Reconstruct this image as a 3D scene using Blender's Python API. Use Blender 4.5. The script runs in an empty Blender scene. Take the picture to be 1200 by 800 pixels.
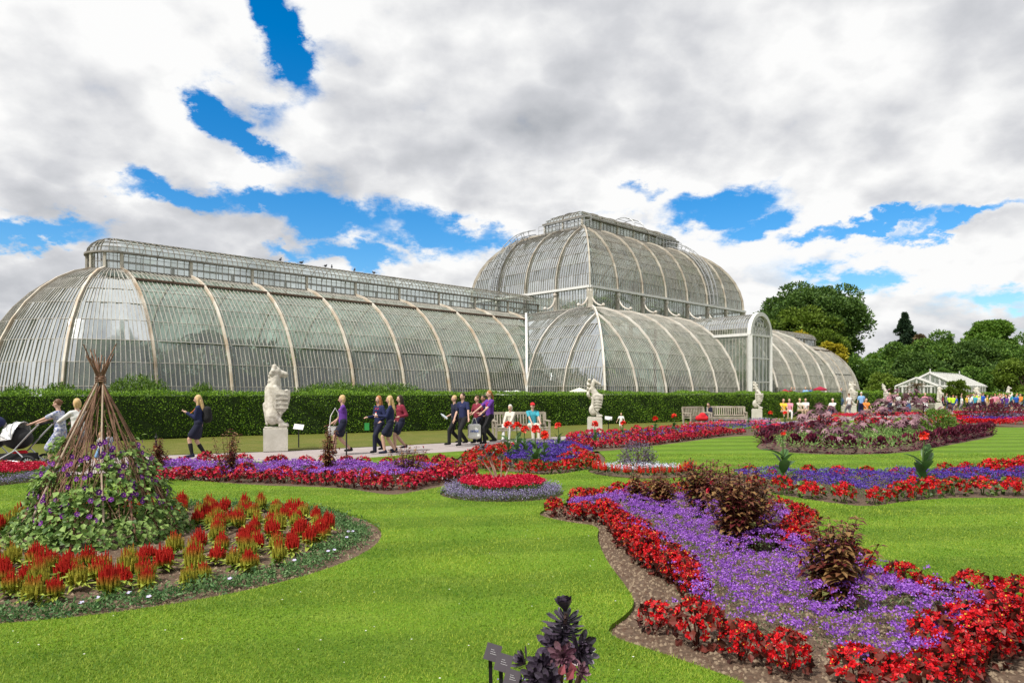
import bpy, bmesh, math, random
import numpy as np
from mathutils import Vector, Matrix
PI = math.pi
random.seed(11); RNG = np.random.default_rng(11)
SC = bpy.context.scene
COL = SC.collection
# ------------------------------------------------------------ camera
CAMH, F = 1.65, 820.0
cam = bpy.data.cameras.new('camera'); cam_o = bpy.data.objects.new('camera', cam); COL.objects.link(cam_o)
cam.sensor_width = 36; cam.lens = F/1200*36; cam.shift_y = 0.05; cam.clip_end = 5000; cam.clip_start = .1
cam_o.location = (0, 0, CAMH); cam_o.rotation_euler = (PI/2, 0, 0)
SC.camera = cam_o
# ------------------------------------------------------------ sky and sun
SUN_DIR = Vector((-0.60, -0.62, 1.20)).normalized()          # towards the sun
sun_el = math.asin(SUN_DIR.z); sun_az = math.atan2(SUN_DIR.x, SUN_DIR.y)
w = bpy.data.worlds.new('World'); SC.world = w; w.use_nodes = True
nt = w.node_tree; nt.nodes.clear()
def N(t, **kw):
    n = nt.nodes.new(t)
    for k, v in kw.items(): setattr(n, k, v)
    return n
def math_n(op, a, b=None, clamp=False):
    n = N('ShaderNodeMath', operation=op); n.use_clamp = clamp
    for i, q in enumerate((a, b)):
        if q is None: continue
        if isinstance(q, (int, float)): n.inputs[i].default_value = q
        else: nt.links.new(q, n.inputs[i])
    return n.outputs[0]
sky = N('ShaderNodeTexSky', sky_type='NISHITA', sun_disc=False, sun_elevation=sun_el, sun_rotation=sun_az,
        altitude=50, air_density=1.0, dust_density=.6, ozone_density=2.6)
tc = N('ShaderNodeTexCoord'); sep = N('ShaderNodeSeparateXYZ'); nt.links.new(tc.outputs['Generated'], sep.inputs[0])
X_, Y_, Z_ = sep.outputs
az = math_n('ARCTAN2', X_, Y_); el = math_n('ARCSINE', Z_)
zz = math_n('ADD', math_n('MAXIMUM', Z_, 0.0), .42)
cx = math_n('DIVIDE', X_, zz); cy = math_n('DIVIDE', Y_, zz)
comb = N('ShaderNodeCombineXYZ'); nt.links.new(cx, comb.inputs[0]); nt.links.new(cy, comb.inputs[1])
def noise(vec, scale, detail, rough=.55, off=(0, 0, 0), dist=0.0):
    m = N('ShaderNodeMapping'); m.inputs['Location'].default_value = off
    nt.links.new(vec, m.inputs['Vector'])
    n = N('ShaderNodeTexNoise'); n.inputs['Scale'].default_value = scale; n.inputs['Detail'].default_value = detail
    n.inputs['Roughness'].default_value = rough; n.inputs['Distortion'].default_value = dist
    nt.links.new(m.outputs[0], n.inputs['Vector']); return n.outputs['Fac']
V = comb.outputs[0]
OFF = (3.1, 1.7, 0)
base = noise(V, 1.7, 9, .55, OFF, 0)
base_s = noise(V, 1.7, 4, .5, (OFF[0]+.05, OFF[1]+.09, 0), 0)  # same field a step towards the sun
def billow(scale, off):
    return math_n('SUBTRACT', 1.0, math_n('MULTIPLY', math_n('ABSOLUTE', math_n('SUBTRACT', noise(V, scale, 3, .5, off), .5)), 4.0))
fine = math_n('ADD', math_n('MULTIPLY', noise(V, 8.0, 8, .6, (7, 2, 0)), .55), math_n('MULTIPLY', math_n('ADD', billow(4.2, (1, 9, 0)), .0), .30))
fine = math_n('ADD', fine, .04)
broad = noise(V, .95, 4, .5, (11, 4, 0))
# breaks in the cloud deck, each an ellipse of directions (azimuth, elevation, radii, tilt)
wa = math_n('MULTIPLY', math_n('SUBTRACT', noise(V, 4, 7, .65, (21, 3, 0)), .5), .26)
we = math_n('MULTIPLY', math_n('SUBTRACT', noise(V, 4, 7, .65, (2, 33, 0)), .5), .15)
def px(x, y): return math.atan((x-600)/820), math.atan((460-y)/820/math.sqrt(1+((x-600)/820)**2))
GAPS = [(312, 8, .022, .05, .6, 1.0), (332, 55, .022, .05, .35, .95), (262, 118, .035, .014, -.7, .75), (305, 158, .04, .015, -.7, .8), (190, 232, .06, .012, -.1, .8), (560, 272, .06, .018, -.1, .9), (350, 295, .05, .012, 0, .8), (300, 236, .06, .014, .1, .8), (400, 256, .10, .024, -.1, .95), (500, 268, .09, .028, -.12, 1.0), (420, 295, .06, .018, -.1, 1.0),
        (745, 225, .04, .012, .2, .8), (835, 245, .07, .022, .0, 1.05), (890, 262, .04, .015, .2, .9), (1020, 270, .08, .009, .05, .85), (1130, 262, .08, .008, .12, .8), (30, 262, .07, .016, 0, 1.0), (70, 275, .05, .012, 0, .9),
        (1180, 345, .04, .012, 0, .6), (1010, 330, .03, .018, 0, .8), (690, 262, .05, .010, .2, .5)]
gsum = None
for gx, gy, ra, re, tilt, amp in GAPS:
    a0, e0 = px(gx, gy); c, s = math.cos(tilt), math.sin(tilt)
    da = math_n('SUBTRACT', math_n('ADD', az, wa), a0); de = math_n('SUBTRACT', math_n('ADD', el, we), e0)
    p = math_n('DIVIDE', math_n('ADD', math_n('MULTIPLY', da, c), math_n('MULTIPLY', de, s)), ra)
    q = math_n('DIVIDE', math_n('SUBTRACT', math_n('MULTIPLY', de, c), math_n('MULTIPLY', da, s)), re)
    r2 = math_n('ADD', math_n('MULTIPLY', p, p), math_n('MULTIPLY', q, q))
    g = math_n('MULTIPLY', math_n('POWER', 2.718, math_n('MULTIPLY', r2, -.55)), amp)
    gsum = g if gsum is None else math_n('MAXIMUM', gsum, g)
dens = math_n('ADD', math_n('MULTIPLY', math_n('SUBTRACT', base, .40), 1.5), math_n('MULTIPLY', math_n('SUBTRACT', fine, .5), .95))
dens = math_n('ADD', math_n('MAXIMUM', dens, -.08), .36)
dens = math_n('SUBTRACT', dens, math_n('MULTIPLY', gsum, .88))
mask = N('ShaderNodeMapRange', interpolation_type='SMOOTHSTEP'); nt.links.new(dens, mask.inputs['Value'])
mask.inputs['From Min'].default_value = .0; mask.inputs['From Max'].default_value = .36; mask.inputs['From Min'].default_value = -.04
# light and dark in the cloud: thick parts greyer, sun-facing edges bright
lit = math_n('MULTIPLY', math_n('SUBTRACT', base, base_s), 3.0)
sh = math_n('ADD', math_n('ADD', .57, lit), math_n('MULTIPLY', math_n('SUBTRACT', fine, .5), 2.2))
sh = math_n('SUBTRACT', sh, math_n('MULTIPLY', math_n('SUBTRACT', broad, .5), .9))
sh = math_n('SUBTRACT', sh, math_n('MULTIPLY', math_n('SUBTRACT', dens, .40), .55))
ramp = N('ShaderNodeValToRGB'); sh = math_n('ADD', math_n('MULTIPLY', sh, .72), .20); nt.links.new(sh, ramp.inputs[0])
e = ramp.color_ramp.elements; e[0].position = -.0; e[0].color = (.40, .42, .455, 1); e[1].position = .79; e[1].color = (.97, .97, .965, 1)
x = ramp.color_ramp.elements.new(.44); x.color = (.66, .67, .70, 1)
hsv = N('ShaderNodeHueSaturation'); hsv.inputs['Saturation'].default_value = 1.5; hsv.inputs['Value'].default_value = 1.02
nt.links.new(sky.outputs[0], hsv.inputs['Color'])
bg1 = N('ShaderNodeBackground'); bg1.inputs[1].default_value = .125; nt.links.new(hsv.outputs[0], bg1.inputs[0])
bg2 = N('ShaderNodeBackground'); bg2.inputs[1].default_value = .78; nt.links.new(ramp.outputs[0], bg2.inputs[0])
mx = N('ShaderNodeMixShader'); nt.links.new(mask.outputs[0], mx.inputs[0]); nt.links.new(bg1.outputs[0], mx.inputs[1]); nt.links.new(bg2.outputs[0], mx.inputs[2])
out = N('ShaderNodeOutputWorld'); nt.links.new(mx.outputs[0], out.inputs[0])
sun = bpy.data.lights.new('sun', 'SUN'); sun.energy = 3.7; sun.angle = math.radians(.6); sun.color = (1, .95, .87)
sun_o = bpy.data.objects.new('sun', sun); COL.objects.link(sun_o)
sun_o.rotation_euler = SUN_DIR.to_track_quat('Z', 'Y').to_euler(); sun_o.location = (-30, -30, 60)
vs = SC.view_settings; vs.view_transform = 'Standard'; vs.look = 'None'; vs.exposure = 0.38; vs.gamma = 1
SC.cycles.max_bounces = 8; SC.cycles.transparent_max_bounces = 12; SC.cycles.diffuse_bounces = 2; SC.cycles.glossy_bounces = 2
SC.cycles.transmission_bounces = 3; SC.cycles.caustics_reflective = False; SC.cycles.caustics_refractive = False

# ------------------------------------------------------------ materials
MATS = {}
def mat(name, col, rough=.7, var=.25, scale=8.0, col2=None, island=0.0, objvar=0.0, transl=0.0, bump=0.0, bscale=None, metal=0.0, spec=.3, stops=None, axis_z=None):
    if name in MATS: return MATS[name]
    m = bpy.data.materials.new(name); m.use_nodes = True; t = m.node_tree; t.nodes.clear(); L = t.links.new
    o = t.nodes.new('ShaderNodeOutputMaterial'); p = t.nodes.new('ShaderNodeBsdfPrincipled')
    p.inputs['Roughness'].default_value = rough; p.inputs['Metallic'].default_value = metal; p.inputs['Specular IOR Level'].default_value = spec
    tcn = t.nodes.new('ShaderNodeTexCoord'); n = t.nodes.new('ShaderNodeTexNoise'); n.inputs['Scale'].default_value = scale; n.inputs['Detail'].default_value = 5
    L(tcn.outputs['Object'], n.inputs['Vector'])
    r = t.nodes.new('ShaderNodeValToRGB'); r.color_ramp.elements[0].position = .3; r.color_ramp.elements[1].position = .7
    if col2 is None: col2 = tuple(min(1, c*(1+var)) for c in col); col1 = tuple(c*(1-var) for c in col)
    else: col1 = col
    r.color_ramp.elements[0].color = (*col1, 1); r.color_ramp.elements[1].color = (*col2, 1)
    fac = n.outputs['Fac']
    if island > 0:
        g = t.nodes.new('ShaderNodeNewGeometry'); mm = t.nodes.new('ShaderNodeMix'); mm.data_type = 'FLOAT'
        mm.inputs[0].default_value = island; L(n.outputs['Fac'], mm.inputs[2]); L(g.outputs['Random Per Island'], mm.inputs[3]); fac = mm.outputs[0]
    L(fac, r.inputs[0]); c = r.outputs[0]
    if axis_z:                                                     # the plant's own colour changes along its height
        sx = t.nodes.new('ShaderNodeSeparateXYZ'); L(tcn.outputs['Object'], sx.inputs[0])
        mr = t.nodes.new('ShaderNodeMapRange'); mr.inputs['From Min'].default_value = axis_z[0]; mr.inputs['From Max'].default_value = axis_z[1]
        oi = t.nodes.new('ShaderNodeObjectInfo'); ad = t.nodes.new('ShaderNodeMath'); ad.operation = 'MULTIPLY_ADD'
        L(oi.outputs['Random'], ad.inputs[0]); ad.inputs[1].default_value = axis_z[3]; ad.inputs[2].default_value = -axis_z[3]*.45
        a2 = t.nodes.new('ShaderNodeMath'); a2.operation = 'SUBTRACT'; L(sx.outputs[2], a2.inputs[0]); L(ad.outputs[0], a2.inputs[1]); L(a2.outputs[0], mr.inputs['Value'])
        mc = t.nodes.new('ShaderNodeMix'); mc.data_type = 'RGBA'; L(mr.outputs[0], mc.inputs[0]); L(c, mc.inputs[6]); mc.inputs[7].default_value = (*axis_z[2], 1); c = mc.outputs[2]
    if objvar > 0:
        oi = t.nodes.new('ShaderNodeObjectInfo'); h = t.nodes.new('ShaderNodeHueSaturation'); mr = t.nodes.new('ShaderNodeMapRange')
        mr.inputs['To Min'].default_value = 1-objvar; mr.inputs['To Max'].default_value = 1+objvar; L(oi.outputs['Random'], mr.inputs['Value'])
        L(mr.outputs[0], h.inputs['Value']); L(c, h.inputs['Color']); c = h.outputs[0]
    L(c, p.inputs['Base Color'])
    if bump > 0:
        b = t.nodes.new('ShaderNodeBump'); b.inputs['Strength'].default_value = min(1, bump); b.inputs['Distance'].default_value = .02 if bscale is None else .3/bscale
        n2 = t.nodes.new('ShaderNodeTexNoise'); n2.inputs['Scale'].default_value = bscale or scale*4; n2.inputs['Detail'].default_value = 6
        L(tcn.outputs['Object'], n2.inputs['Vector']); L(n2.outputs['Fac'], b.inputs['Height']); L(b.outputs[0], p.inputs['Normal'])
    s = p.outputs[0]
    if transl > 0:
        tr = t.nodes.new('ShaderNodeBsdfTranslucent'); L(c, tr.inputs[0]); ms = t.nodes.new('ShaderNodeMixShader'); ms.inputs[0].default_value = transl
        L(s, ms.inputs[1]); L(tr.outputs[0], ms.inputs[2]); s = ms.outputs[0]
    L(s, o.inputs[0]); MATS[name] = m; return m

# ------------------------------------------------------------ object helpers
def tag(o, label=None, cat=None, group=None, kind=None):
    if label: o['label'] = label
    if cat: o['category'] = cat
    if group: o['group'] = group
    if kind: o['kind'] = kind
    return o
def empty(name, loc, rz=0, label=None, cat=None, group=None):
    o = bpy.data.objects.new(name, None); COL.objects.link(o); o.location = loc; o.rotation_euler = (0, 0, rz); o.empty_display_size = .2
    return tag(o, label, cat, group)
class MB:
    def __init__(s): s.v = []; s.f = []; s.m = []; s.mi = 0
    def add(s, vs, fs):
        b = len(s.v); s.v.extend([tuple(q) for q in vs]); s.f.extend([tuple(b+i for i in f) for f in fs]); s.m.extend([s.mi]*len(fs))
    def box(s, c, size, R=None):
        x, y, z = [q/2 for q in size]; c = Vector(c)
        P = [Vector((a*x, b*y, d*z)) for a in (-1, 1) for b in (-1, 1) for d in (-1, 1)]
        if R is not None: P = [R @ q for q in P]
        s.add([c+q for q in P], [(0, 1, 3, 2), (4, 6, 7, 5), (0, 4, 5, 1), (2, 3, 7, 6), (0, 2, 6, 4), (1, 5, 7, 3)])
    def bar(s, a, b, w, h=None, up=(0, 0, 1)):
        a = Vector(a); b = Vector(b); d = (b-a)
        if d.length < 1e-6: return
        h = h or w; t = d.normalized(); u = Vector(up)
        if abs(t.dot(u)) > .98: u = Vector((0, 1, 0))
        r = t.cross(u).normalized()*w/2; u = r.cross(t).normalized()*h/2
        P = [q+i*r+j*u for q in (a, b) for i, j in ((-1, -1), (1, -1), (1, 1), (-1, 1))]
        s.add(P, [(0, 1, 2, 3), (7, 6, 5, 4), (0, 4, 5, 1), (1, 5, 6, 2), (2, 6, 7, 3), (3, 7, 4, 0)])
    def ribbon(s, pts, nrm, w, h, side=None):          # box section swept along pts, height h centred along nrm
        n = len(pts); P = []; Fs = []
        for i in range(n):
            p = Vector(pts[i]); t = (Vector(pts[min(i+1, n-1)])-Vector(pts[max(i-1, 0)])).normalized(); u = Vector(nrm[i]).normalized()
            r = t.cross(u).normalized()*w/2; u = u*h/2
            P += [p-r-u, p+r-u, p+r+u, p-r+u]
            if i: b = 4*i; Fs += [(b-4+k, b-4+(k+1) % 4, b+(k+1) % 4, b+k) for k in range(4)]
        Fs += [(3, 2, 1, 0), tuple(4*n-4+k for k in range(4))]
        s.add(P, Fs)
    def tube(s, pts, r, n=6, caps=True):
        pts = [Vector(p) for p in pts]; k = len(pts); rr = r if hasattr(r, '__len__') else [r]*k; P = []; Fs = []
        ref = Vector((0, 0, 1)) if abs((pts[-1]-pts[0]).normalized().z) < .9 else Vector((1, 0, 0))
        for i, p in enumerate(pts):
            t = (pts[min(i+1, k-1)]-pts[max(i-1, 0)]).normalized(); a = t.cross(ref).normalized(); b = t.cross(a)
            for j in range(n): P.append(p+(a*math.cos(2*PI*j/n)+b*math.sin(2*PI*j/n))*rr[i])
            if i: Fs += [((i-1)*n+j, (i-1)*n+(j+1) % n, i*n+(j+1) % n, i*n+j) for j in range(n)]
        if caps: Fs += [tuple(range(n))[::-1], tuple((k-1)*n+j for j in range(n))]
        s.add(P, Fs)
    def ell(s, c, r, R=None, nu=10, nv=7):
        c = Vector(c); P = [Vector((0, 0, -r[2]))]
        for i in range(1, nv):
            a = -PI/2+PI*i/nv
            for j in range(nu): P.append(Vector((r[0]*math.cos(a)*math.cos(2*PI*j/nu), r[1]*math.cos(a)*math.sin(2*PI*j/nu), r[2]*math.sin(a))))
        P.append(Vector((0, 0, r[2])))
        if R is not None: P = [R @ q for q in P]
        Fs = [(0, 1+(j+1) % nu, 1+j) for j in range(nu)]
        for i in range(nv-2): b = 1+i*nu; Fs += [(b+j, b+(j+1) % nu, b+nu+(j+1) % nu, b+nu+j) for j in range(nu)]
        b = 1+(nv-2)*nu; Fs += [(b+j, b+(j+1) % nu, len(P)-1) for j in range(nu)]
        s.add([c+q for q in P], Fs)
    def cap(s, a, b, ra, rb, n=10):                    # tapered capsule
        a = Vector(a); b = Vector(b); t = (b-a)
        if t.length < 1e-5: s.ell(a, (ra,)*3); return
        t.normalize(); pts = [a-t*ra*.99, a-t*ra*.8, a-t*ra*.4, a, b, b+t*rb*.4, b+t*rb*.8, b+t*rb*.99]
        s.tube(pts, [ra*.12, ra*.6, ra*.92, ra, rb, rb*.92, rb*.6, rb*.12], n)
    def leaf(s, p, d, up, L, W, droop=.15):            # a folded pointed leaf of four triangles
        p = Vector(p); d = Vector(d).normalized(); r = d.cross(Vector(up))
        if r.length < 1e-4: r = d.cross(Vector((1, .2, 0)))
        r.normalize(); u = r.cross(d)
        m = p+d*L*.5; q = p+d*L-u*L*droop
        s.add([p, m+r*W/2+u*W*.12, q, m-r*W/2+u*W*.12, m-u*W*.05], [(0, 1, 4), (1, 2, 4), (4, 2, 3), (0, 4, 3)])
    def mesh(s, name, mats=None, smooth=False):
        me = bpy.data.meshes.new(name); me.from_pydata(s.v, [], s.f)
        if mats is not None:
            for m in (mats if isinstance(mats, (list, tuple)) else [mats]): me.materials.append(m)
            if len(me.materials) > 1: me.polygons.foreach_set('material_index', s.m)
        if smooth: me.polygons.foreach_set('use_smooth', [True]*len(me.polygons))
        me.update(); return me
    def obj(s, name, mats, parent=None, smooth=False):
        return link(name, s.mesh(name, mats, smooth), parent)
def link(name, me, parent=None, loc=None):
    o = bpy.data.objects.new(name, me); COL.objects.link(o)
    if parent: o.parent = parent
    if loc is not None: o.location = loc
    return o
def children(o): return CH.get(o.name, [])
def copy_tree(o, parent=None):
    c = o.copy(); COL.objects.link(c)
    if parent: c.parent = parent
    for ch in o.children: copy_tree(ch, c)
    return c
def np_mesh(name, v, f, mats, mi=None):                # v (n,3) f (m,k)
    me = bpy.data.meshes.new(name); v = np.asarray(v, np.float32); f = np.asarray(f, np.int32); k = f.shape[1]
    me.vertices.add(len(v)); me.vertices.foreach_set('co', v.ravel()); me.loops.add(f.size); me.loops.foreach_set('vertex_index', f.ravel())
    me.polygons.add(len(f)); me.polygons.foreach_set('loop_start', np.arange(0, f.size, k, dtype=np.int32))
    for m in (mats if isinstance(mats, (list, tuple)) else [mats]): me.materials.append(m)
    if mi is not None: me.polygons.foreach_set('material_index', np.asarray(mi, np.int32))
    me.update(calc_edges=True); me.validate(); return me
def unit(a): return a/np.maximum(np.linalg.norm(a, axis=-1, keepdims=True), 1e-9)
def leaf_quads(P, D, L, W, rng=RNG, flat=0.0):         # rhombus leaves at P pointing D; L, W arrays
    n = len(P); r = unit(rng.normal(size=(n, 3))); S = unit(np.cross(D, r)); L = np.broadcast_to(L, n)[:, None]; W = np.broadcast_to(W, n)[:, None]
    Nn = unit(np.cross(S, D))
    v = np.stack([P, P+D*L*.5+S*W*.5+Nn*W*.1, P+D*L, P+D*L*.5-S*W*.5+Nn*W*.1], 1).reshape(-1, 3)
    return v, np.arange(n*4).reshape(n, 4)
def bake(mb, voxel, mats, name, smooth_it=4, ratio=None, noise_amp=0, nscale=.1):
    me = mb.mesh(name+'_raw'); o = bpy.data.objects.new(name, me); COL.objects.link(o)
    md = o.modifiers.new('r', 'REMESH'); md.mode = 'VOXEL'; md.voxel_size = voxel; md.use_smooth_shade = True
    if smooth_it: sm = o.modifiers.new('s', 'SMOOTH'); sm.iterations = smooth_it; sm.factor = .5
    if noise_amp:
        tx = bpy.data.textures.new('relief', 'CLOUDS'); tx.noise_scale = nscale
        dm = o.modifiers.new('d', 'DISPLACE'); dm.texture = tx; dm.strength = noise_amp; dm.mid_level = .5
    if ratio: dc = o.modifiers.new('c', 'DECIMATE'); dc.ratio = ratio
    dg = bpy.context.evaluated_depsgraph_get(); dg.update()
    nm = bpy.data.meshes.new_from_object(o.evaluated_get(dg)); bpy.data.objects.remove(o); bpy.data.meshes.remove(me)
    nm.name = name; nm.materials.clear()
    for m in (mats if isinstance(mats, (list, tuple)) else [mats]): nm.materials.append(m)
    nm.polygons.foreach_set('use_smooth', [True]*len(nm.polygons))
    return nm
def G(x, y, z=0.0):                                    # ground point seen at (x, y) of the 1200 x 800 photograph
    Y = F*(CAMH-z)/(y-460.0); return Vector(((x-600)/F*Y, Y, z))
def in_poly(x, y, poly):
    c = False; n = len(poly)
    for i in range(n):
        x1, y1 = poly[i][0], poly[i][1]; x2, y2 = poly[i-1][0], poly[i-1][1]
        if (y1 > y) != (y2 > y) and x < (x2-x1)*(y-y1)/(y2-y1)+x1: c = not c
    return c
def in_poly_np(X, Y, poly):
    c = np.zeros(len(X), bool); n = len(poly)
    for i in range(n):
        x1, y1 = poly[i][0], poly[i][1]; x2, y2 = poly[i-1][0], poly[i-1][1]
        if y1 == y2: continue
        k = ((y1 > Y) != (y2 > Y)) & (X < (x2-x1)*(Y-y1)/(y2-y1)+x1); c ^= k
    return c
def walk(pts, step, jit=.0, rng=random):               # points every step metres along a ground polyline
    pts = [Vector((p[0], p[1], 0)) for p in pts]; out = []; acc = step*.5
    for a, b in zip(pts, pts[1:]):
        L = (b-a).length
        while acc < L:
            p = a+(b-a)*(acc/L); out.append(Vector((p.x+rng.uniform(-jit, jit), p.y+rng.uniform(-jit, jit), 0))); acc += step
        acc -= L
    return out
def smooth_poly(pts, it=2):
    for _ in range(it):
        q = []
        for i in range(len(pts)):
            a = pts[i]; b = pts[(i+1) % len(pts)]
            q += [(a[0]*.78+b[0]*.22, a[1]*.78+b[1]*.22), (a[0]*.22+b[0]*.78, a[1]*.22+b[1]*.78)]
        pts = q
    return pts

# ------------------------------------------------------------ ground, beds, path
def gp(L): return [(G(*p).x, G(*p).y) for p in L]
BED = {}
BED['circle'] = [(-4.4+2.92*math.cos(a), 7.72+2.80*math.sin(a)) for a in [2*PI*k/48 for k in range(48)]]
BED['big'] = smooth_poly(gp([(627, 603), (664, 611), (703, 616), (699, 630), (711, 657), (735, 688), (744, 704), (738, 716), (703, 741), (780, 766), (870, 797), (960, 842), (1150, 905), (1330, 850), (1350, 745),
    (1210, 697), (1120, 684), (1040, 668), (985, 654), (925, 640), (950, 628), (958, 612), (925, 603), (890, 592), (840, 577), (760, 570), (690, 583), (645, 593)]), 2)
BED['left_mid'] = smooth_poly(gp([(150, 556), (290, 568), (400, 571), (438, 577), (460, 580), (490, 575), (563, 561), (556, 546), (480, 543), (300, 540), (150, 540)]), 1)
BED['mid'] = smooth_poly(gp([(530, 541), (560, 549), (610, 553), (645, 557), (700, 548), (712, 538), (700, 527), (655, 520), (600, 519), (550, 527)]), 1)
BED['long'] = smooth_poly(gp([(655, 529), (700, 529), (760, 523), (850, 511.5), (930, 508), (985, 504), (985, 496), (870, 497), (770, 503), (655, 513)]), 1)
BED['round'] = [(G(588, 577).x+1.02*math.cos(a), G(588, 577).y+.98*math.sin(a)) for a in [2*PI*k/32 for k in range(32)]]
BED['salvia'] = [(G(752, 552).x+1.12*math.cos(a), G(752, 552).y+1.25*math.sin(a)) for a in [2*PI*k/32 for k in range(32)]]
BED['right_mid'] = smooth_poly(gp([(838, 565), (888, 575), (960, 587), (1019, 594), (1060, 587), (1130, 582), (1290, 586), (1290, 540), (1200, 545), (1120, 552), (1000, 554), (845, 553)]), 1)
BED['island'] = smooth_poly(gp([(884, 522), (894, 528), (973, 533), (1058, 531), (1120, 520), (1172, 510), (1150, 502), (1060, 494), (960, 500), (905, 511)]), 1)
BED['far_left'] = [(G(-18, 561).x+1.25*math.cos(a), G(-18, 561).y+1.6*math.sin(a)) for a in [2*PI*k/32 for k in range(32)]]
BED['far_a'] = gp([(1110, 488), (1250, 489), (1250, 484.5), (1110, 484)])
BED['far_b'] = gp([(1130, 500), (1250, 501), (1250, 493), (1130, 493)])
BED['front'] = smooth_poly([(-.55, 2.2), (-.42, 3.55), (.1, 3.98), (.75, 3.8), (1.25, 3.2), (1.2, 2.2)], 2)
PATH_FAR = gp([(-260, 552), (0, 541.5), (180, 533), (325, 528), (480, 520.5), (620, 513), (700, 508), (800, 502), (900, 495), (1000, 487.5), (1200, 478.5), (1500, 473)])
PATH_NEAR = gp([(-260, 584), (0, 561), (307, 546), (480, 532), (560, 527), (650, 518), (800, 507.5), (900, 499.5), (1000, 492), (1200, 481), (1500, 475.5)])
BED['left_mid'] = [p for p in BED['left_mid']]

def lawn_mat(name, c1, c2, c3, stripes=True):
    m = bpy.data.materials.new(name); m.use_nodes = True; t = m.node_tree; L = t.links.new; p = t.nodes['Principled BSDF']; p.inputs['Roughness'].default_value = .8; p.inputs['Specular IOR Level'].default_value = .15
    tc = t.nodes.new('ShaderNodeTexCoord')
    def nz(s, d, r=.6):
        n = t.nodes.new('ShaderNodeTexNoise'); n.inputs['Scale'].default_value = s; n.inputs['Detail'].default_value = d; n.inputs['Roughness'].default_value = r; L(tc.outputs['Object'], n.inputs['Vector']); return n.outputs['Fac']
    def mix(f, a, b):
        n = t.nodes.new('ShaderNodeMix'); n.data_type = 'RGBA'; L(f, n.inputs[0])
        for i, q in ((6, a), (7, b)):
            if isinstance(q, tuple): n.inputs[i].default_value = (*q, 1)
            else: L(q, n.inputs[i])
        return n.outputs[2]
    def rng(f, a, b):
        n = t.nodes.new('ShaderNodeMapRange'); L(f, n.inputs['Value']); n.inputs['From Min'].default_value = a; n.inputs['From Max'].default_value = b; return n.outputs[0]
    c = mix(rng(nz(.55, 5), .35, .65), c1, c2)
    c = mix(rng(nz(2.2, 4), .52, .72), c, c3); c = mix(rng(nz(5.5, 4), .60, .75), c, tuple(q*.72 for q in c1)); c = mix(rng(nz(1.3, 6, .7), .62, .74), c, (c3[0]*1.25, c3[1]*1.1, c3[2]*2))
    c = mix(rng(nz(38, 3, .7), .35, .75), tuple(q*.55 for q in c1), c)
    if stripes:
        mp = t.nodes.new('ShaderNodeMapping'); mp.inputs['Rotation'].default_value = (0, 0, .43); L(tc.outputs['Object'], mp.inputs['Vector'])
        wv = t.nodes.new('ShaderNodeTexWave'); wv.inputs['Scale'].default_value = .21; wv.inputs['Distortion'].default_value = 1.2; wv.inputs['Detail'].default_value = 2; wv.inputs['Detail Scale'].default_value = .6; wv.bands_direction = 'X'
        mp.inputs['Rotation'].default_value = (0, 0, 1.45); L(mp.outputs[0], wv.inputs['Vector'])
        hs = t.nodes.new('ShaderNodeHueSaturation'); L(c, hs.inputs['Color']); mr = t.nodes.new('ShaderNodeMapRange'); L(wv.outputs['Fac'], mr.inputs['Value']); mr.inputs['From Min'].default_value = .35; mr.inputs['From Max'].default_value = .65
        mr.inputs['To Min'].default_value = .86; mr.inputs['To Max'].default_value = 1.12; L(mr.outputs[0], hs.inputs['Value']); c = hs.outputs[0]
    L(c, p.inputs['Base Color'])
    b = t.nodes.new('ShaderNodeBump'); b.inputs['Strength'].default_value = .55; b.inputs['Distance'].default_value = .03; L(nz(60, 4, .75), b.inputs['Height']); L(b.outputs[0], p.inputs['Normal'])
    MATS[name] = m; return m
M_LAWN = lawn_mat('mown_lawn', (.130, .250, .012), (.185, .315, .020), (.26, .36, .05))
M_DRY = lawn_mat('dry_lawn', (.14, .17, .025), (.24, .21, .05), (.30, .25, .09), False)
M_SOIL = mat('bed_soil', (.062, .040, .026), .95, .4, 26, col2=(.155, .105, .072), bump=1, bscale=34)
M_PATH = mat('asphalt_path', (.34, .295, .285), .9, .10, 3, bump=.5, bscale=90)

HOLES = ['circle', 'big', 'left_mid', 'mid', 'long', 'round', 'salvia', 'right_mid', 'island', 'far_left', 'far_a', 'far_b', 'front']
def sheet(name, outer, holes, z, depth, m, kind='structure'):
    bm = bmesh.new(); E = []
    for poly in [outer]+holes:
        vs_ = [bm.verts.new((p[0], p[1], z)) for p in poly]
        E += [bm.edges.new((vs_[i], vs_[(i+1) % len(vs_)])) for i in range(len(vs_))]
    rim = list(E)
    bmesh.ops.triangle_fill(bm, use_beauty=True, use_dissolve=False, edges=E, normal=(0, 0, 1))
    if depth:
        r = bmesh.ops.extrude_edge_only(bm, edges=rim)
        for v in [g for g in r['geom'] if isinstance(g, bmesh.types.BMVert)]: v.co.z -= depth
    me = bpy.data.meshes.new(name); bm.to_mesh(me); bm.free(); me.materials.append(m); o = link(name, me)
    if kind: o['kind'] = kind
    return o
outer = [(PATH_NEAR[0][0]-0, PATH_NEAR[0][1]), (-30, 1), (-8, -12), (30, -12), (150, 40)]+[p for p in PATH_NEAR[::-1]][:0]
lawn_outer = [(-22, -6), (60, -6), (190, 60)]+PATH_NEAR[::-1]
sheet('lawn', lawn_outer, [BED[k] for k in HOLES], 0, .075, M_LAWN)
far_sheet = MB(); S_ = 4200
far_sheet.add([(-S_, -S_, -.09), (S_, -S_, -.09), (S_, S_, -.09), (-S_, S_, -.09)], [(0, 1, 2, 3)])
far_sheet.obj('ground', M_SOIL)['kind'] = 'structure'
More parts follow.
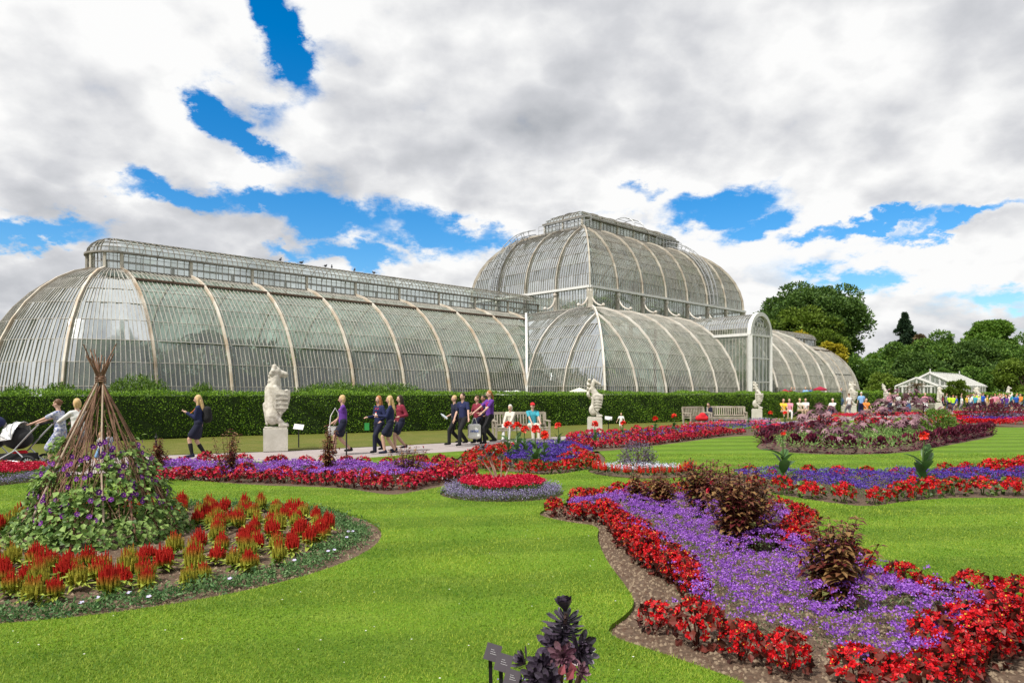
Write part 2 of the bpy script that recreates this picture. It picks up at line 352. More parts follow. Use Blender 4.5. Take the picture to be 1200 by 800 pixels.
# wider lawn beyond the path, behind the hedge and round the glasshouse
sheet('verge', PATH_FAR+[(700, 500), (700, 3000), (-1500, 3000), (-600, 60), (-60, 12)], [], 0.0, .05, M_DRY)
sheet('path', PATH_NEAR+PATH_FAR[::-1], [], -.018, .0, M_PATH)
def bed_soil(key):
    P = BED[key]; cx = sum(p[0] for p in P)/len(P); cy = sum(p[1] for p in P)/len(P)
    xs = [p[0] for p in P]; ys = [p[1] for p in P]; bm = bmesh.new()
    # grid of points inside the outline, gently mounded
    st = max(.12, min(max(xs)-min(xs), max(ys)-min(ys))/22)
    ring = [bm.verts.new((p[0], p[1], -.07)) for p in P]; E = [bm.edges.new((ring[i], ring[(i+1) % len(ring)])) for i in range(len(ring))]
    bmesh.ops.triangle_fill(bm, use_beauty=True, edges=E, normal=(0, 0, 1))
    me = bpy.data.meshes.new('flower_bed'); bm.to_mesh(me); bm.free(); me.materials.append(M_SOIL)
    o = link('flower_bed', me); o['kind'] = 'structure'; return o
SOILZ = -.035
for k in HOLES:
    o = bed_soil(k); o.location.z = .035
# soil crumbs on the two near beds
def crumbs(key, n, name, ymax=99):
    P = BED[key]; xs = [p[0] for p in P]; ys = [p[1] for p in P]
    X = RNG.uniform(min(xs), max(xs), n); Y = RNG.uniform(max(3.6, min(ys)), min(ymax, max(ys)), n); k = in_poly_np(X, Y, P); X, Y = X[k], Y[k]; n = len(X)
    s = RNG.uniform(.006, .022, n)**1.0; base = np.stack([X, Y, np.full(n, SOILZ)], 1); tet = np.array([(1, 0, 0), (-.5, .87, 0), (-.5, -.87, 0), (0, 0, .9)])
    J = tet[None]*s[:, None, None]*RNG.uniform(.6, 1.2, (n, 4, 1))
    v = (base[:, None]+J).reshape(-1, 3); b = np.arange(n)[:, None, None]*4; f = (b+np.array([(0, 1, 3), (1, 2, 3), (2, 0, 3)])[None]).reshape(-1, 3)
    o = link(name, np_mesh(name, v, f, mat('soil_crumbs', (.10, .06, .04), .95, .3, 40, col2=(.25, .19, .13), island=.9)))
    tag(o, 'loose crumbs of brown soil on the bed', 'soil', kind='stuff')
crumbs('big', 30000, 'soil_crumb', 12); crumbs('circle', 16000, 'soil_crumb')
# grass blades on the near lawn
def grass():
    n = 480000; u = RNG.random(n); Y = 3.3*np.exp(u*math.log(19/3.3)); X = (RNG.random(n)*2-1)*Y*.80
    k = np.ones(n, bool)
    for h in HOLES: k &= ~in_poly_np(X, Y, BED[h])
    pn = np.array([(p[0], p[1]) for p in PATH_NEAR]); k &= Y < np.interp(X, pn[:, 0], pn[:, 1])-.05
    X, Y = X[k], Y[k]; n = len(X); a = RNG.random(n)*2*PI; lean = RNG.uniform(.2, 1.5, n); h = RNG.uniform(.008, .022, n)*(1+.25*np.sin(X*1.7)*np.cos(Y*1.3)); w = RNG.uniform(.0016, .0032, n)*(Y/3.6)**.8
    d = np.stack([np.cos(a), np.sin(a)], 1)
    b = np.stack([X, Y, np.full(n, -.002)], 1); s = np.stack([-d[:, 1], d[:, 0], np.zeros(n)], 1)*w[:, None]
    tip = b+np.stack([d[:, 0]*lean*h, d[:, 1]*lean*h, h], 1)
    v = np.stack([b-s, b+s, tip], 1).reshape(-1, 3)
    o = link('grass', np_mesh('grass', v, np.arange(n*3).reshape(n, 3), mat('grass_blade', (.055, .17, .007), .6, .2, 1.0, col2=(.39, .48, .05), island=.30, transl=.35)))
    tag(o, 'short mown green grass blades on the near lawn', 'grass', kind='stuff')
    # daisies and clover heads
    n = 230; Y = 3.6*np.exp(RNG.random(n)*math.log(16/3.6)); X = (RNG.random(n)*2-1)*Y*.78; k = np.ones(n, bool)
    for hh in HOLES: k &= ~in_poly_np(X, Y, BED[hh])
    k &= Y < np.interp(X, pn[:, 0], pn[:, 1])-.1
    mb = MB()
    for x, y in zip(X[k], Y[k]):
        r = random.uniform(.004, .007); mb.add([(x+r*math.cos(t), y+r*math.sin(t), .022) for t in [2*PI*j/6 for j in range(6)]], [tuple(range(6))])
    tag(mb.obj('daisy', mat('daisy_white', (.75, .75, .68), .7, .1)), 'scattered tiny white daisies in the lawn', 'daisies', kind='stuff')
grass()

# ------------------------------------------------------------ the glasshouse
TH = .7987; B_ = 3.81; R_ = 2*B_
U = Vector((math.sin(TH), math.cos(TH), 0)); Vv = Vector((-math.cos(TH), math.sin(TH), 0)); UP = Vector((0, 0, 1))
C0 = Vector((6.45, 48.6, 0))
def glass_mat(name, dirt, dcol, tint, refl=.55, seed=0.0):
    m = bpy.data.materials.new(name); m.use_nodes = True; t = m.node_tree; t.nodes.clear(); L = t.links.new
    o = t.nodes.new('ShaderNodeOutputMaterial'); tr = t.nodes.new('ShaderNodeBsdfTransparent'); tr.inputs[0].default_value = (*tint, 1)
    gl = t.nodes.new('ShaderNodeBsdfGlossy'); gl.inputs['Roughness'].default_value = .06; gl.inputs['Color'].default_value = (.93, .95, .97, 1)
    di = t.nodes.new('ShaderNodeBsdfDiffuse'); tl = t.nodes.new('ShaderNodeBsdfTranslucent')
    g = t.nodes.new('ShaderNodeNewGeometry'); tc = t.nodes.new('ShaderNodeTexCoord')
    n = t.nodes.new('ShaderNodeTexNoise'); n.inputs['Scale'].default_value = .33; n.inputs['Detail'].default_value = 6; n.inputs['Roughness'].default_value = .62; L(tc.outputs['Object'], n.inputs['Vector'])
    n2 = t.nodes.new('ShaderNodeTexNoise'); n2.inputs['Scale'].default_value = 2.6; n2.inputs['Detail'].default_value = 5; L(tc.outputs['Object'], n2.inputs['Vector'])
    r = t.nodes.new('ShaderNodeValToRGB'); r.color_ramp.elements[0].color = (*[c*.62 for c in dcol], 1); r.color_ramp.elements[1].color = (*dcol, 1); r.color_ramp.elements[0].position = .3; r.color_ramp.elements[1].position = .68
    L(n2.outputs['Fac'], r.inputs[0])
    n3 = t.nodes.new('ShaderNodeTexNoise'); n3.inputs['Scale'].default_value = .55; n3.inputs['Detail'].default_value = 5; n3.inputs['Roughness'].default_value = .65; mp3 = t.nodes.new('ShaderNodeMapping'); mp3.inputs['Location'].default_value = (31, 7, 3); L(tc.outputs['Object'], mp3.inputs[0]); L(mp3.outputs[0], n3.inputs['Vector'])
    q3 = t.nodes.new('ShaderNodeMapRange'); q3.inputs['From Min'].default_value = .48; q3.inputs['From Max'].default_value = .66; q3.inputs['To Max'].default_value = .9; L(n3.outputs['Fac'], q3.inputs['Value'])
    m3 = t.nodes.new('ShaderNodeMix'); m3.data_type = 'RGBA'; L(q3.outputs[0], m3.inputs[0]); L(r.outputs[0], m3.inputs[6]); m3.inputs[7].default_value = (dcol[0]*.55, dcol[1]*.72, dcol[2]*.38, 1)
    L(m3.outputs[2], di.inputs[0]); L(m3.outputs[2], tl.inputs[0])
    dd = t.nodes.new('ShaderNodeMixShader'); dd.inputs[0].default_value = .35; L(di.outputs[0], dd.inputs[1]); L(tl.outputs[0], dd.inputs[2])
    # dirt amount varies over the roof and from pane to pane
    mr = t.nodes.new('ShaderNodeMapRange'); mr.inputs['From Min'].default_value = .33; mr.inputs['From Max'].default_value = .68; mr.inputs['To Min'].default_value = max(0, dirt-.30); mr.inputs['To Max'].default_value = min(.95, dirt+.27); L(n.outputs['Fac'], mr.inputs['Value'])
    a = t.nodes.new('ShaderNodeMath'); a.operation = 'MULTIPLY_ADD'; L(g.outputs['Random Per Island'], a.inputs[0]); a.inputs[1].default_value = .22; a.inputs[2].default_value = -.11
    b = t.nodes.new('ShaderNodeMath'); b.operation = 'ADD'; b.use_clamp = True; L(a.outputs[0], b.inputs[0]); L(mr.outputs[0], b.inputs[1])
    m1 = t.nodes.new('ShaderNodeMixShader'); L(b.outputs[0], m1.inputs[0]); L(tr.outputs[0], m1.inputs[1]); L(dd.outputs[0], m1.inputs[2])
    fr = t.nodes.new('ShaderNodeLayerWeight'); fr.inputs[0].default_value = .45
    c = t.nodes.new('ShaderNodeMath'); c.operation = 'MULTIPLY_ADD'; c.use_clamp = True; L(fr.outputs['Fresnel'], c.inputs[0]); c.inputs[1].default_value = refl; c.inputs[2].default_value = .09
    bp = t.nodes.new('ShaderNodeBump'); bp.inputs['Strength'].default_value = .25; bp.inputs['Distance'].default_value = .02; L(n2.outputs['Fac'], bp.inputs['Height']); L(bp.outputs[0], gl.inputs['Normal'])
    m2 = t.nodes.new('ShaderNodeMixShader'); L(c.outputs[0], m2.inputs[0]); L(m1.outputs[0], m2.inputs[1]); L(gl.outputs[0], m2.inputs[2]); L(m2.outputs[0], o.inputs[0])
    MATS[name] = m; return m
GW = glass_mat('wing_glass', .40, (.24, .28, .21), (.72, .84, .74), .6)
GU = glass_mat('dome_glass', .48, (.34, .33, .275), (.80, .85, .80), .5)
GC = glass_mat('window_glass', .12, (.60, .63, .58), (.93, .97, .95), .4)
M_RIB = mat('painted_iron_rib', (.46, .35, .24), .6, .2, 1.3, col2=(.72, .68, .60), bump=.2)
M_RIBC = mat('cream_iron_rib', (.52, .46, .39), .6, .2, 1.3, col2=(.74, .71, .65))
M_RIBD = mat('greyed_iron_rib', (.33, .28, .22), .6, .2, 1.3, col2=(.58, .54, .46))
M_BAR = mat('glazing_bar_paint', (.29, .275, .24), .6, .2, 2, col2=(.52, .50, .45))
M_BAR2 = mat('weathered_glazing_bar', (.17, .155, .13), .7, .2, 2, col2=(.33, .31, .27))
M_WHITE = mat('white_paint', (.70, .70, .68), .5, .08, 3)
M_GUT = mat('grey_iron', (.24, .225, .20), .7, .25, 2)
M_STONE = mat('portland_stone', (.50, .47, .40), .85, .15, 2, bump=.3)
house = empty('glasshouse', C0, 0, 'vast curved glasshouse with white ribs, domed centre and roof lantern behind the clipped hedge', 'glasshouse')
def HP(mb, name, m, smooth=False, kind=None, parent=None):
    o = mb.obj(name, m, parent or house, smooth); o.matrix_parent_inverse = Matrix.Translation(-C0) if not parent else Matrix.Identity(4)
    if kind: o['kind'] = kind
    return o
def arc(a, b, z0, th1, n=9, th0=0.0, d0=0.0):
    P = []
    for i in range(n+1):
        t = th0+(th1-th0)*i/n; P.append((d0+a*(1-math.cos(t)), z0+b*math.sin(t), -math.cos(t)/a, math.sin(t)/b))
    return P
def strait(d, z0, z1, n=1): return [(d, z0+(z1-z0)*i/n, -1, 0) for i in range(n+1)]
class Surf:
    """ruled curved wall: map(s,d,z)->point, out(s)-> outward horizontal unit"""
    def __init__(s, O, Ud, Vd): s.O, s.U, s.V = Vector(O), Vector(Ud), Vector(Vd)
    def p(s, a, d, z): q = s.O+s.U*a+s.V*d; q.z = z; return q
    def n(s, a, nd, nz): q = s.V*nd; q = Vector((q.x, q.y, nz)); return q.normalized()
class Apse:
    def __init__(s, A, n0, t0, R, e=.86): s.A, s.n0, s.t0, s.R, s.e = Vector(A), Vector(n0), Vector(t0), R, e
    def dir(s, a): f = a/B_*(PI/5); return s.n0*math.cos(f)+s.t0*(math.sin(f)*s.e)
    def p(s, a, d, z): q = s.A+s.dir(a)*(s.R-d); q.z = z; return q
    def n(s, a, nd, nz): q = s.dir(a)*(-nd); return Vector((q.x, q.y, nz)).normalized()
def skin(S, prof, nb, s0=0.0, smin=None, smax=None, bars=15, gm=GW, bm_=M_BAR, bw=.030, purl=None, ribs=True, rib_w=.10, rib_h=.18, rib_m=M_RIB, foot=False, taper=False, names=('roof_bay', 'glazing_bars'), bay=B_, last=True, rib_skip=()):
    smin = smin or (lambda d: -1e9); smax = smax or (lambda d: 1e9); lim = lambda s, d: max(smin(d), min(smax(d), s)); k = len(prof)
    for i in range(nb):
        a, b = s0+i*bay, s0+(i+1)*bay; g = MB(); br = MB()
        for j in range(bars+1):
            sa, sb = a+(b-a)*j/(bars+1), a+(b-a)*(j+1)/(bars+1)
            for r in range(k-1):
                d0, z0, nd0, nz0 = prof[r]; d1, z1, nd1, nz1 = prof[r+1]
                q = [lim(sa, d0), lim(sb, d0), lim(sb, d1), lim(sa, d1)]
                if q[1]-q[0] < .01 and q[2]-q[3] < .01: continue
                P = [S.p(q[0], d0, z0), S.p(q[1], d0, z0), S.p(q[2], d1, z1), S.p(q[3], d1, z1)]
                nn = S.n((sa+sb)/2, nd0, nz0); tilt = random.gauss(0, .014)
                P[2] = P[2]+nn*tilt; P[3] = P[3]+nn*(tilt+random.gauss(0, .003))
                g.add(P, [(0, 1, 2, 3)])
            if j:
                rows = [(S.p(sa, d, z)+S.n(sa, nd, nz)*.015, S.n(sa, nd, nz)) for (d, z, nd, nz) in prof if smin(d)-.02 <= sa <= smax(d)+.02 and not (taper and j % 2 and d > 4.7)]
                if len(rows) > 1: br.ribbon([x[0] for x in rows], [x[1] for x in rows], bw, .045)
        if not g.f: continue
        for r in (purl if purl is not None else range(k)):
            d, z, nd, nz = prof[r]; m = 6 if isinstance(S, Apse) else 1; x0, x1 = lim(a, d), lim(b, d)
            if x1-x0 < .1: continue
            pts = [S.p(x0+(x1-x0)*q/m, d, z)+S.n(x0+(x1-x0)*q/m, nd, nz)*.012 for q in range(m+1)]; nn = [S.n(x0+(x1-x0)*q/m, nd, nz) for q in range(m+1)]
            br.ribbon(pts, nn, .026, .03)
        o = HP(g, names[0], gm)
        if br.f:
            c = br.obj(names[1], bm_, o); c['kind'] = 'stuff'
    if ribs:
        for i in range(nb+(1 if last else 0)):
            if i in rib_skip: continue
            a = s0+i*bay; rows = [(S.p(a, d, z)+S.n(a, nd, nz)*.06, S.n(a, nd, nz)) for (d, z, nd, nz) in prof if smin(d)-.02 <= a <= smax(d)+.02]
            if len(rows) < 2: continue
            r = MB(); r.ribbon([x[0] for x in rows], [x[1] for x in rows], rib_w, rib_h)
            if foot and prof[0][0] < .01:
                q = S.p(a, 0, .75); n = S.n(a, -1, 0); r.box(q+n*.10+UP*.12, (.26, .26, .32), Matrix.Rotation(math.atan2(n.y, n.x), 3, 'Z')); r.ell(q+n*.22+UP*.36, (.16, .16, .16), nu=8, nv=6)
            HP(r, 'rib', rib_m)
def hip(P0, P1fun, prof, name='rib', w=.16, h=.24, m=M_RIB):
    r = MB(); pts = [P1fun(d, z) for (d, z, _, _) in prof]; n = []
    for i in range(len(pts)):
        t = (pts[min(i+1, len(pts)-1)]-pts[max(i-1, 0)]).normalized(); s = Vector((-P0.y, P0.x, 0)).normalized(); n.append(s.cross(t) if s.cross(t).z > 0 or s.cross(t).dot(P0) < 0 else -s.cross(t))
    r.ribbon([p+q*.07 for p, q in zip(pts, n)], n, w, h); HP(r, name, m)
ZB = .75; BH = 8.05
TW = math.acos(1-6.12/R_)
prof_w = arc(R_, BH, ZB, TW, 9); prof_c = arc(R_, BH, ZB, PI/2*.985, 9)
LEN = 11*B_; WID = 8*B_
zl = prof_w[-1][1]; zc = prof_c[-1][1]
# --- centre, lower tier: front, back and the two ends
front = Surf(C0, U, Vv); back = Surf(C0+Vv*WID, U, -Vv)
hipmin = lambda d: d
hipmax = lambda d: LEN-d
skin(front, prof_c, 5, 0, hipmin, hipmax, foot=True, last=True, rib_m=M_RIBC, rib_w=.085)
skin(front, prof_c, 5, 6*B_, hipmin, hipmax, foot=True, last=True, rib_m=M_RIBC, rib_w=.085)
skin(back, prof_c, 11, 0, hipmin, hipmax, bars=5, foot=False)
for end, sg in ((0, 1), (1, -1)):
    O = C0+U*(LEN if end else 0)
    for side in (0, 1):
        Os = O+Vv*(WID if side else 0); S = Surf(Os, -Vv if side else Vv, U*sg)
        vis = (side == 0)
        skin(S, prof_c, 4, 0, hipmin, lambda d: R_+d, foot=True, bars=15 if vis and not end else 6, ribs=True, last=False, rib_skip=(3,), rib_m=M_RIBC, rib_w=.085)
for (a, b) in ((0, 0), (1, 0), (0, 1), (1, 1)):
    O = C0+U*(LEN*a)+Vv*(WID*b); D = U*(1-2*a)+Vv*(1-2*b)
    hip(D, lambda d, z, O=O, D=D: Vector(((O+D*d).x, (O+D*d).y, z)), prof_c, m=M_RIBC, w=.13)
    VO = C0+U*(LEN*a)+Vv*(R_ if not b else WID-R_); VD = U*(1-2*a)+Vv*(1-2*b)      # valleys where the wings meet the centre
    hip(VD, lambda d, z, O=VO, D=VD: Vector(((O+D*d).x, (O+D*d).y, z)), prof_w, w=.18, m=M_WHITE)
# --- clerestory and upper dome
UO = C0+(U+Vv)*R_; UL = LEN-2*R_; UW = WID-2*R_; z2 = 10.65
cl = strait(0, zc-.1, z2, 2)
prof_u = arc(6.2, 6.7, z2+.12, math.acos(1-5.2/6.2), 9)
faces_u = [(UO, U, Vv, 7, UL), (UO+Vv*UW, U, -Vv, 7, UL), (UO, Vv, U, 4, UW), (UO+U*UL, Vv, -U, 4, UW)]
for q, (O, a, b, n, L) in enumerate(faces_u):
    near = q in (0, 2)
    skin(Surf(O, a, b), cl, n, 0, None, None, bars=11 if near else 5, gm=GC, bm_=M_BAR, ribs=True, rib_w=.30, rib_h=.22, rib_m=M_STONE, names=('clerestory_window', 'glazing_bars'), purl=[0])
    skin(Surf(O, a, b), prof_u, n, 0, lambda d: d, lambda d, L=L: L-d, bars=13 if near else 5, gm=GU, bm_=M_BAR2, bw=.028, rib_w=.085, rib_m=M_RIBD)
    c = MB(); o_ = b*-.12; p0 = O-a*.2+o_; p1 = O+a*(L+.2)+o_; c.bar(p0+UP*z2, p1+UP*z2, .42, .20); HP(c, 'cornice', M_WHITE)
    c = MB(); c.bar(O-b*.22+UP*(zc+.02)-a*.2, O-b*.22+UP*(zc+.02)+a*(L+.2), .3, .14); HP(c, 'sill', M_STONE)
    if near or q == 3:
        for i in range(n+1):                                   # scrolled brackets at the foot of each pier
            s = MB(); base = O+a*(i*B_); pts = []; nn = []
            for k in range(9):
                t = PI/2*k/8; d = 1.35*(1-math.cos(t))+.12; z = zc+1.45*(1-math.sin(t))+.12
                p = base-b*d; pts.append(Vector((p.x, p.y, z))); nn.append((b*-1*math.sin(t)*.0+UP*math.cos(t)+b*-math.cos(t)).normalized() if k < 8 else UP)
            s.tube(pts, .075, 6); p = pts[-1]; s.ell(p+UP*.06, (.15, .15, .15), nu=8, nv=5); s.ell(base-b*.14+UP*(z2-.35), (.2, .2, .22), nu=8, nv=5)
            HP(s, 'scroll_bracket', M_RIBC)
for (a, b) in ((0, 0), (1, 0), (0, 1), (1, 1)):
    O = UO+U*(UL*a)+Vv*(UW*b); D = U*(1-2*a)+Vv*(1-2*b)
    hip(D, lambda d, z, O=O, D=D: Vector(((O+D*d).x, (O+D*d).y, z)), prof_u, m=M_RIBD, w=.11)
    s = MB(); s.bar(O+UP*(zc-.1), O+UP*(z2), .5, .5); HP(s, 'corner_pier', M_STONE)
# --- centre lantern
zt = prof_u[-1][1]; LO = UO+(U+Vv)*5.2; LL = UL-10.4; LW = UW-10.4
c = MB()
for (O, a, b, n, L) in [(LO, U, Vv, 6, LL), (LO+Vv*LW, U, -Vv, 6, LL), (LO, Vv, U, 2, LW), (LO+U*LL, Vv, -U, 2, LW)]:
    by = L/n
    skin(Surf(O, a, b), strait(0, zt+.1, zt+1.0), n, 0, bars=4, gm=GU, bm_=M_BAR2, rib_w=.14, rib_h=.12, rib_m=M_STONE, names=('lantern_window', 'glazing_bars'), bay=by)
    skin(Surf(O-b*.1, a, b), arc(LW/2+.1, 1.0, zt+1.1, PI/2*.97, 5), n, 0, lambda d: d, lambda d, L=L: L-d, bars=5, gm=GU, bm_=M_BAR2, rib_w=.07, rib_h=.08, rib_m=M_GUT, names=('lantern_roof', 'glazing_bars'), bay=by)
    c.bar(O-a*.15-b*.1+UP*(zt+1.05), O+a*(L+.15)-b*.1+UP*(zt+1.05), .34, .13); c.bar(O-a*.15-b*.18+UP*(zt+.02), O+a*(L+.15)-b*.18+UP*(zt+.02), .45, .16)
HP(c, 'gutter', M_GUT)
# --- the two wings
def wing(O, along, nb):                                       # O = foot of the valley on the near side, along = from centre outwards
    far = (nb == 1)
    for side in (0, 1):
        Os = O+Vv*(0 if side == 0 else 2*R_); inn = Vv if side == 0 else -Vv
        S = Surf(Os+along*(7*B_), -along, inn); near = side == 0
        skin(S, prof_w, 9, 0, None, lambda d: 7*B_+d, bars=15 if near else 6, foot=near, last=False, rib_skip=(), purl=range(10), rib_w=.075 if far else .10, rib_m=M_RIBD if far else M_RIB)
        if near:                                              # ridge-vent bar along the upper edge and the pale opening rail half way
            c = MB(); d, z, nd, nz = prof_w[7]; c.bar(S.p(0, d, z)+S.n(0, nd, nz)*.1, S.p(7*B_+d, d, z)+S.n(0, nd, nz)*.1, .12, .1); HP(c, 'vent_rail', mat('rusty_rail', (.16, .10, .07), .8, .3, 3))
            d, z, nd, nz = prof_w[3]
            for i in range(8):
                c = MB(); c.bar(S.p(i*B_+.35, d, z)+S.n(0, nd, nz)*.05, S.p(i*B_+B_-.3, d, z)+S.n(0, nd, nz)*.05, .07, .05); HP(c, 'opening_rail', M_WHITE)
    A = O+along*(7*B_-.0)+Vv*R_
    ap = Apse(A, -Vv, along, R_, 1.0 if far else .86)
    skin(ap, prof_w, 5, 0, bars=17, foot=True, taper=True, last=True, rib_w=.075 if far else .10, rib_m=M_RIBD if far else M_RIB)
    # lantern along the ridge, rounded at its outer end
    r = R_-6.12; LZ = zl-.05; Lr = 9*B_
    for side in (0, 1):
        Os = A+(-Vv if side == 0 else Vv)*r; inn = Vv if side == 0 else -Vv; S = Surf(Os, -along, inn)
        skin(S, strait(0, LZ, LZ+1.0, 2), 9, 0, bars=9 if side == 0 else 3, gm=GC, bm_=M_BAR, rib_w=.16, rib_h=.14, names=('lantern_window', 'glazing_bars'), rib_m=M_STONE)
        skin(Surf(Os-inn*.08, -along, inn), arc(r+.08, .95, LZ+1.05, PI/2*.97, 5), 9, 0, bars=11 if side == 0 else 3, gm=GC, bm_=M_BAR2, ribs=False, names=('lantern_roof', 'glazing_bars'))
        c = MB(); c.bar(Os-inn*.08+UP*(LZ+1.02), Os-inn*.08-along*Lr+UP*(LZ+1.02), .24, .1); c.bar(Os-inn*.1+UP*(LZ+.02), Os-inn*.1-along*Lr+UP*(LZ+.02), .28, .12); HP(c, 'gutter', M_GUT)
    c = MB(); c.bar(A+UP*(LZ+2.0), A-along*Lr+UP*(LZ+2.0), .22, .08); HP(c, 'ridge_cap', M_GUT)
    la = Apse(A, -Vv, along, r)
    skin(la, strait(0, LZ, LZ+1.0, 2), 5, 0, bars=3, gm=GC, bm_=M_BAR2, rib_w=.14, rib_h=.12, names=('lantern_window', 'glazing_bars'), rib_m=M_STONE)
    skin(Apse(A, -Vv, along, r+.08), arc(r+.08, .95, LZ+1.05, PI/2*.97, 5), 5, 0, bars=3, gm=GU, bm_=M_BAR2, ribs=False, names=('lantern_roof', 'glazing_bars'))
    c = MB(); ring = [la.p(i*B_*5/18, -.1, LZ+1.02) for i in range(19)]; c.ribbon(ring, [UP]*19, .24, .1); ring = [la.p(i*B_*5/18, -.12, LZ+.02) for i in range(19)]; c.ribbon(ring, [UP]*19, .28, .12); HP(c, 'gutter', M_GUT)
    # stone plinth
    c = MB(); ring = [O]+[ap.p(i*B_*5/18, -.12, 0) for i in range(19)]+[O+Vv*2*R_]; ring = [Vector((p.x, p.y, .36)) for p in ring]; c.ribbon(ring, [UP]*len(ring), .4, .74); HP(c, 'plinth', M_STONE)
wing(C0+Vv*R_, -U, 0)
wing(C0+Vv*R_+U*LEN, U, 1)
c = MB(); O = C0-Vv*.1
for a, b in ((C0, C0+U*5*B_), (C0+U*6*B_, C0+U*LEN), (C0, C0+Vv*R_), (C0+U*LEN, C0+U*LEN+Vv*R_), (C0+Vv*WID, C0+U*LEN+Vv*WID)): c.bar(a+UP*.36, b+UP*.36, .4, .74)
HP(c, 'plinth', M_STONE)
# --- entrance porch: barrel vault on the sixth bay
PJ = 1.0; zs = 6.75; pr = B_/2; P0 = C0+U*5*B_; PF = P0-Vv*PJ
S = Surf(PF+U*0, Vv, U); dp = R_+PJ
por = MB(); frm = MB()
for side in (0, 1):
    SS = Surf(P0-Vv*PJ+U*(B_ if side else 0), Vv, U*(-1 if side else 1))
    skin(SS, arc(pr, pr, zs, PI/2*.99, 5), 2, 0, bars=17, gm=GU, bm_=M_BAR, ribs=False, names=('porch_vault', 'glazing_bars'), bay=dp/2)
    # side wall down to the curved roof
    g = MB(); bb = MB(); o0 = PF+U*(B_ if side else 0); K = 26
    def roofz(t):
        d = t-PJ
        return 0 if d <= 0 else ZB+BH*math.sin(math.acos(max(-1, min(1, 1-d/R_))))
    for i in range(K):
        t0, t1 = dp*i/K, dp*(i+1)/K; a0, a1 = roofz(t0), roofz(t1)
        if a0 >= zs: break
        g.add([o0+Vv*t0+UP*a0, o0+Vv*t1+UP*min(zs, a1), o0+Vv*t1+UP*zs, o0+Vv*t0+UP*zs], [(0, 1, 2, 3)])
        bb.bar(o0+Vv*t0+UP*a0, o0+Vv*t0+UP*zs, .05, .05)
    o = HP(g, 'porch_side', GC); c = bb.obj('glazing_bars', M_BAR, o); c['kind'] = 'stuff'
    c = MB(); c.bar(o0+UP*zs-Vv*.1, o0+UP*zs+Vv*5.2, .26, .24); HP(c, 'porch_lintel', M_WHITE)
wd = B_/2
ctr = PF+U*wd
f = MB()
for s_ in (-1, 1): f.bar(ctr+U*(s_*wd)+UP*0, ctr+U*(s_*wd)+UP*zs, .34, .34)
pts = [ctr+U*(wd*math.cos(t))+UP*(zs+wd*math.sin(t)) for t in [PI*k/16 for k in range(17)]]
f.ribbon(pts, [(p-ctr-UP*zs).normalized() for p in pts], .34, .34)
HP(f, 'door_frame', M_WHITE)
for z, q in ((zs, .2), (2.6, .12), (4.7, .12)): f = MB(); f.bar(ctr-U*wd+UP*z, ctr+U*wd+UP*z, q, q); HP(f, 'transom', M_WHITE)
for k in range(1, 5): f = MB(); f.bar(ctr+U*(wd*(k/2.5-1))+UP*0, ctr+U*(wd*(k/2.5-1))+UP*zs, .09, .09); HP(f, 'mullion', M_WHITE)
f = MB()
for rr in (.5, .95, 1.4):
    p2 = [ctr+U*(rr*math.cos(t))+UP*(zs+.1+rr*math.sin(t)) for t in [PI*k/12 for k in range(13)]]; f.tube(p2, .03, 5)
for k in range(1, 6): t = PI*k/6; f.bar(ctr+UP*(zs+.1), ctr+U*(1.7*math.cos(t))+UP*(zs+.1+1.7*math.sin(t)), .04, .04)
for s_ in (-1, 1):
    f.tube([ctr+U*(s_*(.35+.28*math.cos(t)))+UP*(zs+.85+.28*math.sin(t))-Vv*.02 for t in [1.75*PI*k/12 for k in range(13)]], .035, 5)
HP(f, 'fanlight_tracery', M_WHITE)
g = MB(); q = ctr+Vv*.06; g.add([q-U*wd+UP*.1, q+U*wd+UP*.1, q+U*wd+UP*zs, q-U*wd+UP*zs], [(0, 1, 2, 3)])
g.add([q+UP*zs]+[q+U*(wd*math.cos(t))+UP*(zs+wd*math.sin(t)) for t in [PI*k/14 for k in range(15)]], [(0, k, k+1) for k in range(1, 15)]); HP(g, 'door_glass', GC)
# --- maintenance gantries over the dome and hoops on the lantern
def gantry(S, a, w=.7):
    m = MB()
    for off in (-w/2, w/2):
        for lift in (.3, .75):
            pts = [S.p(a+off, d, z)+S.n(a, nd, nz)*lift for (d, z, nd, nz) in prof_u]; m.tube(pts, .045, 5)
    for r in range(len(prof_u)-1):
        for f_ in (0, .33, .66):
            d = prof_u[r][0]*(1-f_)+prof_u[r+1][0]*f_; z = prof_u[r][1]*(1-f_)+prof_u[r+1][1]*f_; nd, nz = prof_u[r][2], prof_u[r][3]
            p0, p1 = S.p(a-w/2, d, z), S.p(a+w/2, d, z); n = S.n(a, nd, nz); m.bar(p0+n*.3, p1+n*.3, .035, .035)
            if f_ == 0: m.bar(p0+n*.0, p0+n*.78, .04, .04); m.bar(p1+n*0, p1+n*.78, .04, .04)
    HP(m, 'access_ladder', mat('galvanised_steel', (.42, .43, .44), .45, .15, 3, metal=.3))
gantry(Surf(UO, U, Vv), 19.6); gantry(Surf(UO, Vv, U), 11.6)
m = MB(); cc = LO+U*(LL*.62)+Vv*(LW/2)
for off in (-.8, .8):
    m.tube([cc+U*off+Vv*(1.9*math.cos(t))+UP*(zt+1.6+1.35*math.sin(t)) for t in [PI*k/14 for k in range(15)]], .05, 5)
for t in [PI*k/7 for k in range(1, 7)]: m.tube([cc+U*o_+Vv*(1.9*math.cos(t))+UP*(zt+1.6+1.35*math.sin(t)) for o_ in (-.8, .8)], .03, 4)
HP(m, 'access_hoop', MATS['galvanised_steel'])
m = MB()
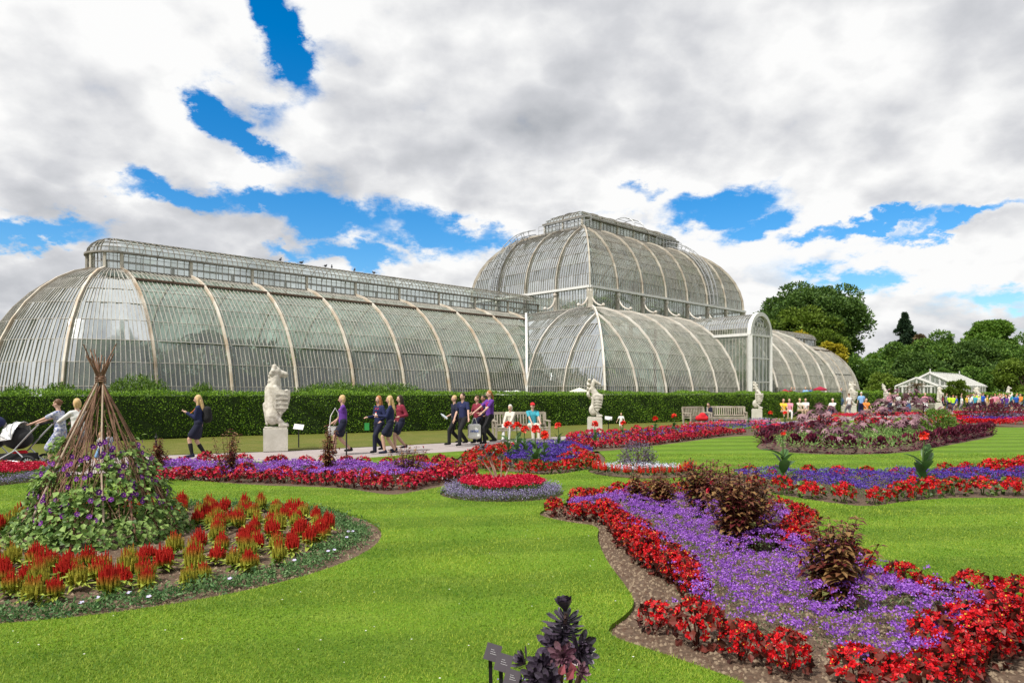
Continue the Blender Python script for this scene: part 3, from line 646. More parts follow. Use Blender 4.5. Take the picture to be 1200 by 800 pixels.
for (O, a, b, L0, L1) in ((LO-Vv*.5, U, Vv, LL*.72, LL+.2), (LO-U*.5, Vv, U, -1.5, LW+.4)):
    n_ = 8; m = MB()
    for k in range(n_+1):
        p = O+a*(L0+(L1-L0)*k/n_); m.bar(p+UP*(zt-.1), p+UP*(zt+.85), .04, .04)
    for h in (.45, .85): m.bar(O+a*L0+UP*(zt+h), O+a*L1+UP*(zt+h), .045, .045)
    HP(m, 'guard_rail', MATS['galvanised_steel'])
# little birds on the ridge
for t in (.30, .345, .40, .415, .47, .52):
    A = C0+Vv*R_*2-U*(7*B_)+U*(7*B_+R_)*t; b = MB(); b.ell((0, 0, .13), (.07, .15, .08), nu=7, nv=5); b.ell((0, .13, .22), (.045, .05, .045), nu=6, nv=4); b.bar((0, -.12, .12), (0, -.28, .08), .05, .015); b.bar((0, 0, 0), (0, 0, .08), .02, .02)
    o = b.obj('bird', mat('dark_feather', (.06, .06, .07), .7, .2)); o.location = (A.x, A.y, zl+2.02); o.rotation_euler = (0, 0, random.uniform(0, 6)); tag(o, 'small dark bird perched on the ridge of the glasshouse wing', 'bird', 'birds on the glasshouse ridge')
# --- planting inside
M_IN = [mat('hothouse_leaf_a', (.07, .17, .02), .6, .3, 3, col2=(.32, .45, .07), island=.5, transl=.3), mat('hothouse_leaf_b', (.035, .09, .03), .6, .3, 3, col2=(.12, .22, .06), island=.5, transl=.3)]
M_TRUNK = mat('palm_trunk', (.13, .09, .06), .9, .3, 6)
def frond_plant(h, R, nf, mi):
    l = MB()
    for k in range(nf):
        a = 2*PI*k/nf+random.uniform(-.2, .2); el_ = random.uniform(.1, 1.2); L = R*random.uniform(.7, 1.1); pts = []
        for j in range(8):
            t = j/7; pts.append(Vector((math.cos(a)*L*t*math.cos(el_*(1-t*.7)), math.sin(a)*L*t*math.cos(el_*(1-t*.7)), h+L*(math.sin(el_)*t-.75*t*t))))
        for j in range(1, 8):
            p = pts[j]; d = (pts[j]-pts[j-1]).normalized(); sd = d.cross(UP).normalized()
            for s_ in (-1, 1):
                for q in (0, .5): l.leaf(pts[j-1]+(p-pts[j-1])*q, (sd*s_+d*.6-UP*.3), UP, L*.32*(1-.06*j), L*.075)
    return l
ins = []
for vi in range(3):
    h = (3.2, 5.2, 9.5)[vi]; root = empty('palm', (0, 0, 0), 0); l = frond_plant(h, 2.6+vi*.5, 15+3*vi, 0); l.obj('fronds', M_IN[vi % 2], root)
    tr = MB(); tr.tube([(0, 0, 0), (.1, 0, h*.5), (0, .05, h)], [.2, .15, .13], 7); tr.obj('trunk', M_TRUNK, root); ins.append(root)
def bushy(R, H, n, m, leafs=.22):
    th = RNG.random(n)*2*PI; u = RNG.uniform(0, 1, n); rr = R*np.sqrt(RNG.uniform(.25, 1, n))*(1-.35*u); P = np.stack([rr*np.cos(th), rr*np.sin(th), H*u], 1)*1.0
    D = unit(P-np.array([0, 0, H*.4])+RNG.normal(size=(n, 3))*.6); v, f = leaf_quads(P, D, RNG.uniform(.6, 1.4, n)*leafs, RNG.uniform(.5, 1, n)*leafs*.5); return np_mesh('foliage', v, f, m)
for vi in range(3):
    root = empty('shrub', (0, 0, 0), 0); link('foliage', bushy((1.7, 2.2, 1.5)[vi], (3.4, 5.0, 2.6)[vi], 2200, M_IN[(vi+1) % 2], .4), root)
    tr = MB(); tr.tube([(0, 0, 0), (0, 0, 1.6)], [.1, .06], 5); tr.obj('stem', M_TRUNK, root); ins.append(root)
used = set(); k = 0
def place_in(vi, p, sc, grp, lab):
    global k
    o = ins[vi]
    if vi in used: o = copy_tree(o)
    used.add(vi); o.location = (p.x, p.y, 0); o.rotation_euler = (0, 0, random.uniform(0, 6)); o.scale = (sc,)*3
    tag(o, lab, 'palm' if vi < 3 else 'shrub', grp)
for i in range(58):
    s = -7.6*B_+i*.61+random.uniform(-.4, .4); dd = random.choice([2.4, 3.2, 4.6, 6.5, 8, 10.2])
    dd = max(dd, 3.0); s = max(s, -7.4*B_); vi = random.choice([0, 3, 4, 5, 4, 1 if 5 < dd < 10 else 3])
    if s < -6.0*B_: dd = random.uniform(5.5, 9.5); vi = random.choice([3, 4, 5, 0])
    if dd < 4 and vi == 4: vi = 5
    p = C0+Vv*R_+U*s+Vv*dd
    place_in(vi, p, random.uniform(.8, 1.05), 'planting inside the left wing', 'green %s behind the glass of the left wing' % ('palm' if vi < 3 else 'leafy shrub'))
for i in range(26):
    p = C0+U*random.uniform(4, LEN-4)+Vv*random.uniform(3.5, WID-6); vi = random.choice([2, 2, 1, 4, 3]); edge = (p-C0).dot(Vv) < 10.5 or (p-C0).dot(U) < 10.5
    if edge: vi = random.choice([0, 3])
    place_in(vi, p, random.uniform(.85, 1.1), 'planting inside the domed centre', 'green %s behind the glass of the domed centre' % ('palm' if vi < 3 else 'leafy shrub'))
for i in range(8):
    p = C0+Vv*R_+U*(LEN+3+i*3.2)+Vv*random.uniform(3.5, 10); vi = random.choice([3, 4, 0])
    place_in(vi, p, 1, 'planting inside the right wing', 'green %s behind the glass of the right wing' % ('palm' if vi < 3 else 'leafy shrub'))
for vi in range(6):
    if vi not in used: place_in(vi, C0+U*20+Vv*15, 1, 'planting inside the domed centre', 'green %s behind the glass of the domed centre' % ('palm' if vi < 3 else 'leafy shrub'))

# ------------------------------------------------------------ hedges
M_HL = mat('hedge_leaf', (.055, .135, .014), .5, .3, 1.5, col2=(.25, .43, .035), island=.75, transl=.25)
M_HB = mat('hedge_twigs', (.022, .04, .010), .95, .3, 6)
def hedge(pts, H, T, dens, label, leaf=.055, over=None):
    root = empty('hedge', (pts[0][0], pts[0][1], 0), 0, label, 'hedge', over)
    o = Vector((pts[0][0], pts[0][1], 0)); P = [Vector((p[0], p[1], 0))-o for p in pts]; core = MB(); V = []; Fq = []; nb = 0
    for a, b in zip(P, P[1:]):
        t = (b-a).normalized(); nrm = Vector((t.y, -t.x, 0)); core.bar(a+UP*(H/2-.04)-t*.05, b+UP*(H/2-.04)+t*.05, T-.22, H-.18)
        L = (b-a).length
        for (face, area) in (('f', L*H), ('k', L*H*.35), ('t', L*T), ('e', T*H)):
            n = int(area*dens); Ht = H
            if not n: continue
            s = RNG.random(n); q = RNG.random(n)
            A = np.array(a); Bv = np.array(b); nn = np.array(nrm)
            bumps = .05*np.sin(s*L*1.3+q*4)+.04*np.sin(s*L*3.1+q*7)+RNG.normal(0, .035, n)
            if face == 'f': z = q*H; off = T/2-.05+bumps-np.clip((z-(H-.28))/.28, 0, 1)**2*.20; D = nn+RNG.normal(0, .6, (n, 3))+np.array([0, 0, .5])
            elif face == 'k': z = q*H; off = -(T/2-.05+bumps); D = -nn+RNG.normal(0, .6, (n, 3))
            elif face == 't': off = (q-.5)*T*.95; z = H+bumps*.9-.03+.035*np.sin(s*L*.9+a.x)+.02*np.sin(s*L*2.3)-np.abs(off/(T/2))**3*.12; D = np.array([0, 0, 1.])+RNG.normal(0, .7, (n, 3))
            else: off = (RNG.random(n)-.5)*T; z = q*H; s = np.where(RNG.random(n) > .5, 1.0+bumps/L, -bumps/L); D = np.where(s[:, None] > .5, 1, -1)*np.array(t)+RNG.normal(0, .6, (n, 3))
            p = A+(Bv-A)*s[:, None]+nn*off[:, None] if face != 'x' else None
            p = p.copy(); p[:, 2] = z
            v, f = leaf_quads(p, unit(D), RNG.uniform(.7, 1.4, n)*leaf, RNG.uniform(.7, 1.2, n)*leaf*.7); V.append(v); Fq.append(f+nb); nb += len(v)
    core.obj('twigs', M_HB, root); link('foliage', np_mesh('foliage', np.concatenate(V), np.concatenate(Fq), M_HL), root)
    return root
HG = [(-34, 3.5), G(-120, 526), G(60, 519.5), G(285, 510.5), G(400, 507.6), G(500, 504.5), G(650, 498.8), G(760, 495.2), G(900, 490), G(987, 485)]
HG = [(p[0], p[1]) for p in HG]
def offs(p, a, b, d): t = Vector((b[0]-a[0], b[1]-a[1])).normalized(); return (p[0]-t.y*d, p[1]+t.x*d)
HG = [offs(p, HG[max(0, i-1)], HG[min(len(HG)-1, i+1)], .65) for i, p in enumerate(HG)]
hedge(HG, 1.66, 1.3, 620, 'long clipped dark green hedge running along the path in front of the glasshouse')
hedge([G(1008, 482), G(1032, 481)], 1.75, 1.5, 260, 'short clipped hedge between the two statues right of the hedge gap', .09)
hedge([G(1043, 476.5), G(1108, 476.2)], 1.5, 1.5, 160, 'low clipped hedge in front of the small white glasshouse', .11)
hedge([G(1122, 476), G(1290, 475.6)], 1.6, 1.6, 130, 'far clipped hedge behind the crowd at the right edge', .12)
# loose shrubs between the hedge and the glass
lab = ['loose green shrub rising above the hedge behind the bean-pole wigwam', 'loose green shrub above the hedge left of the stone beast', 'leafy shrub above the hedge right of the leftmost beast statue', 'leafy shrub above the hedge over the three schoolgirls', 'small leafy shrub above the hedge at the far left', 'low shrub above the hedge left of the two women']
for i, (x, wd_, top) in enumerate([(163, 2.6, 443), (238, 1.3, 452), (392, 4.0, 450.5), (455, 3.6, 451), (70, 1.5, 451), (20, 1.2, 453)]):
    d = 30.5+.012*max(0, x-160); X = (x-600)/F*d; H = CAMH+(460-top)/F*d
    root = empty('shrub', (X, d, 0), 0, lab[i], 'shrub'); n = int(900*wd_)
    th = RNG.random(n)*2*PI; u = RNG.random(n); rr = wd_/2*np.sqrt(RNG.random(n)); top_ = H*(1-.18*(rr/(wd_/2))**2+.06*np.sin(th*5)); Pp = np.stack([rr*np.cos(th), rr*np.sin(th)*.5, top_*(.55+.45*u**.5)], 1)
    v, f = leaf_quads(Pp, unit(RNG.normal(size=(n, 3))*.6+[0, 0, 1]), RNG.uniform(.6, 1.4, n)*.16, RNG.uniform(.5, 1, n)*.06); link('foliage', np_mesh('foliage', v, f, mat('shrub_leaf', (.05, .11, .015), .55, .3, 3, col2=(.17, .29, .04), island=.7, transl=.3)), root)
    s = MB(); [s.tube([(random.uniform(-.1, .1), 0, 0), (random.uniform(-.4, .4), random.uniform(-.2, .2), H*.8)], [.03, .012], 4) for _ in range(5)]; s.obj('stems', M_TRUNK, root)
# ------------------------------------------------------------ trees
M_BARK = mat('tree_bark', (.07, .05, .035), .95, .3, 3)
def leafmat(k, a, b): return mat('leaf_'+k, a, .6, .3, .5, col2=b, island=.45, transl=.25)
LM = {'dark': leafmat('dark', (.036, .085, .016), (.12, .21, .038)), 'olive': leafmat('olive', (.08, .14, .012), (.17, .25, .028)), 'mid': leafmat('mid', (.05, .125, .02), (.165, .28, .042)),
      'fresh': leafmat('fresh', (.07, .16, .015), (.16, .28, .035)), 'yellow': leafmat('yellow', (.30, .27, .015), (.50, .42, .03)), 'blue': leafmat('blue', (.02, .05, .025), (.05, .09, .04)), 'bronze': leafmat('bronze', (.08, .06, .03), (.17, .12, .06))}
def tree(name, X, Y, base, top, rx, m, label, cat='tree', clumps=34, n=9000, ls=.55, group=None, shape='round', flat=.75, seed=1):
    rg = np.random.default_rng(seed); root = empty(name, (X, Y, 0), 0, label, cat, group); H = top; cz = (base+top)/2; rz = (top-base)/2; C = []
    for i in range(clumps):
        th = rg.random()*2*PI; u = rg.uniform(-1, 1); r = rg.uniform(.45, .82)
        if shape == 'cone': f = rg.random(); rr = rx*(1-f)*rg.uniform(.35, .9); c = np.array([rr*math.cos(th), rr*math.sin(th), base+(top-base)*f*.97]); s = rx*.30*(1.15-f)
        elif shape == 'tier': f = rg.random()**.8; rr = rx*rg.uniform(.15, .9)*(1-.75*f); c = np.array([rr*math.cos(th), rr*math.sin(th), base+(top-base)*(.15+.8*f)]); s = rx*.26
        else: c = np.array([rx*r*math.cos(th)*math.sqrt(1-u*u), rx*r*math.sin(th)*math.sqrt(1-u*u), cz+rz*r*u]); s = rx*rg.uniform(.22, .38)
        C.append((c, s))
    V = []; Fs = []; nb = 0
    for c, s in C:
        k = n//clumps; d = unit(rg.normal(size=(k, 3))); d[:, 2] = np.where(rg.random(k) < .65, np.abs(d[:, 2]), d[:, 2]); rr = s*rg.uniform(.62, 1.04, k)**.7
        sc = np.array([1, 1, {'tier': .33, 'cone': .8}.get(shape, flat)]); p = c+d*rr[:, None]*sc
        D = unit(d+rg.normal(size=(k, 3))*.7); v, f = leaf_quads(p, D, rg.uniform(.6, 1.3, k)*ls, rg.uniform(.6, 1.2, k)*ls*.6, rg); V.append(v); Fs.append(f+nb); nb += len(v)
    link('crown', np_mesh('crown', np.concatenate(V), np.concatenate(Fs), m), root)
    t = MB(); t.tube([(0, 0, -.3), (.1, 0, base*.6+.5), (0, .1, cz)], [rx*.07+.12, rx*.05+.08, rx*.03+.04], 8)
    for c, s in C[::3]: t.tube([(0, 0, base*.6+.3), tuple(c*np.array([.5, .5, .8])), tuple(c)], [rx*.028+.04, rx*.016+.02, .03], 5)
    t.obj('trunk', M_BARK, root); return root
def T(name, x, top, d, wpx, m, label, base=1.0, **kw):
    H = CAMH+(460-top)/F*d; kw['n'] = int(kw.get('n', 9000)*1.3); return tree(name, (x-600)/F*d, d, base, H, wpx/F*d/2, LM[m], label, **kw)
T('broadleaf_tree', 952, 320, 142, 124, 'dark', 'tallest dark round-headed tree rising behind the right end of the glasshouse', clumps=90, n=46000, ls=.62, seed=3, base=4)
T('broadleaf_tree', 942, 356, 136, 92, 'olive', 'olive green rounded tree standing in front of the tallest dark tree', clumps=50, n=26000, ls=.6, seed=4)
T('broadleaf_tree', 893, 376, 150, 30, 'dark', 'small dark tree top showing left of the tallest tree above the porch', clumps=16, n=5000, ls=.6, seed=5)
T('golden_tree', 932, 385, 126, 50, 'yellow', 'bright yellow leaved tree above the right wing lantern', clumps=26, n=7000, ls=.55, seed=6)
T('golden_tree', 973, 391, 124, 40, 'yellow', 'smaller bright yellow leaved tree above the end of the right wing', clumps=22, n=6000, ls=.5, seed=7)
T('broadleaf_tree', 1000, 412, 133, 70, 'mid', 'rounded green tree behind the end of the right wing', clumps=34, n=15000, ls=.5, seed=8)
T('broadleaf_tree', 1034, 404, 190, 44, 'fresh', 'light green domed tree farthest away left of the conifer', clumps=20, n=6000, ls=.7, seed=9)
T('broadleaf_tree', 1027, 424, 138, 46, 'mid', 'low green tree left of the conifer', clumps=24, n=8000, ls=.5, seed=10)
T('conifer', 1060, 366, 170, 62, 'blue', 'tall dark pointed conifer rising above the right-hand trees', shape='cone', clumps=100, n=17000, ls=.6, seed=11, base=4)
T('broadleaf_tree', 1078, 389, 165, 22, 'bronze', 'small bronze leaved tree top just right of the conifer', clumps=14, n=4000, ls=.6, seed=12, base=6)
T('broadleaf_tree', 1056, 398, 150, 50, 'mid', 'dense mid green tree below the conifer', clumps=34, n=12000, ls=.55, seed=13)
T('broadleaf_tree', 1102, 388, 145, 84, 'mid', 'broad mid green tree behind the small white glasshouse', clumps=44, n=16000, ls=.55, seed=14)
T('broadleaf_tree', 1075, 416, 128, 70, 'dark', 'dark low tree directly left behind the small white glasshouse', clumps=30, n=12000, ls=.5, seed=15)
T('cedar_tree', 1160, 376, 150, 96, 'fresh', 'tallest layered tree at the right with spreading flat branches', shape='tier', clumps=110, n=30000, ls=.55, seed=16, base=3)
T('broadleaf_tree', 1140, 396, 140, 74, 'dark', 'dark green tree right behind the small white glasshouse', clumps=34, n=12000, ls=.5, seed=17)
T('broadleaf_tree', 1185, 390, 142, 84, 'mid', 'mid green tree under the layered tree at the right edge', clumps=34, n=13000, ls=.5, seed=18)
T('broadleaf_tree', 1205, 420, 118, 74, 'olive', 'olive green bushy tree nearest the right edge behind the crowd', clumps=30, n=12000, ls=.42, seed=19, base=.3)
T('broadleaf_tree', 1148, 425, 122, 52, 'mid', 'low rounded tree right of the small white glasshouse', clumps=26, n=9000, ls=.42, seed=20, base=.3)
T('broadleaf_tree', 1100, 428, 120, 60, 'mid', 'low green tree rising just behind the small white glasshouse roof', clumps=26, n=9000, ls=.42, seed=25, base=.3)
T('broadleaf_tree', 1040, 436, 112, 50, 'olive', 'low olive bush left of the small white glasshouse', clumps=24, n=7000, ls=.36, seed=21, base=.2)
T('broadleaf_tree', 1250, 385, 150, 90, 'mid', 'green tree cut by the right edge of the view', clumps=30, n=12000, ls=.55, seed=22)
T('broadleaf_tree', 1310, 400, 150, 100, 'dark', 'dark tree beyond the right edge of the view', clumps=24, n=9000, ls=.6, seed=23)
T('shrub', 1120, 441, 80, 26, 'olive', 'feathery olive shrub in front of the small white glasshouse', cat='shrub', clumps=22, n=5000, ls=.22, seed=24, base=.2)
# small palm in front of the little glasshouse
pp = G(1074, 477); root = empty('palm', (pp.x, pp.y, 0), 0, 'small palm with spiky fan crown in front of the little white glasshouse', 'palm')
frond_plant(2.5, 1.15, 22, 0).obj('fronds', LM['bronze'], root); q = MB(); q.tube([(0, 0, 0), (0, 0, 2.5)], [.14, .12], 7); q.obj('trunk', M_BARK, root)
# distant belt of woodland closing the horizon
def belt(x0, x1, d, top, n, m, label):
    X = RNG.uniform(x0, x1, n); c = top*(.72+.2*np.sin(X*.06)+.12*np.sin(X*.17+1)); Z = c*RNG.uniform(0, 1, n)**.6; P = np.stack([X, d+RNG.uniform(-6, 6, n), Z], 1)
    v, f = leaf_quads(P, unit(RNG.normal(size=(n, 3))+[0, -.5, .5]), RNG.uniform(.8, 1.6, n)*1.5, RNG.uniform(.8, 1.3, n)*1.1); o = link('woodland', np_mesh('woodland', v, f, m)); tag(o, label, 'wood', kind='stuff')
belt(70, 330, 215, 13, 14000, LM['mid'], 'far belt of trees closing the horizon on the right')
belt(-420, 60, 300, 9, 14000, LM['dark'], 'far belt of trees behind the glasshouse')
belt(-260, 200, -75, 17, 16000, LM['mid'], 'belt of trees on the far side of the garden behind the viewer')
belt(-330, -150, -30, 20, 8000, LM['dark'], 'belt of trees far to the left beyond the view')
# ------------------------------------------------------------ small white glasshouse on the right
WH = Vector((56.3, 88.0, 0)); LG = empty('small_glasshouse', WH, 0, 'small white framed glasshouse with low gabled roof in front of the far trees', 'glasshouse')
def K(mb, name, m):
    o = mb.obj(name, m, LG); o.matrix_parent_inverse = Matrix.Translation(-WH); return o
W_, L_, EH, RH = 6.6, 14.0, 2.5, 4.2
a = WH; mw = MB()
def wallgrid(a, d, L, h, n, post='post', roofz=None):
    for i in range(n+1):
        p = a+d*(L*i/n); z = h if roofz is None else roofz(i/n); m_ = MB(); m_.bar(p, p+UP*z, .16, .16); K(m_, post, M_WHITE)
    m_ = MB(); m_.bar(a+UP*.8, a+d*L+UP*.8, .12, .1); m_.bar(a+UP*h, a+d*L+UP*h, .18, .18); K(m_, 'rail', M_WHITE)
    for i in range(n):
        p = a+d*(L*(i+.5)/n); z0 = h if roofz is None else min(roofz(i/n), roofz((i+1)/n)); g = MB(); q0 = a+d*(L*i/n); q1 = a+d*(L*(i+1)/n)
        za, zb = (h, h) if roofz is None else (roofz(i/n), roofz((i+1)/n)); g.add([q0+UP*.8, q1+UP*.8, q1+UP*zb, q0+UP*za], [(0, 1, 2, 3)]); K(g, 'window_pane', GC)
        b = MB(); b.bar(p, p+UP*min(za, zb), .05, .05); K(b, 'glazing_bar', M_WHITE)
gable = lambda t: EH+(RH-EH)*(1-abs(2*t-1))
wallgrid(a, Vv, W_, EH, 6, roofz=gable); wallgrid(a, U, L_, EH, 10); wallgrid(a+Vv*W_, U, L_, EH, 10); wallgrid(a+U*L_, Vv, W_, EH, 6, roofz=gable)
for s in (0, 1):
    e0 = a+Vv*(W_*s)+UP*EH; rd = a+Vv*W_/2+UP*RH
    for i in range(10):
        g = MB(); g.add([e0+U*(L_*i/10)+UP*.05, e0+U*(L_*(i+1)/10)+UP*.05, rd+U*(L_*(i+1)/10)+UP*.05, rd+U*(L_*i/10)+UP*.05], [(0, 1, 2, 3)]); K(g, 'roof_pane', GU)
    g = MB()
    for i in range(15): q = U*(L_*i/14)+UP*.09; g.bar(e0+q, rd+q, .07, .07)
    o = K(g, 'roof_bars', M_WHITE); o['kind'] = 'stuff'
    g = MB(); g.bar(e0-U*.1+UP*.05, rd-U*.1+UP*.05, .22, .2); K(g, 'bargeboard', M_WHITE)
g = MB(); g.bar(a+Vv*W_/2+UP*(RH+.1), a+Vv*W_/2+U*L_+UP*(RH+.1), .16, .16); K(g, 'ridge', M_WHITE)
for q in (0, L_): g = MB(); g.bar(a+Vv*W_/2+UP*(RH)+U*q, a+Vv*W_/2+UP*(RH+.55)+U*q, .09, .09); K(g, 'finial', M_WHITE)
# low wing with its own gable to the left
a2 = a-U*1.4+Vv*(W_*.30); W2, L2 = 5.0, 9.0; g2 = lambda t: 2.5+1.1*(1-abs(2*t-1))
wallgrid(a2, Vv, W2, 2.5, 6, roofz=g2)
for s in (0, 1):
    e0 = a2+Vv*(W2*s)+UP*2.5; rd = a2+Vv*W2/2+UP*3.6; g = MB(); g.add([e0, e0+U*L2, rd+U*L2, rd], [(0, 1, 2, 3)]); K(g, 'roof_pane', GU); g = MB()
    for i in range(10): g.bar(e0+U*(L2*i/9)+UP*.04, rd+U*(L2*i/18)+UP*.04, .07, .07)
    o = K(g, 'roof_bars', M_WHITE); o['kind'] = 'stuff'; g = MB(); g.bar(e0-U*.08, rd-U*.08, .2, .18); K(g, 'bargeboard', M_WHITE)
# red panels behind the glass
for i, t in enumerate((.10, .3, .5, .72, .92)): g = MB(); p = a+Vv*(W_*t)+U*.25; g.bar(p+UP*.1, p+UP*2.2, .55, .04); K(g, 'red_panel', mat('dark_red_panel', (.30, .02, .02), .7, .2))
for i in range(3): g = MB(); p = a+U*(1.2+2.6*i)+Vv*.3; g.bar(p+UP*.1, p+UP*2.2, .7, .04); K(g, 'red_panel', MATS['dark_red_panel'])
# canopies and parasols beyond the hedge
def parasol(x, ztop, d, r, m, label, h=.35):
    X = (x-600)/F*d; root = empty('parasol', (X, d, 0), 0, label, 'parasol'); c = MB(); n = 8; ring = [(r*math.cos(2*PI*k/n), r*math.sin(2*PI*k/n), ztop-h) for k in range(n)]
    c.add([(0, 0, ztop)]+ring+[(x*1.0, y*1.0, z-.12) for x, y, z in ring]+[(0, 0, ztop-.06)], [(0, 1+k, 1+(k+1) % n) for k in range(n)]+[(1+k, 1+n+k, 1+n+(k+1) % n, 1+(k+1) % n) for k in range(n)]); c.obj('canopy', m, root)
    for k in range(n): b = MB(); b.bar((0, 0, ztop-.05), (ring[k][0], ring[k][1], ring[k][2]-.03), .02, .02); b.obj('rib', M_WHITE, root)
    p = MB(); p.tube([(0, 0, 0), (0, 0, ztop)], .025, 6); p.obj('pole', M_WHITE, root); return root
M_CRIM = mat('crimson_canvas', (.34, .012, .045), .8, .15); M_CREAM = mat('cream_canvas', (.62, .62, .50), .8, .1); M_WSH = mat('white_canvas', (.78, .78, .76), .8, .06)
parasol(961, 1.65+7.5*57/820, 57, .55, M_CRIM, 'wide crimson parasol open behind the hedge right of the seated heads', .22)
parasol(920, 1.65+4.5*57/820, 57, .36, M_CRIM, 'small crimson parasol behind the hedge nearest the white porch', .22)
parasol(679, 1.65+6*41/820, 41, .62, M_CREAM, 'pale cream parasol top behind the hedge left of the horse statue', .22)
b = MB(); random.seed(5)
for k in range(9): b.ell((random.uniform(-.75, .75), random.uniform(-.3, .3), 1.5+random.uniform(-.05, .14)), (.34, .3, .16), nu=8, nv=6)
o = link('dust_sheet', bake(b, .04, M_WSH, 'dust_sheet', 2)); o.location = ((590-600)/F*37, 37.5, .0); tag(o, 'crumpled white sheet showing above the hedge beside the tall youth', 'sheet')

# ------------------------------------------------------------ bedding plants
random.seed(21)
M_RED = mat('red_petal', (.34, .002, .006), .45, .2, 9, col2=(.66, .006, .012), island=.85, transl=.2, objvar=.12)
M_RED2 = mat('pink_red_petal', (.38, .003, .02), .45, .2, 9, col2=(.68, .015, .07), island=.85, transl=.2, objvar=.12)
M_YEL = mat('flower_eye', (.7, .45, .05), .6, .1)
M_BEGL = mat('bronze_leaf', (.045, .014, .010), .35, .3, 6, col2=(.16, .035, .025), island=.7, transl=.15)
M_GRNL = mat('begonia_green_leaf', (.05, .10, .02), .4, .3, 6, col2=(.13, .20, .04), island=.7, transl=.2)
M_PUR = mat('violet_petal', (.20, .05, .42), .5, .2, 9, col2=(.44, .18, .70), island=.8, transl=.25)
M_BLUE = mat('deep_blue_petal', (.045, .018, .22), .5, .2, 9, col2=(.13, .065, .44), island=.8, transl=.2)
M_LAV = mat('lavender_petal', (.17, .14, .30), .6, .2, 9, col2=(.36, .31, .50), island=.8, transl=.2)
M_SAGE = mat('grey_green_leaf', (.06, .10, .035), .6, .3, 6, col2=(.17, .23, .09), island=.7, transl=.2)
M_DAHL = mat('dahlia_leaf', (.11, .018, .022), .4, .3, 6, col2=(.27, .16, .06), island=.8, transl=.2)
M_STEM = mat('green_stem', (.07, .12, .03), .6, .2)
M_DSTEM = mat('dark_stem', (.08, .02, .02), .5, .2)
def rdir(zmin=-.2):
    while True:
        v = Vector((random.gauss(0, 1), random.gauss(0, 1), random.gauss(0, 1))).normalized()
        if v.z > zmin: return v
def petals(mb, p, n, r, d, cup=.35):                     # one open flower facing d
    d = d.normalized(); a = d.cross(Vector((.3, .2, 1))).normalized(); b = d.cross(a); t0 = random.uniform(0, 6)
    for k in range(n):
        t = t0+2*PI*k/n; q = a*math.cos(t)+b*math.sin(t); s = a*-math.sin(t)+b*math.cos(t)
        mb.add([p, p+q*r*.6+s*r*.42+d*r*cup*.5, p+q*r+d*r*cup, p+q*r*.6-s*r*.42+d*r*cup*.5], [(0, 1, 2, 3)])
def begonia(R, H, nl, nf, red, leafm, fr=.03):
    l = MB(); fl = MB(); ey = MB()
    for _ in range(nl):
        v = rdir(-.75); p = Vector((v.x*R*.82, v.y*R*.82, H*.40+v.z*H*.42)); l.leaf(p, (v+rdir(-1)*.6), v, R*random.uniform(.3, .5), R*random.uniform(.25, .4))
    for _ in range(5): l.tube([(0, 0, -.05), (random.uniform(-.5, .5)*R, random.uniform(-.5, .5)*R, H*.6)], [.008, .005], 4)
    for _ in range(nf):
        v = rdir(-.25); k = random.uniform(.82, 1.0); p = Vector((v.x*R*k, v.y*R*k, H*.45+v.z*H*.52*k)); d = (v+rdir(-1)*.5); r = fr*random.uniform(.7, 1.25)
        petals(fl, p, 4, r, d); 
        if random.random() < .6: petals(fl, p+d*r*.35, 3, r*.6, d+rdir(-1)*.4, .8)
        if random.random() < .16: ey.ell(p+d.normalized()*r*.35, (r*.22,)*3, nu=5, nv=3)
    return l, fl, ey
PROT = {}
def proto_begonia(key, R, H, nl, nf, fr, red, leafm):
    L = []
    for _ in range(4):
        l, fl, ey = begonia(R*random.uniform(.92, 1.1), H*random.uniform(.9, 1.12), nl, nf, red, leafm, fr)
        L.append((l.mesh('foliage', leafm), fl.mesh('blossoms', red), ey.mesh('flower_eyes', M_YEL) if ey.f else None))
    PROT[key] = L
proto_begonia('near', .15, .27, 70, 95, .024, M_RED, M_BEGL)
proto_begonia('midr', .17, .27, 46, 60, .034, M_RED2, M_BEGL)
proto_begonia('midg', .17, .27, 46, 60, .036, M_RED, M_GRNL)
proto_begonia('far', .20, .27, 22, 34, .055, M_RED2, M_GRNL)
def plant(name, key, p, label, cat, group, sc=1.0, parts=True, zs=None):
    l, fl, ey = random.choice(PROT[key]); root = empty(name, (p[0], p[1], SOILZ), random.uniform(0, 6.28), label, cat, group); s = sc*random.uniform(.86, 1.14); root.scale = (s, s, s*random.uniform(.9, 1.1))
    link('foliage', l, root); link('blossoms', fl, root)
    if ey is not None and parts: link('flower_eyes', ey, root)
    return root
def row(pix, step, jit, key, label, group, sc=1.0, name='begonia', cat='begonia', skip=0.0):
    P = [G(*q) for q in pix]
    for p in walk(P, step, jit):
        if random.random() < skip: continue
        plant(name, key, p, label, cat, group, sc)
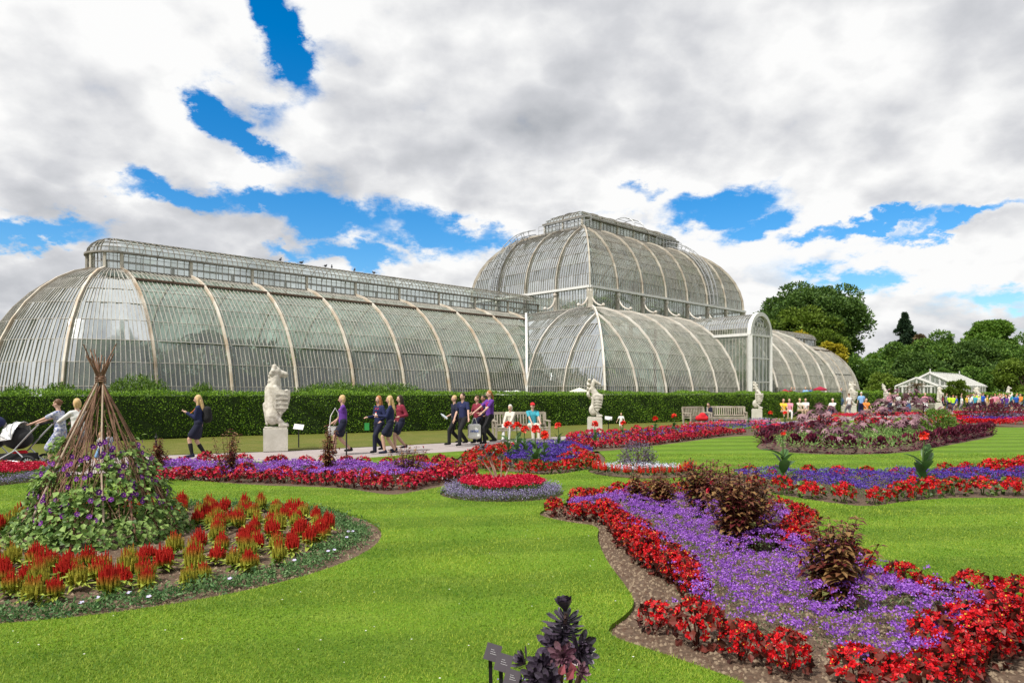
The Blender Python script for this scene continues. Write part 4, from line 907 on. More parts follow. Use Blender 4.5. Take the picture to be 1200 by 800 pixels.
# big right-hand bed
row([(644, 600), (668, 604), (694, 607), (710, 610)], .26, .05, 'near', 'red begonia with bronze leaves at the pointed left end of the big right bed', 'begonias at the left tip of the big right bed')
row([(718, 607), (728, 622), (740, 638), (757, 654), (776, 668), (800, 684), (812, 697)], .17, .05, 'near', 'red begonia with bronze leaves along the left edge of the big right bed', 'begonias along the left edge of the big right bed', .98)
row([(732, 618), (742, 630), (770, 652), (800, 676), (806, 690)], .42, .05, 'near', 'red begonia in the second row of the left edge of the big right bed', 'inner begonias of the left edge of the big right bed', 1.05)
row([(752, 728), (790, 738), (830, 752), (872, 766), (921, 782), (966, 795), (1020, 806), (1075, 818), (1120, 826)], .33, .04, 'near', 'red begonia with bronze leaves along the near edge of the big right bed', 'begonias along the near edge of the big right bed', .98)
row([(1100, 800), (1130, 782), (1165, 762), (1200, 742), (1240, 725)], .24, .06, 'near', 'red begonia in the thick red band at the lower right corner', 'begonias in the lower right corner', 1.0)
row([(1092, 778), (1120, 762), (1150, 740), (1185, 724)], .34, .06, 'near', 'red begonia on the inner side of the lower right red band', 'inner begonias of the lower right corner', 1.05)
row([(665, 592), (700, 588), (745, 582), (790, 580), (830, 584), (880, 596), (930, 606), (945, 615)], .3, .06, 'near', 'red begonia with bronze leaves along the far edge of the big right bed', 'begonias along the far edge of the big right bed', 1.05)
row([(942, 622), (925, 632), (915, 640), (945, 652), (985, 664), (1010, 668)], .2, .06, 'near', 'red begonia at the right-hand notch of the big right bed', 'begonias at the right notch of the big right bed', 1.05)
row([(1036, 682), (1072, 694), (1112, 703), (1150, 706), (1190, 712), (1230, 722)], .3, .05, 'near', 'red begonia along the lawn edge right of the dark-leaved dahlia', 'begonias along the right lawn edge of the big right bed', .98)
# carpets of small flowers
def carpet(poly, n, hmin, hmax, m, label, size, ppc=7, leafm=None, leafn=6, name='flower_carpet', stems=True, spread=.02, avoid=None):
    xs = [p[0] for p in poly]; ys = [p[1] for p in poly]; X = RNG.uniform(min(xs), max(xs), n); Y = RNG.uniform(min(ys), max(ys), n); k = in_poly_np(X, Y, poly)
    if avoid is not None:
        for (ax, ay, ar) in avoid: k &= (X-ax)**2+(Y-ay)**2 > ar*ar
    X, Y = X[k], Y[k]; n = len(X); hf = hmin+(hmax-hmin)*(.5+.3*np.sin(X*5.1+np.cos(Y*3.3))+.3*(RNG.random(n)-.5)); c = np.stack([X, Y, SOILZ+hf], 1)
    off = RNG.normal(size=(n, ppc, 3))*spread; off[:, :, 2] = np.abs(off[:, :, 2])*.6; P = (c[:, None]+off).reshape(-1, 3); k = len(P)
    v, f = leaf_quads(P, unit(RNG.normal(size=(k, 3))+[0, -.2, .25]), RNG.uniform(.7, 1.3, k)*size, RNG.uniform(.7, 1.1, k)*size*.9); mi = np.zeros(k, int)
    if leafm:
        lp = np.repeat(c, leafn, 0)+RNG.normal(size=(n*leafn, 3))*[spread*2.2, spread*2.2, 0]; lp[:, 2] = SOILZ+RNG.random(len(lp))*np.repeat(hf, leafn)*.88; m_ = len(lp)
        v2, f2 = leaf_quads(lp, unit(RNG.normal(size=(m_, 3))+[0, 0, .9]), RNG.uniform(.8, 1.6, m_)*size*1.5, RNG.uniform(.5, .9, m_)*size*.6); f2 = f2+len(v); v = np.concatenate([v, v2]); f = np.concatenate([f, f2]); mi = np.concatenate([mi, np.ones(m_, int)])
    o = link(name, np_mesh(name, v, f, [m, leafm or m], mi)); return tag(o, label, 'flowers', kind='stuff')
DA = [(G(868, 640), 'largest dark-leaved dahlia bush in the middle of the big right bed', 1.0, 1.4), (G(980, 706), 'dark-leaved dahlia with big green lower leaves, nearest dahlia of the big bed', .80, .95), (G(772, 597), 'small dark-leaved dahlia near the far left of the big right bed', .62, .8), (G(826, 603), 'dark-leaved dahlia with red blooms at the far side of the big right bed', .9, 1.25), (G(890, 622), 'dark-leaved dahlia against the far right edge of the big bed', .7, .9)]
inner = smooth_poly(gp([(655, 597), (712, 606), (733, 618), (762, 646), (800, 668), (824, 700), (800, 726), (870, 752), (960, 780), (1060, 800), (1110, 790), (1160, 742), (1200, 722), (1110, 706), (1030, 686), (1000, 668), (925, 636), (935, 610), (880, 600), (800, 586), (700, 592)]), 1)
carpet(inner, 2500, .13, .26, M_PUR, 'loose carpet of small violet flowers filling the big right bed', .017, 27, M_SAGE, 9, 'violet_flowers', spread=.021)
outer_v = smooth_poly(gp([(640, 600), (705, 612), (716, 625), (745, 655), (790, 690), (800, 726), (760, 722), (870, 765), (1060, 815), (1180, 760), (1200, 716), (1100, 695), (930, 645), (950, 612), (800, 582), (690, 588)]), 1)
carpet(outer_v, 420, .16, .27, M_PUR, 'stray violet flowers among the begonias of the big right bed', .017, 18, M_SAGE, 5, 'violet_flowers', spread=.020)
def dahlia(p, label, H, Rr, nb=14, flowers=4, sc=1):
    root = empty('dahlia', (p.x, p.y, SOILZ), random.uniform(0, 6), label, 'dahlia'); l = MB(); s = MB(); H *= .86; R = Rr*.33
    for k in range(nb):
        a = random.uniform(0, 2*PI); r0 = random.uniform(.1, 1)*R; top = Vector((r0*math.cos(a), r0*math.sin(a), H*random.uniform(.72, 1.08)*(1-.25*(r0/R)**2))); b0 = Vector((top.x*.25, top.y*.25, 0)); pts = [b0.lerp(top, t)+Vector((0, 0, .04*math.sin(t*PI))) for t in (0, .35, .7, 1)]; s.tube(pts, [.008, .006, .005, .003], 4)
        for j in range(17):
            t = .08+.92*j/16; q = b0.lerp(top, t); L = (.125-.055*t)*random.uniform(.8, 1.3)
            for s_ in (0, 1): a2 = j*1.3+s_*PI+random.uniform(-.4, .4); l.leaf(q, (math.cos(a2), math.sin(a2), random.uniform(-.25, .45)), UP, L, L*.52, .25)
        for _ in range(3): l.leaf(top, rdir(.3), UP, .035, .022)
    s.obj('stems', M_DSTEM, root); l.obj('foliage', M_DAHL, root)
    g = MB()
    for k in range(9): a = random.uniform(0, 6.28); g.leaf((.3*R*math.cos(a), .3*R*math.sin(a), H*random.uniform(.18, .4)), (math.cos(a), math.sin(a), .1), UP, .12, .075, .25)
    g.obj('lower_leaves', mat('dull_green_leaf', (.10, .12, .03), .5, .3, 6, col2=(.22, .22, .08), island=.7, transl=.2), root)
    for k in range(flowers):
        a = random.uniform(0, 6.28); f = MB(); c = Vector((R*.8*math.cos(a), R*.8*math.sin(a), H*random.uniform(.45, .9)))
        for ring in range(4): petals(f, c+UP*.004*ring, 9-ring, .034-.007*ring, Vector((math.cos(a), math.sin(a), .5)), .3+.35*ring)
        f.obj('flower', M_RED2, root)
    return root
for p, lb, H, Rr in DA: dahlia(p, lb, H, Rr, nb=int(30*Rr*Rr+9), flowers=3)
dahlia(G(745, 592), 'low dark-leaved dahlia among begonias at the far left of the big bed', .55, .7, 12, 2)
# left circular bed: feathery celosia in bands
M_CEL = mat('celosia_plume', (.26, .25, .02), .7, .25, 9, col2=(.46, .42, .05), island=.5, transl=.25, axis_z=(.075, .13, (.48, .018, .010), .15))
M_CELL = mat('celosia_leaf', (.13, .22, .03), .5, .25, 8, col2=(.42, .50, .08), island=.7, transl=.3)
CP = []
for _ in range(5):
    l = MB(); s = MB(); R, H = .078, .15
    for k in range(26):
        a = 2*PI*k/26+random.uniform(-.2, .2); l.leaf((0, 0, random.uniform(.01, .06)), (math.cos(a), math.sin(a), random.uniform(.0, .9)), UP, random.uniform(.09, .15), random.uniform(.04, .06), .3)
    for k in range(28):
        a = k*2.4; r = R*math.sqrt((k+.5)/28)*.8; x, y = r*math.cos(a), r*math.sin(a); z0 = .035+.04*(1-r/R); h = random.uniform(.07, .11)*(1.1-.7*(r/R)**2); out = Vector((x, y, 0))*.35
        pts = [Vector((x, y, z0)), Vector((x, y, z0+h*.5))+out*.5, Vector((x, y, z0+h*1.25))+out]; s.tube(pts, [.006, .012, .0015], 5, caps=False)
        for j in range(7): q = pts[0].lerp(pts[2], .15+.11*j); v = rdir(-.2); s.leaf(q, v+UP*.8, v, .022, .010)
    CP.append((l.mesh('foliage', M_CELL), s.mesh('plumes', M_CEL)))
ccx, ccy = -4.4, 7.72; tep = Vector((-4.85, 8.25, 0)); cnt = 0
for ring, r0 in enumerate((2.26, 1.97, 1.68, 1.40, 1.14)):
    n = int(2*PI*r0/.27)
    for k in range(n):
        a = 2*PI*(k+.5*(ring % 2))/n+random.uniform(-.05, .05); r = r0+random.uniform(-.08, .08); x, y = ccx+r*math.cos(a), ccy+r*math.sin(a)
        if (x-tep.x)**2+(y-tep.y)**2 < 1.05**2 or x < -.86*y-.3: continue
        if random.random() < .04: continue
        side = 'left of' if x < -5.2 else ('right of' if x > -3.9 else 'in front of')
        if y > 9.0: side = 'behind'
        l, s = random.choice(CP); root = empty('celosia', (x, y, SOILZ), random.uniform(0, 6), 'feathery red and yellow celosia %s the pole wigwam, %s' % (side, ('outermost row', 'second row from the edge', 'middle row', 'second row from the poles', 'row nearest the poles')[ring]), 'celosia', 'celosias %s the wigwam, row %s' % (side, ('one', 'two', 'three', 'four', 'five')[ring]))
        q = random.uniform(.86, 1.15); root.scale = (q, q, q*random.uniform(1.05, 1.5)); link('foliage', l, root); link('plumes', s, root); cnt += 1
ringp = []
for k in range(5200):
    a = random.uniform(0, 2*PI); r = 2.58+random.gauss(0, .10)+.05*math.sin(a*9); ringp.append((ccx+r*math.cos(a), ccy+r*math.sin(a), SOILZ+random.uniform(.01, .07)))
ringp = np.array(ringp); ringp = np.repeat(ringp, 4, 0)+RNG.normal(0, .018, (len(ringp)*4, 3)); ringp[:, 2] = np.abs(ringp[:, 2]+.04)-.03
v, f = leaf_quads(ringp, unit(RNG.normal(size=(len(ringp), 3))+[0, 0, .4]), RNG.uniform(.022, .05, len(ringp)), RNG.uniform(.010, .020, len(ringp)))
tag(link('edging_plants', np_mesh('edging_plants', v, f, mat('edging_leaf', (.045, .12, .035), .55, .3, 5, col2=(.16, .28, .10), island=.7, transl=.25))), 'low ferny green edging round the circular bed', 'edging', kind='stuff')
m = MB()
for k in range(16): a = random.uniform(-2.2, .3); r = 2.6+random.gauss(0, .06); p = Vector((ccx+r*math.cos(a), ccy+r*math.sin(a), SOILZ+.09)); petals(m, p, 5, .022, Vector((0, -.3, 1)), .2)
tag(m.obj('petunia', mat('pale_lilac_petal', (.50, .46, .66), .6, .1)), 'few pale lilac flowers in the green edging of the round bed', 'flowers', kind='stuff')
# ------------------------------------------------------------ wigwam of poles with climbers
wg = empty('wigwam', (tep.x, tep.y, SOILZ), 0, 'tall wigwam of bare hazel poles tied near the top and covered in purple-flowered climbers', 'wigwam')
M_POLE = mat('hazel_pole', (.15, .075, .05), .85, .3, 14, col2=(.30, .18, .12)); M_POLE2 = mat('pale_pole', (.36, .26, .19), .8, .2, 14, col2=(.52, .42, .33))
R0 = .86
for k in range(17):
    a = 2*PI*(k+.3)/17; r = R0*random.uniform(.94, 1.05); b = Vector((r*math.cos(a), r*math.sin(a), 0)); kx = Vector((random.uniform(-.03, .03), random.uniform(-.03, .03), 1.83)); e = kx+(kx-b)*random.uniform(.10, .24); mid = b.lerp(kx, .5)+Vector((random.uniform(-.03, .03), random.uniform(-.03, .03), 0))
    q = MB(); q.tube([b, mid, kx, e], [.012, .010, .009, .006], 6); q.obj('pole', M_POLE2 if k in (11, 14) else M_POLE, wg)
q = MB()
q.tube([(.0+.055*math.cos(t), .055*math.sin(t), 1.80+.012*t/PI) for t in [2*PI*j/10*1.0 for j in range(31)]], .009, 4); q.obj('binding', M_POLE, wg)
tw = MB()
for k in range(230):
    a = random.uniform(0, 2*PI); z0 = random.uniform(.1, 1.0); z1 = z0+random.uniform(.3, .9); a1 = a+random.uniform(-.6, .6); R1 = lambda z: R0*(1-z/1.83)+.02
    z1 = min(z1, 1.75); am = (a+a1)/2+random.uniform(-.25, .25); zm = (z0+z1)/2
    tw.tube([(R1(z0)*math.cos(a), R1(z0)*math.sin(a), z0), (R1(zm)*1.02*math.cos(am), R1(zm)*1.02*math.sin(am), zm), (R1(z1)*math.cos(a1), R1(z1)*math.sin(a1), z1)], [.005, .004, .003], 4, caps=False)
o = tw.obj('woven_twigs', M_POLE, wg); o['kind'] = 'stuff'
def climb(n, zf, rf, amask):
    P = []; D = []
    while len(P) < n:
        a = random.uniform(0, 2*PI); z = zf(a); r = R0*(1-z/1.83)+rf()
        if not amask(a, z): continue
        P.append((r*math.cos(a), r*math.sin(a), z)); D.append((math.cos(a)+random.gauss(0, .4), math.sin(a)+random.gauss(0, .4), -.35+random.gauss(0, .5)))
    return P, D
lf = MB()
def vine_h(a):                                          # how high the leaves reach on each side
    left = max(0, math.cos(a-PI*1.04)); right = max(0, math.cos(a+.15)); return .72+.75*left**3+.45*right**3+.12*math.sin(a*5)
P, D = climb(3900, lambda a: min(1.18, vine_h(a))*random.random()**.85, lambda: random.uniform(-.08, .13), lambda a, z: random.random() < (.96 if z < .3 else .6) and math.sin(a*7+z*9)+math.sin(a*3-z*14)+.5*math.sin(a*17+z*5) > (-1.9 if z < .3 else -.75))
for p, d in zip(P, D):
    s = random.uniform(.04, .088); lf.leaf(p, d, Vector((p[0], p[1], .3)), s, s*.95, .2)
o = lf.obj('climber_leaves', mat('climber_leaf', (.065, .14, .025), .5, .3, 5, col2=(.30, .44, .12), island=.75, transl=.3), wg); o['kind'] = 'stuff'
fb = MB(); fe = MB()
P, D = climb(120, lambda a: random.uniform(.3, 1.15), lambda: random.uniform(.07, .14), lambda a, z: math.sin(a) < .5 and abs(z-.62-.15*math.cos(a)) < .45)
for p, d in zip(P, D):
    p = Vector(p); d = Vector((p.x, p.y, .1)).normalized()+rdir(-1)*.3; petals(fb, p, 6, .033, d, .25); fe.ell(p+d.normalized()*.006, (.007,)*3, nu=5, nv=3)
o = fb.obj('purple_trumpet_flowers', mat('dark_purple_petal', (.055, .006, .11), .5, .3, 9, col2=(.17, .02, .26), island=.8), wg); o['kind'] = 'stuff'
fe.obj('flower_eyes', mat('pink_eye', (.6, .3, .45), .6, .1), wg)['kind'] = 'stuff'
# ------------------------------------------------------------ middle beds
def rnd(pix, step, jit, key, where, sc=1.0, name='begonia'): row(pix, step, jit, key, 'red begonia '+where, 'begonias '+where, sc)
rnd([(165, 562), (290, 562), (380, 565), (440, 571), (470, 571), (500, 566), (550, 558)], .33, .06, 'midr', 'along the near edge of the long bed by the path', 1.05)
rnd([(165, 557), (290, 557), (380, 559), (440, 562), (500, 561), (545, 555)], .62, .15, 'midr', 'scattered among the violet flowers of the long left bed', 1.0)
rnd([(545, 551), (500, 548), (440, 547), (360, 546), (280, 545), (180, 545)], .45, .12, 'midr', 'along the path edge of the long left bed', 1.05)
rnd([(515, 561), (530, 556), (548, 556)], .4, .1, 'midr', 'at the right end of the long left bed', 1.05)
lm = smooth_poly(gp([(150, 558), (290, 562), (400, 566), (460, 568), (548, 554), (470, 548), (300, 547), (150, 547)]), 1)
carpet(lm, 3400, .12, .22, M_PUR, 'violet flowers in the middle of the long left bed by the path', .032, 6, M_SAGE, 4, 'violet_flowers', spread=.035)
for p, lb, H, Rr in ((G(267, 556), 'dark-leaved dahlia in front of the schoolgirl walking alone', 1.0, .95), (G(383, 555), 'tall dark-leaved dahlia below the woman with the white handbag', 1.15, .8), (G(478, 557), 'wide dark-leaved dahlia near the right end of the long left bed', .75, 1.0), (G(186, 556), 'dark-leaved dahlia at the foot of the iron post', .8, .6)): dahlia(p, lb, H*1.05, Rr*1.15, 16, 2)
# mid bed
rnd([(548, 546), (575, 551), (610, 553), (640, 554), (670, 551), (698, 546)], .38, .05, 'midg', 'along the near edge of the bed with the tall cannas', 1.05)
rnd([(540, 541), (580, 545), (600, 547)], .4, .08, 'midg', 'in the left corner of the bed with the tall cannas', 1.1)
rnd([(556, 535), (580, 530), (600, 527)], .42, .1, 'midg', 'on the path side of the bed with the tall cannas', 1.1)
rnd([(570, 538), (585, 535), (600, 538)], .42, .1, 'midg', 'in the left part of the bed with the tall cannas', 1.1)
rnd([(660, 546), (680, 540), (672, 533), (685, 545)], .36, .08, 'midg', 'in the right part of the bed with the tall cannas', 1.15)
mm = smooth_poly(gp([(585, 545), (640, 550), (680, 545), (700, 533), (660, 524), (610, 526)]), 1)
carpet(mm, 2300, .17, .27, M_BLUE, 'deep blue flowers in the middle of the bed with the tall cannas', .036, 6, M_SAGE, 3, 'blue_flowers', spread=.035)
# long bed to the right
rnd([(672, 526), (760, 520), (850, 508.5), (875, 507)], .38, .06, 'midr', 'along the lawn edge of the long bed in front of the statues', 1.1)
rnd([(660, 520), (760, 513), (850, 505)], .42, .12, 'midr', 'in the second row of the long bed in front of the statues', 1.1)
rnd([(665, 514.5), (760, 506), (850, 499.5), (900, 498)], .6, .1, 'far', 'along the path edge of the long bed in front of the statues', 1.1)
rnd([(880, 506.5), (930, 505.5), (980, 502)], .5, .1, 'far', 'in the red band beside the third statue', 1.15)
rnd([(890, 503), (930, 501.5), (985, 499)], .5, .1, 'far', 'in the rear of the red band beside the third statue', 1.15)
lg = smooth_poly(gp([(662, 523), (760, 517), (850, 506), (980, 502), (985, 498), (870, 499), (760, 508), (662, 516)]), 1)
carpet(lg, 2600, .15, .24, M_BLUE, 'deep blue flowers along the long bed in front of the statues', .045, 5, M_SAGE, 3, 'blue_flowers', spread=.05)
pk = gp([(800, 502.5), (870, 501), (915, 499), (910, 496), (850, 497.5), (800, 500)])
carpet(pk, 900, .15, .28, mat('pink_petal', (.55, .12, .25), .6, .2, col2=(.75, .3, .45), island=.8), 'pale pink flowers in front of the empty benches', .05, 5, M_SAGE, 3, 'pink_flowers', spread=.05)
# round bed: red with lavender edging
rc = G(588, 577)
disc = lambda r, sx=1, sy=1: [(rc.x+r*sx*math.cos(a), rc.y+r*sy*math.sin(a)) for a in [2*PI*k/24 for k in range(24)]]
carpet(disc(.70), 1150, .20, .27, M_RED2, 'dense crimson red flowers filling the small round bed', .032, 7, M_GRNL, 3, 'red_flowers', spread=.03)
def ringcarpet(c, r0, r1, n, m, label, size, name, ry=1.0, h=(.08, .17), leafm=M_SAGE):
    a = RNG.random(n)*2*PI; r = np.sqrt(RNG.uniform(r0*r0, r1*r1, n)); X = c.x+r*np.cos(a); Y = c.y+ry*r*np.sin(a); hh = RNG.uniform(h[0], h[1], n); P = np.stack([X, Y, SOILZ+hh], 1); P = np.repeat(P, 5, 0)+RNG.normal(0, .025, (n*5, 3)); k = len(P)
    v, f = leaf_quads(P, unit(RNG.normal(size=(k, 3))+[0, 0, .4]), RNG.uniform(.7, 1.3, k)*size, RNG.uniform(.6, 1, k)*size*.8)
    Q = P.copy(); Q[:, 2] = SOILZ+RNG.random(k)*np.repeat(hh, 5)*.9; v2, f2 = leaf_quads(Q, unit(RNG.normal(size=(k, 3))+[0, 0, .8]), RNG.uniform(.8, 1.4, k)*size*1.4, RNG.uniform(.4, .7, k)*size*.7)
    o = link(name, np_mesh(name, np.concatenate([v, v2]), np.concatenate([f, f2+len(v)]), [m, leafm], np.concatenate([np.zeros(k, int), np.ones(k, int)]))); return tag(o, label, 'flowers', kind='stuff')
ringcarpet(rc, .68, .98, 1500, M_LAV, 'lavender blue edging flowers round the small red bed', .022, 'lavender_flowers')
fc = G(-18, 561)
rd_ = [(fc.x+.95*math.cos(a), fc.y+1.2*math.sin(a)) for a in [2*PI*k/24 for k in range(24)]]
carpet(rd_, 1500, .2, .27, M_RED2, 'crimson flowers in the small bed at the left edge', .036, 6, M_GRNL, 3, 'red_flowers', spread=.03)
ringcarpet(fc, .9, 1.22, 1700, M_LAV, 'lavender edging of the small red bed at the left edge', .024, 'lavender_flowers', 1.28)
# salvia bed with a grey bush
M_SAL = mat('salvia_spike', (.60, .012, .008), .5, .2, 9, col2=(.88, .05, .02), island=.8, transl=.2)
sv = G(752, 552)
for k in range(13):
    a = PI*1.02+PI*.96*k/12; x, y = sv.x+.98*math.cos(a), sv.y+1.05*math.sin(a)
    root = empty('salvia', (x, y, SOILZ), random.uniform(0, 6), 'scarlet salvia spikes on the near rim of the small oval bed', 'salvia', 'scarlet salvias on the rim of the oval bed'); l = MB(); s = MB()
    for j in range(26): v = rdir(-.1); l.leaf((v.x*.06, v.y*.06, .05+v.z*.05), v+UP*.2, UP, .09, .05)
    for j in range(11):
        b = Vector((random.uniform(-.085, .085), random.uniform(-.085, .085), .10)); t = b+Vector((b.x*.3, b.y*.3, random.uniform(.12, .2)))
        for i in range(7): petals(s, b.lerp(t, .15+.13*i), 4, .024*(1.15-.1*i), Vector((b.x*3, b.y*3, 1)), .9)
    l.obj('foliage', M_GRNL, root); s.obj('flower_spikes', M_SAL, root)
def fine_bush(p, R, H, n, m, label, name='grey_bush', ls=.05, extra=None):
    th = RNG.random(n)*2*PI; u = RNG.uniform(-.2, 1, n); rr = R*np.sqrt(np.maximum(.05, 1-u*u*.8))*RNG.uniform(.5, 1.05, n); P_ = np.stack([rr*np.cos(th), rr*np.sin(th), H*(.25+.7*u)+RNG.normal(0, .04, n)], 1)
    root = empty(name, (p.x, p.y, SOILZ), 0, label, 'bush'); v, f = leaf_quads(P_, unit(P_*[1, 1, .5]+RNG.normal(size=(n, 3))*.5), RNG.uniform(.6, 1.5, n)*ls, RNG.uniform(.4, .8, n)*ls*.6); link('foliage', np_mesh('foliage', v, f, m), root)
    s = MB(); [s.tube([(0, 0, 0), (random.uniform(-1, 1)*R, random.uniform(-1, 1)*R, H*random.uniform(.5, 1))], [.006, .003], 4) for _ in range(26)]; s.obj('stems', M_DSTEM, root); return root
gb = fine_bush(sv+Vector((.0, .45, 0)), .42, .62, 1700, mat('purple_grey_leaf', (.07, .045, .08), .6, .3, 6, col2=(.20, .16, .24), island=.8, transl=.2), 'bushy grey purple plant in the middle of the oval salvia bed')
cr = [(sv.x+.85*math.cos(a), sv.y+.15+.75*math.sin(a)) for a in [2*PI*k/20 for k in range(20)]]
carpet(cr, 420, .10, .2, mat('pale_blue_petal', (.42, .46, .62), .6, .2, col2=(.70, .72, .80), island=.8), 'small pale blue and white flowers round the grey bush', .026, 5, M_GRNL, 5, 'pale_flowers', spread=.03)
# blue and red bed on the right
rnd([(872, 571), (900, 575), (945, 581), (990, 586), (1035, 588), (1075, 581), (1130, 577), (1210, 577), (1280, 578)], .50, .03, 'midg', 'along the near edge of the blue and red bed on the right', 1.12)
rnd([(860, 558), (930, 559), (1000, 560), (1060, 560), (1130, 558), (1200, 556), (1280, 556)], .55, .04, 'midg', 'along the far edge of the blue and red bed on the right', 1.1)
rnd([(1150, 557), (1200, 552), (1280, 549)], .3, .1, 'midg', 'massed in the far right corner of the blue and red bed', 1.15)
rnd([(1165, 560), (1210, 556), (1280, 553)], .36, .1, 'midg', 'in the second row at the far right of the blue bed', 1.15)
rb = smooth_poly(gp([(860, 563), (900, 572), (960, 580), (1035, 585), (1080, 577), (1140, 573), (1290, 573), (1290, 556), (1140, 558), (1000, 560), (860, 557)]), 1)
carpet(rb, 3600, .15, .24, M_BLUE, 'deep blue flowers between the red rows of the right-hand bed', .026, 7, M_SAGE, 3, 'blue_flowers', spread=.03)
# cannas
M_CAN = mat('canna_leaf', (.035, .095, .025), .35, .25, 4, col2=(.09, .19, .05), island=.5, transl=.3)
CAN = mat('canna_petal', (.62, .010, .008), .4, .2, 6, col2=(.88, .05, .02), island=.7, transl=.2)
def canna(p, H, label, nl=9, fl=True, sc=1.0, fs=1.0):
    root = empty('canna', (p.x, p.y, SOILZ), random.uniform(0, 6), label, 'canna'); st = MB(); st.tube([(0, 0, 0), (.02, 0, H*.6), (0, .01, H*.93)], [.02, .014, .008], 6); st.obj('stem', M_STEM, root)
    for k in range(nl):
        a = k*2.3+random.uniform(-.3, .3); z = H*(.06+.55*k/nl); L = H*random.uniform(.36, .5)*sc; W = L*.34; el_ = random.uniform(.6, 1.15); m = MB(); pts = []; row_ = 7
        d = Vector((math.cos(a), math.sin(a), 0)); s = Vector((-math.sin(a), math.cos(a), 0))
        for j in range(row_+1): t = j/row_; pts.append((Vector((0, 0, z))+d*L*math.cos(el_)*t+UP*(L*math.sin(el_)*t-L*.32*t*t), W*.5*math.sin(PI*min(1, .08+.92*t)**.8)))
        P_ = []; Fs = []
        for q, w_ in pts: P_ += [q-s*w_+UP*w_*.35, q, q+s*w_+UP*w_*.35]
        for j in range(row_): b = 3*j; Fs += [(b, b+1, b+4, b+3), (b+1, b+2, b+5, b+4)]
        m.add(P_, Fs); m.obj('leaf', M_CAN, root, True)
    if fl:
        f = MB()
        for k in range(16): v = rdir(-.5); c = Vector((0, 0, H*.95))+v*.055*fs; petals(f, c, 4, .06*fs*random.uniform(.7, 1.2), v+UP*.3, .5)
        f.obj('flower', CAN, root)
    return root
canna(G(918, 571), 1.02, 'canna with closed red bud at the left of the blue and red bed', 10, True, 1.05, .45)
canna(G(1083, 574), 1.0, 'canna with full red flower in the middle of the blue and red bed', 11, True, 1.1, .85)
for x, yb, fx, fy, lb in ((596, 541, 603, 494, 'canna with red flower overlapping the white-haired woman on the bench'), (606, 538, 600, 495, 'canna with red flower left of the knees of the seated couple'), (615, 540, 613, 500, 'canna with red flower between the two seated people'), (628, 545, 626, 499, 'canna with red flower in front of the man in the turquoise shirt'), (638, 545, 637, 506, 'canna with red flower at the right of the seated man'),
    (654, 530, 655, 496, 'canna with orange red flower left of the horse statue'), (697, 521, 697, 494, 'canna with red flower in front of the horse statue pedestal'), (730, 514, 731, 494, 'canna right of the small child behind the flower bed'), (768, 510, 769, 488, 'canna with round red flower left of the empty benches'), (790, 508, 788, 485, 'canna with high red flower just left of the empty benches'), (877, 500, 905, 484, 'leafy canna left of the third statue'), (903, 499, 903, 482, 'canna with red flower right of the third statue'), (920, 499, 920, 482, 'canna with red flower in front of the person in yellow')):
    p = G(x, yb); H = max(.6, CAMH-(fy-460)/F*p.y); canna(p, H, lb, 8 if yb < 530 else 9, lb.find('leafy') < 0, .95, 1.15)
# large leafy clump in mid bed and the small dark plant in the round bed
canna(G(628, 550), .62, 'large low canna clump with broad green leaves in the middle bed', 16, False, 1.35)
# island bed
M_BURG = mat('burgundy_leaf', (.055, .006, .022), .45, .3, 6, col2=(.17, .02, .05), island=.8, transl=.15, objvar=.1)
BP = []
for _ in range(4):
    l = MB()
    for k in range(170): v = rdir(-.95); l.leaf((v.x*.13, v.y*.13, .15+v.z*.15), v+UP*.3, v, .085, .055); BP.append(l.mesh('burgundy_plant', M_BURG))
def burg(pix, step, where):
    for p in walk([G(*q) for q in pix], step, .04):
        o = link('burgundy_plant', random.choice(BP)); o.location = (p.x, p.y, SOILZ); o.rotation_euler = (0, 0, random.uniform(0, 6)); s = random.uniform(1.1, 1.35); o.scale = (s, s, s*1.15); tag(o, 'rounded burgundy leaved plant '+where, 'edging plant', 'burgundy plants '+where)
burg([(893, 524), (935, 528), (975, 530), (1020, 530), (1055, 528)], .50, 'along the front edge of the island bed')
burg([(1060, 527), (1085, 523), (1120, 516), (1160, 508)], .27, 'along the right front edge of the island bed')
burg([(890, 519), (905, 513), (940, 507), (975, 503)], .42, 'along the left rear edge of the island bed')
isl = smooth_poly(gp([(900, 523), (975, 528), (1055, 526), (1110, 514), (1140, 507), (1060, 498), (960, 503), (915, 512)]), 1)
n = 26000; xs = [p[0] for p in isl]; ys = [p[1] for p in isl]; X = RNG.uniform(min(xs), max(xs), n); Y = RNG.uniform(min(ys), max(ys), n); k = in_poly_np(X, Y, isl); X, Y = X[k], Y[k]; n = len(X)
v, f = leaf_quads(np.stack([X, Y, SOILZ+RNG.uniform(.02, .22, n)], 1), unit(RNG.normal(size=(n, 3))+[0, 0, 1]), RNG.uniform(.05, .1, n), RNG.uniform(.03, .05, n))
tag(link('ground_cover', np_mesh('ground_cover', v, f, mat('cover_leaf', (.09, .20, .04), .5, .3, 4, col2=(.28, .44, .12), island=.7, transl=.3))), 'fresh green ground cover inside the island bed', 'ground cover', kind='stuff')
M_CAST = mat('castor_leaf', (.15, .06, .09), .4, .3, 3, col2=(.42, .25, .29), island=.8, transl=.3)
def star_leaf(mb, p, d, R):
    d = Vector(d).normalized(); a = d.cross(Vector((.2, .1, 1))).normalized(); b = d.cross(a); n = 7; ring = []
    for k in range(n*2): t = 2*PI*k/(2*n); r = R if k % 2 == 0 else R*.38; ring.append(Vector(p)+(a*math.cos(t)+b*math.sin(t))*r-d*(.25*r if k % 2 == 0 else 0))
    mb.add([Vector(p)]+ring, [(0, 1+k, 1+(k+1) % (2*n)) for k in range(2*n)])
